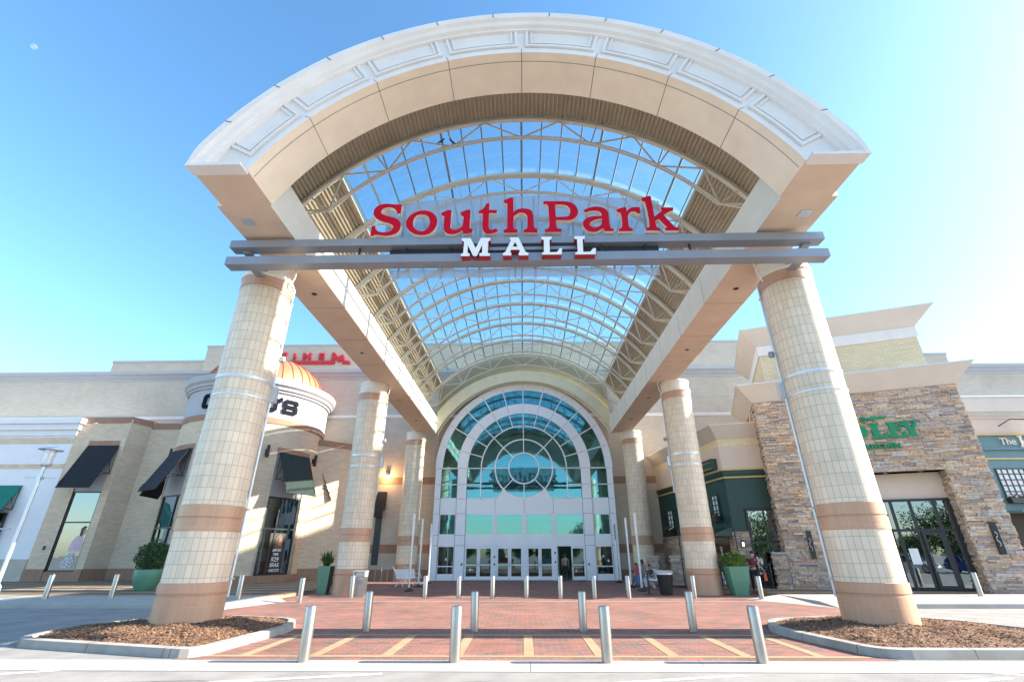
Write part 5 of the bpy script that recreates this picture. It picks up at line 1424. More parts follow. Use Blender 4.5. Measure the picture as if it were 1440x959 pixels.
for k in range(14):
    t0, t1 = 2 * pi * k / 14, 2 * pi * (k + 1) / 14
    mb.bar((4.92 + .12 * cos(t0), -.13, 8.22 + .12 * sin(t0)), (4.92 + .12 * cos(t1), -.13, 8.22 + .12 * sin(t1)), .09, .07, upv=(0, 1, 0))
mb.extr([(5.12, 8.2), (5.25, 8.16), (5.95, 8.24), (6.02, 8.28), (5.95, 8.31), (5.25, 8.33), (5.12, 8.28)], -.16, -.08)
mb.build('utensil_emblem', M['sign_green'], rl)
for u, z0, z1 in ((1.08, 1.5, 2.8), (8.58, 1.68, 3.05)):
    mb = MB(TS); mb.box(u - .11, u + .11, -.20, -.05, z0, z1)
    sc_ = mb.build('wall_sconce', M['black'], rs)
    mb = MB(TS); pts = [(u - .03 + .05 * sin(k * .9), -.215, z0 + .35 + k * .055) for k in range(12)]
    mb.tube(pts, .012, 6); mb.build('scroll_ornament', M['galv'], sc_)
# free-standing stub wall of the patio
mb = MB(); 
TP = TS @ Matrix.Translation((-.75, -.15, 0))
stone_wall(mb, TP, 0, .62, .10, 1.72, (), 12); 
stone_wall(mb, TP @ Matrix.Translation((0, .62, 0)) @ Matrix.Rotation(-pi / 2, 4, 'Z'), 0, .62, .10, 1.72, (), 13)
pr = mb.build('patio_pier', M['stone'], None, origin=tuple(TP @ Vector((.3, .3, .1))))
tag(pr, 'low ledgestone pier with a pale cap at the patio corner below the stone wall', 'stone pier', 'stone piers of the patio')
mb = MB(TP); mb.box(-.05, .67, -.06, .68, 1.72, 1.80); mb.box(.02, .6, .05, .6, .1, 1.72, 1); mb.build('pier_cap', [M['concrete'], M['joint']], pr)

# ------------------------------------------------------------------ green shop front between the restaurant and the entrance
gs = thing('green_pub', 'dark green pub front with gold trim and yellow brick frieze beside the stone restaurant', 'building', (12, 29, 0))
GA, GB, GC = Vector((14.95, 27.62, 0)), Vector((11.62, 28.45, 0)), Vector((10.35, 38.28, 0))
def seg_T(a, b):   # local x from a to b, outward is -y
    d = (b - a); L = d.length; an = atan2(d.y, d.x)
    return Matrix.Translation(a) @ Matrix.Rotation(an, 4, 'Z'), L
Tf, Lf = seg_T(GB, GA)
Tl, Ll = seg_T(GC, GB)
HZ = dict(stone=2.85, green=6.2, peach=7.55, frieze=8.0, top=8.75)
gd = (Ll - 3.4, Ll - .55)
for T, L, side in ((Tf, Lf, 0), (Tl, Ll, 1)):
    mb = MB()
    if side == 0:
        stone_wall(mb, T, 0, L, .1, HZ['stone'], [(.78, 2.62, 0, 9)], 21)
    else:
        stone_wall(mb, T, 0, L, .1, HZ['stone'], [(gd[0], gd[1], 0, 2.6)], 22)
    mb.build('stone_base', M['stone'], gs)
    mb = MB(T)
    if side == 0:
        mb.face([(0, .03, 4.05), (L, .03, 4.05), (L, .03, HZ['green']), (0, .03, HZ['green'])])
        mb.face([(0, .03, HZ['stone']), (.75, .03, HZ['stone']), (.75, .03, 4.05), (0, .03, 4.05)]); mb.face([(2.65, .03, HZ['stone']), (L, .03, HZ['stone']), (L, .03, 4.05), (2.65, .03, 4.05)])
        mb.face([(0, .2, 0), (.78, .2, 0), (.78, .2, 3), (0, .2, 3)]); mb.face([(2.62, .2, 0), (L, .2, 0), (L, .2, 3), (2.62, .2, 3)])
    else:
        mb.face([(0, .03, HZ['stone'] - .1), (L, .03, HZ['stone'] - .1), (L, .03, HZ['green']), (0, .03, HZ['green'])])
        mb.face([(0, .2, 0), (gd[0], .2, 0), (gd[0], .2, 3), (0, .2, 3)])
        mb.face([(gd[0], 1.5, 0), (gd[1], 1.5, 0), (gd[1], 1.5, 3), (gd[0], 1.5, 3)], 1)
    mb.build('green_panel', [M['green_wall'], M['joint']], gs)
    mb = MB(T)
    for z, d_, h_ in ((5.72, .05, .08), (6.15, .12, .07)): mb.box(-.02, L + .02, -d_, .02, z, z + h_, 0)
    mb.build('gold_trim', M['gold'], gs)
    mb = MB(T); mb.box(0, L, -.05, .02, 5.95, 6.15); mb.build('green_cornice', M['green_wall'], gs)
    mb = MB(T); mb.face([(0, .0, 6.22), (L, .0, 6.22), (L, 0, HZ['peach']), (0, 0, HZ['peach'])], 0); mb.face([(0, .01, HZ['peach']), (L, .01, HZ['peach']), (L, .01, HZ['frieze']), (0, .01, HZ['frieze'])], 1)
    mb.build('upper_wall', [M['peach'], M['brick_yellow']], gs)
# flared cornice round the corner
mb = MB()
def off(p, n1, d): return (p.x + n1.x * d, p.y + n1.y * d)
nf = (Tf.to_3x3() @ Vector((0, -1, 0))); nl = (Tl.to_3x3() @ Vector((0, -1, 0)))
nb = (nf + nl); nb = nb / (nb.dot(nf))
fl = .55
for a, b, na, nbb in ((GC, GB, nl, nb), (GB, GA, nb, nf)):
    mb.face([(a.x, a.y, HZ['frieze']), (b.x, b.y, HZ['frieze']), (*off(b, nbb, fl), HZ['top']), (*off(a, na, fl), HZ['top'])])
    mb.face([(*off(a, na, fl), HZ['top']), (*off(b, nbb, fl), HZ['top']), (b.x + 1.5, b.y + 3, HZ['top']), (a.x + 1.5, a.y + 3, HZ['top'])])
    mb.face([(*off(a, na, fl + .01), HZ['top'] - .02), (*off(b, nbb, fl + .01), HZ['top'] - .02), (*off(b, nbb, fl + .01), HZ['top'] + .05), (*off(a, na, fl + .01), HZ['top'] + .05)])
mb.build('flared_cornice', M['parapet'], gs)
# big window on the front
def grid_window(root, T, x0, x1, z0, z1, nx, nz, y=-.02, f=.08, matf=None, glassm=None, name='window'):
    mb = MB(T)
    mb.box(x0, x1, y - .04, y + .06, z0, z0 + f); mb.box(x0, x1, y - .04, y + .06, z1 - f, z1)
    mb.box(x0, x0 + f, y - .04, y + .06, z0 + f, z1 - f); mb.box(x1 - f, x1, y - .04, y + .06, z0 + f, z1 - f)
    for i in range(1, nx): x = x0 + (x1 - x0) * i / nx; mb.box(x - f * .4, x + f * .4, y - .03, y + .05, z0 + f, z1 - f)
    for i in range(1, nz): z = z0 + (z1 - z0) * i / nz; mb.box(x0 + f, x1 - f, y - .028, y + .048, z - f * .4, z + f * .4)
    wi = mb.build(name, matf or M['black'], root)
    mb = MB(T); mb.face([(x0 + .03, y + .01, z0 + .03), (x1 - .03, y + .01, z0 + .03), (x1 - .03, y + .01, z1 - .03), (x0 + .03, y + .01, z1 - .03)]); mb.build('pane', glassm or M['store_glass'], wi)
    return wi
M['pub_glass'] = glass('pub window glass', (.02, .025, .025), (.8, .9, .95), .40, edge=.4)
M['white_pane'] = mat('frosted white pane', (.72, .70, .74), .3, var=.03)
wg = grid_window(gs, Tf, .78, 2.62, .6, 4.02, 2, 2, f=.12, glassm=M['pub_glass'])
mb = MB(Tf); mb.face([(.78, .6, .1), (2.62, .6, .1), (2.62, .6, 4.1), (.78, .6, 4.1)]); mb.build('window_back', M['dark_room'], wg)
def flower_window(root, T, x0, x1, z0, z1, nx, nz):
    wi = grid_window(root, T, x0, x1, z0, z1, nx, nz, y=-.03, f=.07, matf=M['green_wall'], glassm=M['white_pane'])
    mb = MB(T); xm, xn = x0 - .12, x1 + .12
    mb.extr([(xm, z0 - .05), (xm + .06, z0 - .34), (xn - .06, z0 - .34), (xn, z0 - .05)], -.42, -.08)
    fb = mb.build('flower_box', M['black'], wi)
    mb = MB(T)
    for _ in range(110):
        p = Vector((random.uniform(xm, xn), random.uniform(-.46, -.1), z0 - .06 + random.uniform(-.03, .22))); m = 0 if random.random() < .82 else random.choice((1, 2))
        d = Vector((random.uniform(-1, 1), random.uniform(-1, 1), random.uniform(-.3, 1))).normalized() * .07; e = d.cross(Vector((random.uniform(-1, 1), random.uniform(-1, 1), .3))).normalized() * .045
        mb.face([p - d, p + e, p + d, p - e], m)
    mb.build('flowers', [M['leaf'], M['flower_red'], M['white']], fb)
    return wi
M['flower_red'] = mat('red petals', (.55, .02, .06), .6)
flower_window(gs, Tl, Ll - 1.75, Ll - 1.0, 3.75, 4.95, 2, 4)
flower_window(gs, Tl, 1.5, 2.4, 3.3, 4.6, 2, 4)
mb = MB(Tl); mb.extr([(gd[0] - .3, 2.62), (gd[1] + .5, 2.62), (gd[1] + .5, 2.70), (gd[0] - .3, 2.70)], -1.2, .02); mb.face([(gd[0] - .3, 0, 3.1), (gd[0] - .3, -1.2, 2.7), (gd[1] + .5, -1.2, 2.7), (gd[1] + .5, 0, 3.1)]); mb.face([(gd[1] + .5, 0, 3.1), (gd[1] + .5, -1.2, 2.7), (gd[1] + .5, 0, 2.7)])
mb.build('door_canopy', M['green_wall'], gs)
mb = MB(Tl); mb.box(gd[0] - .1, gd[1] + .1, -.32, -.06, 6.3, 6.85); mb.box(gd[0] - .14, gd[1] + .14, -.36, -.02, 6.85, 6.92); mb.build('sign_board', M['green_wall'], gs)
mb = MB(Tl); mb.box(gd[0] + .05, gd[1] - .05, -.335, -.325, 6.38, 6.41); mb.box(gd[0] + .05, gd[1] - .05, -.335, -.325, 6.74, 6.77); mb.build('gold_line', M['gold'], gs)
mb = MB(Tf); mb.box(.28, .42, -.2, -.05, 2.05, 2.4); lan = mb.build('wall_lantern', M['black'], gs)
_m, _nt, _p = nodes_of('lantern glow'); _p.inputs['Emission Color'].default_value = (1, .75, .45, 1); _p.inputs['Emission Strength'].default_value = 3; M['glow'] = _m
mb = MB(Tf); mb.box(.31, .39, -.215, -.2, 2.1, 2.3); mb.build('lantern_light', M['glow'], lan)

# ------------------------------------------------------------------ slate teal shop at far right
hs_ = thing('slate_teal_shop', 'slate teal shop front with gold trim and serif lettering at the far right', 'building', (30, 30, 0))
Yh = 30.0
mb = MB()
mb.box(20, 70, Yh + .3, 38.3, .12, 11.0, 0)
mb.face([(20, Yh, 3.9), (70, Yh, 3.9), (70, Yh, 8.55), (20, Yh, 8.55)], 1)
mb.face([(20, Yh - .02, 8.55), (70, Yh - .02, 8.55), (70, Yh - .02, 9.55), (20, Yh - .02, 9.55)], 2)
mb.face([(20, Yh, 9.55), (70, Yh, 9.55), (70, Yh, 10.0), (20, Yh, 10.0)], 3)
mb.box(20, 70, Yh - .05, Yh + .3, 10.0, 10.95, 4); mb.box(20, 70, Yh - .12, Yh + .3, 9.52, 9.58, 2); mb.box(20, 70, Yh - .15, Yh + .4, 10.95, 11.05, 5)
mb.face([(20, Yh + .25, .1), (70, Yh + .25, .1), (70, Yh + .25, 3.9), (20, Yh + .25, 3.9)], 6)
mb.build('shop_front', [M['lavender'], M['blue_wall'], M['peach'], M['brick_pale'], M['parapet'], M['galv'], M['dark_room']], hs_)
mb = MB()
for z, d in ((8.46, .14), (6.98, .08)): mb.box(20, 70, Yh - d, Yh, z, z + .09)
mb.build('gold_trim', M['gold'], hs_)
mb = MB(); mb.box(20, 70, Yh - .16, Yh, 7.55, 7.68); mb.box(28.1, 28.2, Yh - .1, Yh, 3.9, 6.7); mb.build('moulding', M['blue_wall'], hs_)
flower_window(hs_, Matrix.Translation((0, Yh, 0)), 28.75, 30.5, 4.75, 6.45, 5, 5)
mb = text_mb('The', .62, .05, None, Matrix.Translation((29.75, Yh - .05, 7.88)), align='LEFT'); text_mb('H', 1.0, .05, mb, Matrix.Translation((30.95, Yh - .05, 7.72)), align='LEFT', bold=.02)
mb.box(30.9, 31.2, Yh - .075, Yh - .03, 7.72, 7.79); mb.box(31.3, 31.75, Yh - .0755, Yh - .03, 7.72, 7.79); mb.box(30.9, 31.2, Yh - .0755, Yh - .03, 8.36, 8.43)
mb.build('shop_lettering', M['cream_edge'], hs_)
mb = MB(); mb.tube([(30.1, Yh - .02, 9.05), (30.4, Yh - .6, 9.35), (31.2, Yh - 1.1, 9.2)], .03, 6); mb.lathe([(0, 8.3), (.42, 8.35), (.36, 8.8), (.12, 9.2), (0, 9.25)], 31.2, Yh - 1.1, 16, 1); mb.build('sign_lamp', [M['black'], M['white']], hs_)
mb = MB(); mb.box(28.4, 60, Yh - 1.0, Yh, 3.86, 3.98); mb.build('door_canopy', M['blue_wall'], hs_)
# ------------------------------------------------------------------ bollards
mb = MB()
mb.lathe([(.0, .0), (.10, 0), (.10, .845), (.094, .868), (.075, .878), (0, .88)], 0, 0, 28)
b0 = mb.build('bollard', M['steel'])
used = []
def bollard(x, y, z, label, group):
    if not used: o = b0; used.append(1)
    else: o = b0.copy(); COL.objects.link(o)
    o.location = (x, y, z); o.rotation_euler = (random.uniform(-.010, .010), random.uniform(-.010, .010), random.uniform(0, 6))
    tag(o, label, 'bollard', group)
for i in range(4): bollard((-1.5 + i) * 2.717 + .01, 9.93, -.002, f'steel bollard at the front brick edge, {ordinal(i)} of the nearest four', 'steel bollards')
for i in range(4): bollard((-1.5 + i) * 2.717 + .01, 13.6, -.004, f'steel bollard behind the tan bands between the islands, {ordinal(i)} of four', 'steel bollards')
for i in range(7): bollard((-3 + i) * 1.4636 + .01, 22.9, -.004, f'smaller looking steel bollard in the row before the glass doors, {ordinal(i)} of seven', 'steel bollards')
for x, y, z, l in ((-19.35, 21.0, .13, 'steel bollard on the left sidewalk kerb below the poster window'), (-16.97, 21.4, .13, 'steel bollard on the left sidewalk kerb just left of the round topiary pot'),
                   (-11.35, 20.75, .13, 'steel bollard close behind the near left column, at the sidewalk corner'), (-9.0, 21.0, -.004, 'steel bollard before the slim dark planter on the left'),
                   (-7.72, 23.3, -.004, 'steel bollard in front of the litter bin at the left middle column'), (7.21, 22.97, -.004, 'steel bollard in front of the right middle column base'),
                   (9.75, 22.3, -.004, 'steel bollard beside the man in the dark red shirt'), (14.15, 23.6, .13, 'steel bollard half hidden behind the near right column'),
                   (18.7, 22.3, .13, 'steel bollard in front of the restaurant glass door')):
    bollard(x, y, z, l, 'steel bollards')

# ------------------------------------------------------------------ slender poles by the entrance
def pole(x, y, h, label, wt):
    t = thing('marker_pole', label, 'pole', (x, y, 0), 'slender poles beside the entrance')
    mb = MB(); mb.tube([(x, y, .05), (x, y, h * .72)], .058, 12); mb.build('pole_shaft', M['galv'], t)
    mb = MB(); mb.tube([(x, y, h * .72), (x, y, h)], .064, 12); mb.build('pole_top', M['white'] if wt else M['sign_steel'], t)
    mb = MB(); mb.lathe([(0, 0), (.24, 0), (.24, .06), (.12, .12), (.07, .16), (0, .17)], x, y, 20); mb.build('pole_foot', M['black'], t)
for x, y, h, l, wt in ((-6.06, 27.3, 3.75, 'nearest of three slender poles left of the doors, tallest with a white top', 1), (-6.24, 30.6, 3.7, 'middle of three slender poles left of the doors, by the white bench', 1),
                  (-6.30, 34.0, 3.6, 'farthest of three slender poles left of the doors', 1), (6.18, 34.8, 3.6, 'farthest of three slender poles right of the doors', 0),
                  (6.0, 30.0, 3.7, 'middle of three slender poles right of the doors, by the seated girl', 1), (5.95, 27.2, 3.75, 'nearest of three slender poles right of the doors, by the dark bin', 1)):
    pole(x, y, h, l, wt)

# ------------------------------------------------------------------ wire benches
def bench(label, loc, rz):
    t = thing('wire_bench', label, 'bench', (0, 0, 0), 'white wire benches')
    def sl(pts, nm):
        mb = MB()
        for k in range(13):
            x = -.85 + 1.7 * k / 12
            mb.tube([(x, y, z) for y, z in pts], .011, 5)
        for j in range(len(pts)):
            mb.tube([(-.88, pts[j][0], pts[j][1]), (.88, pts[j][0], pts[j][1])], .016, 6)
        return mb.build(nm, M['white'], t)
    sl([(-.28, .43), (-.1, .44), (.08, .42), (.22, .43)], 'seat')
    sl([(.24, .46), (.29, .62), (.34, .76), (.38, .90)], 'backrest')
    mb = MB(); mb.face([(-.86, -.28, .436), (.86, -.28, .436), (.86, .22, .428), (-.86, .22, .428)]); mb.face([(-.86, .25, .47), (.86, .25, .47), (.86, .375, .88), (-.86, .375, .88)]); mb.build('mesh_sheet', M['wire_mesh'], t)
    for x in (-.8, .8):
        mb = MB(); mb.tube([(x, -.3, 0), (x, -.02, .42), (x, .32, 0)], .02, 6); mb.tube([(x, .3, .0), (x, .0, .2)], .015, 6); mb.build('leg', M['white'], t)
        mb = MB(); pts = [(x, -.28, .44)] + [(x, -.30 + .02 * k, .44 + .22 * sin(k / 8 * pi * .6)) for k in range(1, 8)] + [(x, .1, .66), (x, .31, .66)]; mb.tube(pts, .018, 6); mb.build('armrest', M['white'], t)
    t.location = loc; t.rotation_euler = (0, 0, rz)
    return t
_m = bpy.data.materials.new('wire mesh'); _m.use_nodes = True; _nt = _m.node_tree; _p = _nt.nodes['Principled BSDF']; _p.inputs['Base Color'].default_value = (.78, .78, .8, 1)
_t = _nt.nodes.new('ShaderNodeBsdfTransparent'); _x = _nt.nodes.new('ShaderNodeMixShader'); _x.inputs[0].default_value = .85; _nt.links.new(_t.outputs[0], _x.inputs[1]); _nt.links.new(_p.outputs[0], _x.inputs[2]); _nt.links.new(_x.outputs[0], _nt.nodes['Material Output'].inputs[0])
M['wire_mesh'] = _m
bench('white wire bench in the sun left of the doors, turned to face the walkway', (-7.0, 31.4, 0), radians(62))
bench('white wire bench right of the doors, with people sitting on it', (6.95, 31.0, 0), radians(-76))
bench('empty white wire bench right of the doors, beside the dark bin', (7.15, 28.6, 0), radians(-70))

# ------------------------------------------------------------------ bins
def tbin(label, x, y, dark):
    t = thing('litter_bin', label, 'bin', (x, y, 0))
    mb = MB()
    if dark:
        mb.lathe([(0, .02), (.27, .02), (.34, .84), (.0, .84)], x, y, 28)
        for k in range(28):
            a = 2 * pi * k / 28; mb.bar((x + .28 * sin(a), y - .28 * cos(a), .04), (x + .355 * sin(a), y - .355 * cos(a), .85), .05, .02, upv=(sin(a), -cos(a), 0))
        mb.build('bin_body', M['black'], t)
        mb = MB(); mb.lathe([(.37, .84), (.39, .86), (.39, .91), (.33, .93), (.18, .92), (.16, .86)], x, y, 28); mb.build('bin_rim', M['galv'], t)
    else:
        mb.box(x - .27, x + .27, y - .25, y + .25, .03, .80); mb.box(x - .30, x + .30, y - .28, y + .28, 0, .05); b_ = mb.build('bin_body', M['steel'], t, bevel=.02)
        mb = MB(); mb.box(x - .29, x + .29, y - .27, y + .27, 1.0, 1.05); mb.box(x - .27, x - .23, y - .25, y + .25, .80, 1.0); mb.box(x + .23, x + .27, y - .25, y + .25, .80, 1.0); mb.build('bin_hood', M['galv'], t)
        mb = MB(); mb.box(x - .21, x + .21, y - .26, y - .252, .5, .7); mb.build('bin_plate', M['sign_steel'], t)
        mb = MB(); mb.box(x - .2, x + .2, y - .15, y + .2, .805, .97); mb.build('bin_liner', M['cream_edge'], t)
tbin('silver square litter bin with a hood beside the left middle column', -7.6, 23.95, 0)
tbin('dark slatted round bin with a pale rim beside the right bench', 6.55, 24.9, 1)

# ------------------------------------------------------------------ planters
def leafball(mb, c, rx, rz, n, size, m=0, inner=.55, flat=0, rnd=random, lump=.2):
    for _ in range(n):
        th = rnd.uniform(0, 2 * pi); u = rnd.uniform(-1, 1); s = sqrt(1 - u * u)
        rr = (inner + (1 - inner) * rnd.random() ** .5) * (1 + lump * (sin(3 * th + 4 * u) * cos(5 * u + th)))
        p = Vector((c[0] + rx * rr * s * cos(th), c[1] + rx * rr * s * sin(th), c[2] + rz * rr * u))
        d = Vector((rnd.gauss(0, 1), rnd.gauss(0, 1), rnd.gauss(0, 1) + .3)).normalized() * size * rnd.uniform(.6, 1.3)
        e = d.cross(Vector((rnd.gauss(0, 1), rnd.gauss(0, 1), rnd.gauss(0, 1)))).normalized() * size * .45
        mb.face([p - d, p + e, p + d, p - e], m)
t = thing('topiary_planter', 'round sage green pot with a clipped boxwood globe on the left sidewalk', 'planter', (-18.75, 25.6, .13))
x, y = -18.75, 25.6
mb = MB(); mb.lathe([(0, .13), (.36, .13), (.50, .35), (.60, .70), (.62, .98), (.58, 1.08), (.53, 1.07), (.52, .98), (0, .97)], x, y, 36); mb.build('pot', M['green_pot'], t)
mb = MB(); mb.lathe([(0, .975), (.52, .975)], x, y, 24); mb.build('soil', M['mulch'], t)
mb = MB(); mb.tube([(x, y, .95), (x + .02, y, 1.3), (x - .1, y, 1.8)], [.05, .04, .03], 6); mb.tube([(x, y, 1.2), (x + .2, y - .1, 1.75)], [.03, .02], 6); mb.build('stem', M['bark'], t)
mb = MB(); leafball(mb, (x, y, 1.66), .69, .68, 4800, .05, inner=.62); leafball(mb, (x + .25, y - .2, 1.9), .5, .45, 900, .05); mb.build('foliage', M['leaf'], t)
def square_planter(nm, label, x, y, wt, wb, h, m, kind, z0=0):
    t = thing(nm, label, 'planter', (x, y, z0))
    mb = MB(); a, b = wb / 2, wt / 2
    q = lambda w_, z: [(x - w_, y - w_, z), (x + w_, y - w_, z), (x + w_, y + w_, z), (x - w_, y + w_, z)]
    mid = q(a + (b - a) * .62, z0 + h * .5)
    A, B = q(a, z0), q(b, z0 + h); C_ = q(b - .05, z0 + h); D = q(b - .06, z0 + h - .09)
    for P, Q in ((A, mid), (mid, B), (B, C_), (C_, D)):
        for i in range(4): mb.face([P[i], P[(i + 1) % 4], Q[(i + 1) % 4], Q[i]], 1 if (m[1] and i == 1 and P in (A, mid)) else 0)
    mb.build('pot', [m[0], m[1] or m[0]], t)
    mb = MB(); mb.face(D); mb.build('soil', M['mulch'], t)
    mb = MB()
    if kind == 'grass':
        for _ in range(1500):
            a_ = random.uniform(0, 2 * pi); r0 = random.uniform(0, b - .08); L = random.uniform(.35, .75); lean = random.uniform(.1, .85) * (.3 + r0)
            p = Vector((x + r0 * cos(a_), y + r0 * sin(a_), z0 + h - .08)); d = Vector((cos(a_), sin(a_), 0)); s = Vector((-sin(a_), cos(a_), 0)) * .010
            m1 = p + d * lean * .5 + Vector((0, 0, L * .7)); e = p + d * lean * 1.1 + Vector((0, 0, L * .85))
            mb.face([p - s, p + s, m1 + s, m1 - s]); mb.face([m1 - s, m1 + s, e])
        leafball(mb, (x, y, z0 + h + .28), .56, .34, 1500, .05, inner=.5)
    else:
        for _ in range(60):
            a_ = random.uniform(0, 2 * pi); L = random.uniform(.4, .85); ln = random.uniform(.15, .5)
            p = Vector((x + random.uniform(-.08, .08), y + random.uniform(-.08, .08), z0 + h - .08)); d = Vector((cos(a_), sin(a_), 0)); s = Vector((-sin(a_), cos(a_), 0)) * .045
            m1 = p + d * ln * .4 + Vector((0, 0, L * .6)); e = p + d * ln + Vector((0, 0, L))
            mb.face([p - s * .5, p + s * .5, m1 + s, m1 - s]); mb.face([m1 - s, m1 + s, e])
        leafball(mb, (x, y, z0 + h + .25), .3, .25, 160, .07, inner=.2)
    mb.build('plant', M['leaf_bright'] if kind == 'grass' else M['leaf'], t)
square_planter('tall_planter', 'tall tapered dark green planter with a spiky plant beside the left middle column', -9.72, 25.2, .60, .42, 1.22, (M['green_pot'], M['dark_pot']), 'spiky')
square_planter('tall_planter', 'big tapered sage green planter with bright grass beside the right middle column', 9.80, 24.6, .92, .58, 1.2, (M['green_pot'], None), 'grass')

# ------------------------------------------------------------------ stanchion, patio fence, furniture, heater, rack
t = thing('sign_stanchion', 'thin black post on a flat base standing between the right bench and the bollards', 'stanchion', (5.75, 24.9, 0))
mb = MB(); mb.lathe([(0, 0), (.21, 0), (.21, .025), (.04, .05), (0, .05)], 5.75, 24.9, 20); mb.build('base', M['black'], t)
mb = MB(); mb.tube([(5.75, 24.9, .04), (5.75, 24.9, 1.05)], .045, 10); mb.build('post', M['black'], t)
for i, (x, y, h, l) in enumerate(((8.9, 29.6, 3.0, 'tall thin black pole behind the dark bin by the stone piers'), (11.2, 27.3, 2.9, 'tall thin black pole behind the man in the dark red shirt'))):
    mb = MB(); mb.tube([(x, y, .1), (x, y, h)], .035, 8); mb.box(x - .1, x + .1, y - .1, y + .1, .1, .13)
    tag(mb.build('patio_pole', M['black'], None, origin=(x, y, .1)), l, 'pole', 'black patio poles')
for i, (x, y, l) in enumerate(((7.75, 31.6, 'low ledgestone pier behind the right bench, nearer the entrance'), (8.95, 30.6, 'low ledgestone pier just left of the right middle column'))):
    mb = MB(); Tq = Matrix.Translation((x, y, 0)) @ Matrix.Rotation(radians(-20), 4, 'Z')
    for k in range(4): stone_wall(mb, Tq @ Matrix.Rotation(k * pi / 2, 4, 'Z') @ Matrix.Translation((-.34, -.34, 0)), 0, .68, .1, 1.55, (), 30 + 4 * i + k)
    pr = mb.build('patio_pier', M['stone'], None, origin=(x, y, .1)); tag(pr, l, 'stone pier', 'stone piers of the patio')
    mb = MB(Tq); mb.box(-.42, .42, -.42, .42, 1.55, 1.63); mb.box(-.3, .3, -.3, .3, .1, 1.55, 1); mb.build('pier_cap', [M['concrete'], M['joint']], pr)
def fence(p, q, label, h=1.1):
    p, q = Vector((*p, .12)), Vector((*q, .12)); L = (q - p).length
    t = thing('patio_fence', label, 'fence', tuple(p), 'black patio fences')
    mb = MB()
    for z in (.12, h): mb.bar(p + Vector((0, 0, z)), q + Vector((0, 0, z)), .035, .035)
    mb.build('rail', M['black'], t)
    mb = MB(); n = int(L / .11)
    for k in range(n + 1): c = p.lerp(q, k / n); mb.bar(c + Vector((0, 0, .1)), c + Vector((0, 0, h)), .016, .016)
    mb.build('picket', M['black'], t)
    for e in (p, q):
        mb = MB(); mb.bar(e, e + Vector((0, 0, h + .06)), .05, .05); mb.build('post', M['black'], t)
fence((9.35, 30.2), (10.6, 27.6), 'black picket fence behind the right middle column')
fence((10.6, 27.5), (12.5, 26.9), 'black picket fence of the patio behind the dark red shirt and planter')
def bar_chair(label, x, y, rz):
    t = thing('bar_chair', label, 'chair', (0, 0, 0), 'black bar chairs on the patio')
    mb = MB(); mb.box(-.21, .21, -.21, .21, .74, .78); mb.build('seat', M['black'], t)
    mb = MB()
    for x_ in (-.2, .2): mb.bar((x_, .2, .75), (x_, .26, 1.25), .03, .03)
    for z in (.9, 1.02, 1.14, 1.24): mb.bar((-.2, .215 + (z - .75) * .1, z), (.2, .215 + (z - .75) * .1, z), .05, .015)
    mb.build('backrest', M['black'], t)
    for sx, sy in ((-1, -1), (1, -1), (-1, 1), (1, 1)):
        mb = MB(); mb.bar((sx * .19, sy * .19, .75), (sx * .23, sy * .23, 0), .03, .03); mb.build('leg', M['black'], t)
    mb = MB()
    for s in (-1, 1): mb.bar((-.21, s * .21, .28), (.21, s * .21, .28), .02, .02); mb.bar((s * .21, -.21, .32), (s * .21, .21, .32), .02, .02)
    mb.build('footrest', M['black'], t)
    t.location = (x, y, .125); t.rotation_euler = (0, 0, rz)
bar_chair('black bar chair on the patio right of the man in the dark red shirt', 12.35, 27.45, radians(20))
bar_chair('black bar chair on the patio beside the low stone pier', 13.0, 27.75, radians(-60))
bar_chair('black bar chair in the dark doorway behind the bright grass planter', 10.9, 28.9, radians(80))
t = thing('bar_table', 'tall black bistro table under the pub window', 'table', (12.75, 28.1, .125))
mb = MB(); mb.box(12.4, 13.1, 27.85, 28.4, 1.12, 1.16); mb.build('table_top', M['black'], t)
mb = MB(); mb.tube([(12.75, 28.12, .15), (12.75, 28.12, 1.12)], .04, 8); mb.build('table_post', M['black'], t)
mb = MB(); mb.lathe([(0, .125), (.26, .125), (.26, .145), (.05, .17), (0, .17)], 12.75, 28.12, 16); mb.build('table_foot', M['black'], t)
hx, hy = 11.25, 29.6
t = thing('patio_heater', 'steel mushroom patio heater in the dark pub doorway', 'heater', (hx, hy, .12))
mb = MB(); mb.lathe([(0, .12), (.23, .12), (.23, .75), (.2, .8), (0, .8)], hx, hy, 20); mb.build('heater_base', M['galv'], t)
mb = MB(); mb.tube([(hx, hy, .8), (hx, hy, 1.9)], .035, 8); mb.build('heater_post', M['galv'], t)
mb = MB(); mb.lathe([(0, 1.85), (.09, 1.85), (.11, 2.1), (0, 2.12)], hx, hy, 16); mb.build('burner', M['steel'], t)
mb = MB(); mb.lathe([(.42, 2.16), (.40, 2.19), (.15, 2.25), (0, 2.26)], hx, hy, 24); mb.build('reflector', M['steel'], t)
t = thing('bicycle_rack', 'low looped metal bicycle rack by the brick wall left of the doors', 'rack', (-9.2, 35.4, 0))
for k in range(3):
    mb = MB(); cx_ = -10.0 + k * .85
    mb.tube([(cx_ - .22, 35.4, 0)] + [(cx_ - .22 * cos(a / 8 * pi), 35.4, .72 + .22 * sin(a / 8 * pi)) for a in range(9)] + [(cx_ + .22, 35.4, 0)], .025, 8); mb.build('hoop', M['sign_steel'], t)
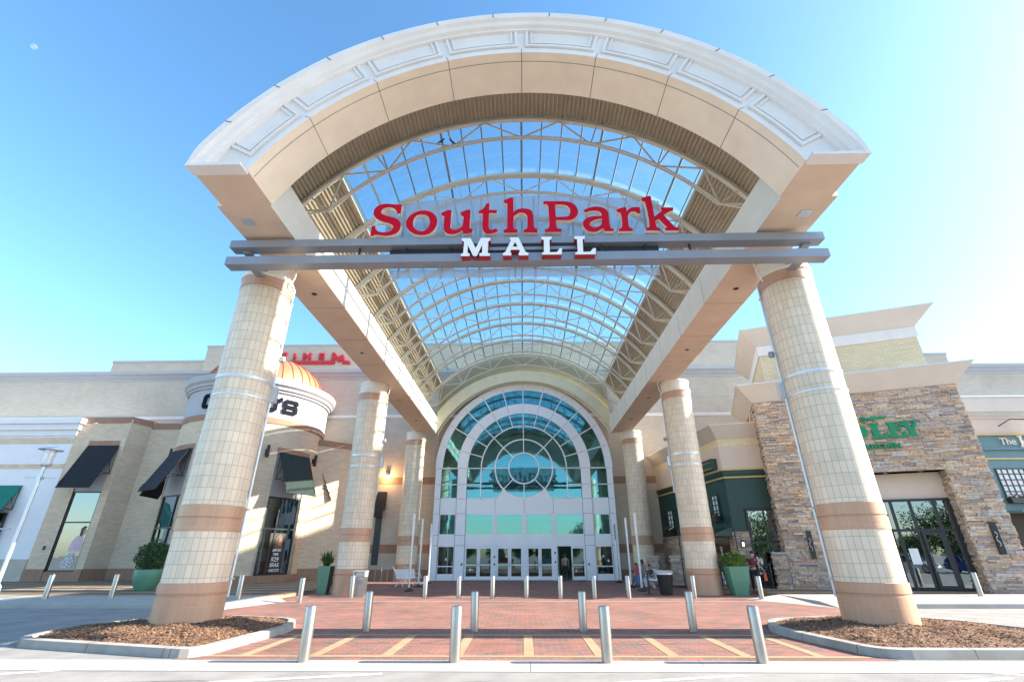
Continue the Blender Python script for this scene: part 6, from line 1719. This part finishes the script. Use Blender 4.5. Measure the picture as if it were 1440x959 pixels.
# wall ash trays etc. on the stone side omitted; street lamp on the left sidewalk
lx, ly = -22.75, 22.2
t = thing('street_lamp', 'pale street lamp with a round lantern head on the left sidewalk', 'street lamp', (lx, ly, .13))
mb = MB(); mb.tube([(lx, ly, .13), (lx, ly, 5.55)], [.085, .065], 12); mb.lathe([(0, .13), (.17, .13), (.17, .5), (.1, .6), (0, .6)], lx, ly, 16); mb.build('lamp_post', M['lamp_paint'] if 'lamp_paint' in M else M['galv'], t)
mb = MB(); mb.lathe([(0, 5.52), (.12, 5.55), (.24, 5.62), (.25, 5.68), (.05, 5.7), (0, 5.7)], lx, ly, 24); mb.lathe([(0, 6.52), (.12, 6.5), (.46, 6.36), (.48, 6.32), (.46, 6.31), (0, 6.36)], lx, ly, 28)
for k in range(4): a = pi / 4 + k * pi / 2; mb.tube([(lx + .22 * sin(a), ly - .22 * cos(a), 5.66), (lx + .22 * sin(a), ly - .22 * cos(a), 6.34)], .015, 6)
lh = mb.build('lamp_head', M['galv'], t)
M['lens'] = mat('lamp lens', (.75, .76, .76), .2)
mb = MB(); mb.lathe([(.18, 5.69), (.2, 6.33)], lx, ly, 24); mb.build('lamp_glass', M['lens'], lh)
mb = MB(); mb.tube([(lx - .75, ly, 5.05), (lx + .75, ly, 5.0)], .018, 6); mb.box(lx - .1, lx + .1, ly - .1, ly + .1, 4.95, 5.08); mb.build('banner_arm', M['galv'], t)

# half moon in the blue upper left
mv = Vector((-1.0, 1, 0)); 
mdir = (fw + r2 * ((48 - 720) / 659.18) + u2 * ((479.5 - 66) / 659.18)).normalized()
mc = Vector((-.1, 0, 1.75)) + mdir * 1500
def moon_mat():
    m = bpy.data.materials.new('daytime moon'); m.use_nodes = True; nt = m.node_tree; p = nt.nodes['Principled BSDF']
    p.inputs['Base Color'].default_value = (.8, .8, .8, 1); p.inputs['Roughness'].default_value = 1
    t_ = nt.nodes.new('ShaderNodeBsdfTransparent'); x_ = nt.nodes.new('ShaderNodeMixShader'); x_.inputs[0].default_value = .08
    nt.links.new(t_.outputs[0], x_.inputs[1]); nt.links.new(p.outputs[0], x_.inputs[2]); nt.links.new(x_.outputs[0], nt.nodes['Material Output'].inputs[0])
    return m
mb = MB(); mb.lathe([(0, -7.5), (4, -6.3), (6.5, -3.75), (7.5, 0), (6.5, 3.75), (4, 6.3), (0, 7.5)], 0, 0, 24)
mo = mb.build('moon', moon_mat(), None); mo.location = mc; mo.scale = (.75,) * 3
tag(mo, 'small pale daytime half moon high in the blue sky at left', 'moon')

# ------------------------------------------------------------------ people
def skin_mesh(name, verts, edges, root, sub=2, mat_=None, parent=None, smooth=True):
    me = bpy.data.meshes.new(name); me.from_pydata([v[0] for v in verts], edges, [])
    ob = bpy.data.objects.new(name, me); COL.objects.link(ob)
    sk = ob.modifiers.new('skin', 'SKIN'); sk.use_smooth_shade = True
    lay = me.skin_vertices[0].data
    for i, v in enumerate(verts):
        r = v[1]; lay[i].radius = r if isinstance(r, tuple) else (r, r); lay[i].use_root = (i == root)
    ss = ob.modifiers.new('sub', 'SUBSURF'); ss.levels = sub; ss.render_levels = sub
    dg = bpy.context.evaluated_depsgraph_get(); dg.update()
    m2 = bpy.data.meshes.new_from_object(ob.evaluated_get(dg))
    bpy.data.objects.remove(ob); bpy.data.meshes.remove(me)
    m2.name = name
    m2.materials.clear(); m2.materials.append(mat_)
    for p in m2.polygons: p.use_smooth = True
    o = bpy.data.objects.new(name, m2); COL.objects.link(o)
    if parent: o.parent = parent
    return o

def person(label, loc, rz, J, mats, hair='short', scale=1.0, skirt=None, sleeve=.5, short_legs=False, extra=None):
    """J: joints in metres, facing -y, z up; body is one skinned surface, clothes are children."""
    t = thing('person', label, 'person', (0, 0, 0))
    V, E, ix = [], [], {}
    def add(n, p, r, par=None):
        ix[n] = len(V); V.append((Vector(p), r))
        if par: E.append((ix[par], ix[n]))
    V3 = lambda n: Vector(J[n])
    pel, che, nk, hd = V3('pelvis'), V3('chest'), V3('neck'), V3('head')
    add('pelvis', pel, (.125, .10)); add('waist', pel.lerp(che, .45), (.115, .085), 'pelvis'); add('chest', che, (.14, .10), 'waist')
    add('neck0', nk.lerp(che, .15), (.062, .06), 'chest'); add('neck', nk, (.052, .055), 'neck0')
    f = Vector(J.get('look', (0, -1, 0))).normalized(); u = (hd - nk).normalized()
    sd = f.cross(u).normalized()
    add('jaw', hd - u * .075 + f * .02, (.062, .066), 'neck'); add('mid', hd, (.078, .095), 'jaw'); add('crown', hd + u * .085 - f * .012, (.062, .078), 'mid')
    add('nose', hd - u * .022 + f * .112, (.011, .012), 'mid')
    for s, n in ((1, 'earA'), (-1, 'earB')): add(n, hd - u * .015 + sd * s * .088, (.010, .02), 'mid')
    for s in 'LR':
        sh, el, wr, hp, kn, an, to = [V3(k + s) for k in ('sh', 'el', 'wr', 'hip', 'knee', 'ank', 'toe')]
        add('sh' + s, sh, .056, 'chest'); add('ua' + s, sh.lerp(el, .5), .046, 'sh' + s); add('el' + s, el, .037, 'ua' + s); add('fa' + s, el.lerp(wr, .45), .034, 'el' + s); add('wr' + s, wr, .023, 'fa' + s)
        d = (wr - el).normalized(); side = Vector((0, -1, 0)) if abs(d.y) < .7 else Vector((0, 0, 1)); c = d.cross(side).normalized(); side = c.cross(d).normalized()
        pm = wr + d * .055; add('pm' + s, pm, (.033, .016), 'wr' + s)
        for k in range(4):
            o = side * (.026 - .0175 * k); b = pm + d * .035 + o; L = (.036, .041, .038, .030)[k]
            add(f'f{k}a{s}', b, .0088, 'pm' + s); add(f'f{k}b{s}', b + d * L + c * .008, .008, f'f{k}a{s}'); add(f'f{k}c{s}', b + d * L * 1.6 + c * .028, .0068, f'f{k}b{s}')
        add('t1' + s, wr + d * .03 + side * .036, .0098, 'wr' + s); add('t2' + s, wr + d * .075 + side * .05 + c * .014, .008, 't1' + s)
        add('hip' + s, hp, .088, 'pelvis'); add('th' + s, hp.lerp(kn, .5), .074, 'hip' + s); add('kn' + s, kn, .054, 'th' + s); add('cf' + s, kn.lerp(an, .4), .052, 'kn' + s); add('an' + s, an, .036, 'cf' + s)
        add('he' + s, an + Vector((0, 0, -.045)) - (to - an).normalized() * .02, .034, 'an' + s); add('to' + s, to, (.036, .026), 'he' + s)
    body = skin_mesh('body', V, E, 0, 2, mats['skin'], t)
    def cloth(nm, names, grow, m, tweak={}):
        vv, ee, loc_ = [], [], {}
        for n in names:
            p, r = V[ix[n]]; g_ = tweak.get(n, grow)
            loc_[n] = len(vv); vv.append((p, (r[0] + g_, r[1] + g_) if isinstance(r, tuple) else r + g_))
        for a, b in E:
            na = [k for k, v in ix.items() if v == a][0]; nb_ = [k for k, v in ix.items() if v == b][0]
            if na in loc_ and nb_ in loc_: ee.append((loc_[na], loc_[nb_]))
        return skin_mesh(nm, vv, ee, 0, 2, m, t)
    arm = [k + s for s in 'LR' for k in (('sh', 'ua') if sleeve < .6 else ('sh', 'ua', 'el'))]
    cloth('shirt', ['pelvis', 'waist', 'chest', 'neck0'] + arm, .018, mats['shirt'], {'neck0': .006})
    leg = [k + s for s in 'LR' for k in (('hip', 'th') if short_legs else ('hip', 'th', 'kn', 'cf', 'an'))]
    cloth('trousers', ['pelvis'] + leg, .016, mats['legs'])
    for s in 'LR':
        cloth('shoe', ['an' + s, 'he' + s, 'to' + s], .011, mats['shoe'], {'an' + s: .004})
    # hair cap with its own volume
    mb = MB(); N1, N2 = 14, 20
    X, Y, Z = sd, -f, u
    def hp_(th, ph, r): return hd + u * .02 + (X * (.086 * sin(th) * cos(ph)) + Y * (.106 * sin(th) * sin(ph)) + Z * (.125 * cos(th))) * r
    for i in range(N1):
        for j in range(N2):
            p0, p1 = 2 * pi * j / N2, 2 * pi * (j + 1) / N2
            def lim(p): b = sin(p); return (pi * (.40 + .28 * max(0, b + .25)) if hair == 'short' else pi * (.40 + .36 * max(0, b + .35)))
            a0, a1, b0_, b1_ = lim(p0) * i / N1, lim(p0) * (i + 1) / N1, lim(p1) * i / N1, lim(p1) * (i + 1) / N1
            q = [hp_(a0, p0, 1.12), hp_(a1, p0, 1.12), hp_(b1_, p1, 1.12), hp_(b0_, p1, 1.12)]
            mb.face(q if i else [q[0], q[1], q[2]], smooth=True)
    if hair == 'long':
        mb.tube([hd + Y * .09 + u * .03, hd + Y * .12 - u * .08, hd + Y * .11 - u * .22, hd + Y * .10 - u * .30], [.06, .075, .06, .02], 10)
    if hair == 'bun':
        mb.lathe([(0, -.05), (.04, -.03), (.055, 0), (.04, .03), (0, .05)], 0, 0, 10)
        for i_ in range(len(mb.v) - 1, -1, -1):
            if mb.v[i_].length < .2: mb.v[i_] = mb.v[i_] + hd + u * .14 + Y * .05
    h_ = mb.build('hair', mats['hair'], None); h_.parent = t
    mb = MB()
    for s in (1, -1):
        e = hd + u * .012 + f * .092 + sd * s * .034; mb.face([e - sd * .012 + u * .0, e + u * .006 + f * .002, e + sd * .012, e - u * .006 + f * .002])
    e = hd - u * .065 + f * .088; mb.face([e - sd * .022, e + u * .006 + f * .003, e + sd * .022, e - u * .006 + f * .003])
    fc = mb.build('face_marks', M['black'], None); fc.parent = t
    if extra:
        for nm, mbx, m in extra: o = mbx.build(nm, m, None); o.parent = t
    t.scale = (scale,) * 3
    t.location = loc; t.rotation_euler = (0, 0, rz)
    return t
def cm(n, c, r=.8): return mat(n, c, r, var=.08)
HA = cm('dark hair', (.02, .014, .01), .5)
SK1 = mat('brown skin', (.33, .19, .12), .5, var=.04); SK2 = M['skin']
stand = dict(pelvis=(0, 0, .95), chest=(0, -.01, 1.30), neck=(0, 0, 1.50), head=(0, -.02, 1.63), shL=(.19, 0, 1.41), elL=(.24, .03, 1.12), wrL=(.25, -.06, .88), shR=(-.19, 0, 1.41), elR=(-.24, .03, 1.12), wrR=(-.25, -.06, .88),
             hipL=(.09, 0, .90), kneeL=(.10, -.01, .50), ankL=(.10, .02, .09), toeL=(.12, -.13, .035), hipR=(-.09, 0, .90), kneeR=(-.10, -.01, .50), ankR=(-.10, .02, .09), toeR=(-.12, -.13, .035))
# man leaving the patio with an orange bag, looking down
J = dict(stand, look=(.25, -.85, -.45), chest=(.02, -.03, 1.30), neck=(.03, -.05, 1.49), head=(.05, -.09, 1.62), elL=(.27, -.04, 1.13), wrL=(.38, -.20, .98), elR=(-.26, .02, 1.13), wrR=(-.06, -.24, 1.10), kneeL=(.12, -.12, .50), ankL=(.13, -.10, .09), toeL=(.15, -.25, .035), ankR=(-.11, .18, .11), toeR=(-.12, .05, .04), kneeR=(-.11, .03, .50))
bag = MB(); bag.extr([(.36, .52), (.50, .52), (.47, .78), (.44, .86), (.41, .90), (.38, .78)], -.30, -.22); bag.tube([(.42, -.26, .86), (.41, -.235, .95)], .01, 6)
person('person in a dark red shirt and black trousers carrying an orange bag past the patio', (10.85, 25.1, .06), radians(-18), J, dict(skin=SK2, shirt=cm('maroon cloth', (.10, .012, .03)), legs=cm('black cloth', (.012, .012, .015)), shoe=M['black'], hair=HA), 'short', 1.02, sleeve=.4, extra=[('orange_bag', bag, cm('orange bag', (.60, .10, .03)))])
# person walking in through the open door, seen from behind
J = dict(stand, look=(0, -1, -.1), kneeL=(.10, -.10, .51), ankL=(.10, -.08, .10), toeL=(.11, -.23, .045), ankR=(-.10, .16, .13), toeR=(-.11, .02, .035))
person('person in a khaki shirt and dark trousers walking in through the open door', (2.92, 37.5, 0), radians(178), J, dict(skin=SK1, shirt=cm('khaki cloth', (.26, .22, .16)), legs=cm('dark trousers', (.02, .02, .025)), shoe=M['black'], hair=HA), 'short', 1.0, sleeve=.4)
sit = dict(pelvis=(0, .06, .52), chest=(0, .02, .86), neck=(0, 0, 1.06), head=(0, -.03, 1.19), shL=(.18, .02, .97), elL=(.24, -.05, .70), wrL=(.16, -.26, .62), shR=(-.18, .02, .97), elR=(-.24, -.05, .70), wrR=(-.16, -.26, .62),
           hipL=(.09, .02, .50), kneeL=(.12, -.40, .50), ankL=(.12, -.42, .09), toeL=(.13, -.57, .035), hipR=(-.09, .02, .50), kneeR=(-.12, -.40, .50), ankR=(-.12, -.36, .09), toeR=(-.13, -.51, .035))
# girl in pink, seated at the bench end nearest the doors
J = dict(sit, look=(.3, -1, -.1), ankL=(.14, -.60, .12), toeL=(.15, -.74, .10), wrL=(.10, -.36, .60))
person('child in a bright pink shirt and dark shorts on the bench nearest the doors', (6.75, 31.65, 0), radians(-72), J, dict(skin=SK1, shirt=cm('pink cloth', (.55, .03, .18)), legs=cm('dark shorts', (.025, .02, .03)), shoe=M['white'], hair=HA), 'short', .92, sleeve=.4, short_legs=True)
J = dict(sit, look=(-.5, -.9, 0), head=(0, -.02, 1.20))
person('person in a grey top and blue jeans with tied up hair on the right bench', (6.85, 30.6, 0), radians(-70), J, dict(skin=SK1, shirt=cm('grey cloth', (.20, .19, .19)), legs=cm('denim', (.10, .17, .36)), shoe=M['black'], hair=HA), 'bun', 1.05, sleeve=.4)
J = dict(sit, look=(.2, -1, -.3), wrL=(.05, -.36, .66), wrR=(-.08, -.36, .66))
person('person in black top and pale trousers on the bench nearest the bin', (6.98, 29.3, 0), radians(-72), J, dict(skin=SK1, shirt=cm('black shirt', (.012, .012, .014)), legs=cm('pale trousers', (.50, .50, .55)), shoe=M['black'], hair=HA), 'short', .9, sleeve=.4)

# ------------------------------------------------------------------ trees across the road (they show in the window reflections)
def tree_proto(seed, h=9.0):
    rnd = random.Random(seed)
    t = thing('shade_tree', '', 'tree', (0, 0, 0), 'trees across the road mirrored in the windows')
    mb = MB(); mb.tube([(0, 0, -.05), (.05, .02, .14 * h), (-.04, .05, .3 * h), (.08, 0, h * .55), (0, .05, h * .8)], [.26, .2, .17, .12, .04], 9)
    tips = []
    for k in range(11):
        a = rnd.uniform(0, 2 * pi); z0 = rnd.uniform(.22 * h, h * .6); L = rnd.uniform(.2, .36) * h
        e = Vector((cos(a) * L, sin(a) * L, z0 + rnd.uniform(.1, .28) * h)); mb.tube([(0, 0, z0), tuple(Vector((0, 0, z0)).lerp(e, .5) + Vector((0, 0, .25))), tuple(e)], [.08, .055, .02], 6); tips.append(e)
    mb.build('trunk', M['bark'], t)
    mb = MB()
    for e in tips + [Vector((0, 0, h * .82)), Vector((.5, -.6, h * .72)), Vector((-.7, .3, h * .68))]:
        leafball(mb, e, rnd.uniform(.15, .22) * h + .3, rnd.uniform(.11, .16) * h + .3, 420, .14, inner=.25, rnd=rnd, lump=.3)
    mb.build('crown', M['tree_leaf'], t)
    return t
M['tree_leaf'] = mat('tree leaf', (.045, .10, .022), .6, var=.5, vscale=2)
P1, P2 = tree_proto(4, 7.0), tree_proto(9, 4.2)
row = [(10.6, -13, 0, 'the nearer one'), (20, -14, 0, 'the one opposite the restaurant doors'), (31, -10, 0, 'the one farthest right')]
for i, (x, y, _, w_) in enumerate(row):
    lb = f'leafy shade tree across the road behind the viewer, {w_}'
    if i == 0: P1.location = (x, y, -.01); P1['label'] = lb
    else: dup(P1, (x, y, -.01), lb, rotz=i * 1.3)
P2['group'] = 'low trees in the far row across the road'
for i in range(15):
    x, y = -40 + i * 5.6 + random.uniform(-.8, .8), -34 + random.uniform(-2, 2)
    lb = 'low bushy tree in the far row across the road, mirrored dark in the door glass'
    if i == 0: P2.location = (x, y, -.01); P2['label'] = lb
    else: dup(P2, (x, y, -.01), lb, rotz=i * 1.7)

# ------------------------------------------------------------------ parked cars behind the viewer (seen mirrored in the shop glass)
def car(label, loc, rz, paint, kind='suv'):
    t = thing('parked_car', label, 'car', (0, 0, 0), 'cars parked across the road')
    L, W_, H = (4.7, 1.86, 1.68) if kind == 'suv' else (4.5, 1.78, 1.42)
    # stations along the length: (x, half width, sill z, belt z)
    st_ = [(-L / 2, .62, .42, .70), (-L / 2 + .12, .80, .34, .92), (-L * .36, .90, .26, .98), (-L * .12, .93, .24, 1.0), (L * .12, .93, .24, .98), (L * .30, .90, .26, .92), (L / 2 - .2, .80, .32, .80), (L / 2, .60, .42, .62)]
    mb = MB(); rings = []
    for x, hw, z0, z1 in st_:
        rings.append([(x, -hw * .92, z0), (x, -hw, (z0 + z1) / 2), (x, -hw * .93, z1 - .03), (x, -hw * .80, z1), (x, hw * .80, z1), (x, hw * .93, z1 - .03), (x, hw, (z0 + z1) / 2), (x, hw * .92, z0)])
    for A, B in zip(rings[:-1], rings[1:]):
        for k in range(8): mb.face([A[k], B[k], B[(k + 1) % 8], A[(k + 1) % 8]], smooth=True)
    mb.face(rings[0]); mb.face(rings[-1][::-1]); mb.build('body', paint, t)
    mb = MB(); b0_, b1_, t0, t1 = (-L * .46, L * .17, -L * .36, L * .0) if kind == 'suv' else (-L * .36, L * .17, -L * .22, L * .02)
    hw, hr, zb = .86, .66, .96
    for s in (-1, 1): mb.face([(b0_, s * hw, zb), (b1_, s * hw, zb), (t1, s * hr, H - .06), (t0, s * hr, H - .06)], 0)
    mb.face([(b1_, -hw, zb), (b1_, hw, zb), (t1, hr, H - .06), (t1, -hr, H - .06)], 0); mb.face([(b0_, -hw, zb), (b0_, hw, zb), (t0, hr, H - .06), (t0, -hr, H - .06)], 0)
    mb.build('windows', M['car_glass'], t)
    mb = MB(); mb.box(t0 - .06, t1 + .06, -hr - .02, hr + .02, H - .06, H)
    for s in (-1, 1):
        for p, q in (((b0_, zb), (t0, H)), ((b1_, zb), (t1, H)), (((b0_ + b1_) / 2, zb), ((t0 + t1) / 2, H))): mb.bar((p[0], s * (hw + .005), p[1]), (q[0], s * (hr + .005), q[1] - .05), .07, .05)
    mb.build('roof', paint, t, bevel=.02)
    for x in (-L * .30, L * .31):
        for s in (-1, 1):
            mb = MB(Matrix.Translation((x, s * .80, .33)) @ Matrix.Rotation(pi / 2 * s, 4, 'X')); mb.lathe([(0, -.13), (.30, -.13), (.33, -.08), (.33, .08), (.30, .10), (.22, .10), (.21, .06), (0, .06)], 0, 0, 24); wh = mb.build('wheel', M['black'], t)
            mb = MB(Matrix.Translation((x, s * .80, .33)) @ Matrix.Rotation(pi / 2 * s, 4, 'X')); mb.lathe([(0, -.135), (.20, -.132), (.21, -.131)], 0, 0, 20)
            for k in range(5): a = k * 2 * pi / 5; mb.bar((0, 0, -.14), (.2 * cos(a), .2 * sin(a), -.14), .05, .02)
            mb.build('rim', M['steel'], wh)
    for s in (-1, 1):
        mb = MB(); mb.box(L / 2 - .14, L / 2 - .02, s * .55 - .14, s * .55 + .14, .62, .76); mb.build('headlight', M['lens'], t)
        mb = MB(); mb.box(-L / 2 + .0, -L / 2 + .12, s * .6 - .12, s * .6 + .12, .72, .88); mb.build('tail_light', M['red'], t)
    t.location = loc; t.rotation_euler = (0, 0, rz)
M['car_glass'] = mat('car glass', (.015, .02, .022), .05, var=0, spec=.8)
def paintm(n, c): return mat(n, c, .22, metal=.2, var=.01, spec=.6)
car('parked blue suv across the road, mirrored in the restaurant door', (21.5, -9.5, -.01), radians(8), paintm('blue car paint', (.02, .06, .20)))
car('parked white suv across the road, mirrored left in the restaurant door', (16.6, -9.0, -.01), radians(10), paintm('white car paint', (.62, .62, .61)))
car('parked silver saloon car across the road behind the viewer', (5, -15.5, -.01), radians(2), paintm('silver car paint', (.38, .39, .40)), 'saloon')
car('parked dark red saloon car across the road behind the viewer', (-4, -15.8, -.01), radians(183), paintm('red car paint', (.18, .015, .02)), 'saloon')
car('parked black suv across the road behind the viewer at left', (-13, -15.4, -.01), radians(1), paintm('black car paint', (.015, .015, .018)))

# warm lit wall lamp behind the left middle column
mb = MB(); mb.box(-10.85-.1, -10.85+.1, 38.08, 38.29, 7.46-.02, 7.46+.3)
wl = mb.build('wall_lamp', M['black'], mall)
mb = MB(); mb.lathe([(0, 7.46-.05), (.07, 7.46-.05), (.07, 7.46-.025)], -10.85, 38.17, 12); mb.build('lamp_bulb', M['glow'], wl)
pl_ = bpy.data.lights.new('wall_lamp_light', 'POINT'); pl_.energy = 55; pl_.color = (1, .55, .2); pl_.shadow_soft_size = .08
po = bpy.data.objects.new('wall_lamp_light', pl_); COL.objects.link(po); po.location = (-10.85, 37.9, 7.46-.15)

# small dark birds perched on the front roof truss
def bird(label, x, y, z, rz):
    V = [((0, 0, .07), .045), ((0, -.07, .10), .035), ((0, -.11, .15), .026), ((0, -.155, .145), .007), ((0, .08, .05), .03), ((0, .18, .03), (.018, .006)), ((.018, .0, .03), .008), ((.018, -.01, 0), .006), ((-.018, 0, .03), .008), ((-.018, -.01, 0), .006)]
    o = skin_mesh('bird', [(Vector(p), r) for p, r in V], [(0, 1), (1, 2), (2, 3), (0, 4), (4, 5), (0, 6), (6, 7), (0, 8), (8, 9)], 0, 1, M['black'])
    o.location = (x, y, z); o.rotation_euler = (0, 0, rz); tag(o, label, 'bird', 'birds perched on the canopy roof')
bird('small dark bird on the lower chord of the front roof truss, left of two', -3.04, 12.96, 15.87, 1.2)
bird('small dark bird on the lower chord of the front roof truss, right of two', -2.61, 12.96, 15.82, -1.0)
bird('small dark bird alone on the upper chord of the front roof truss', -3.53, 12.85, 16.47, .6)
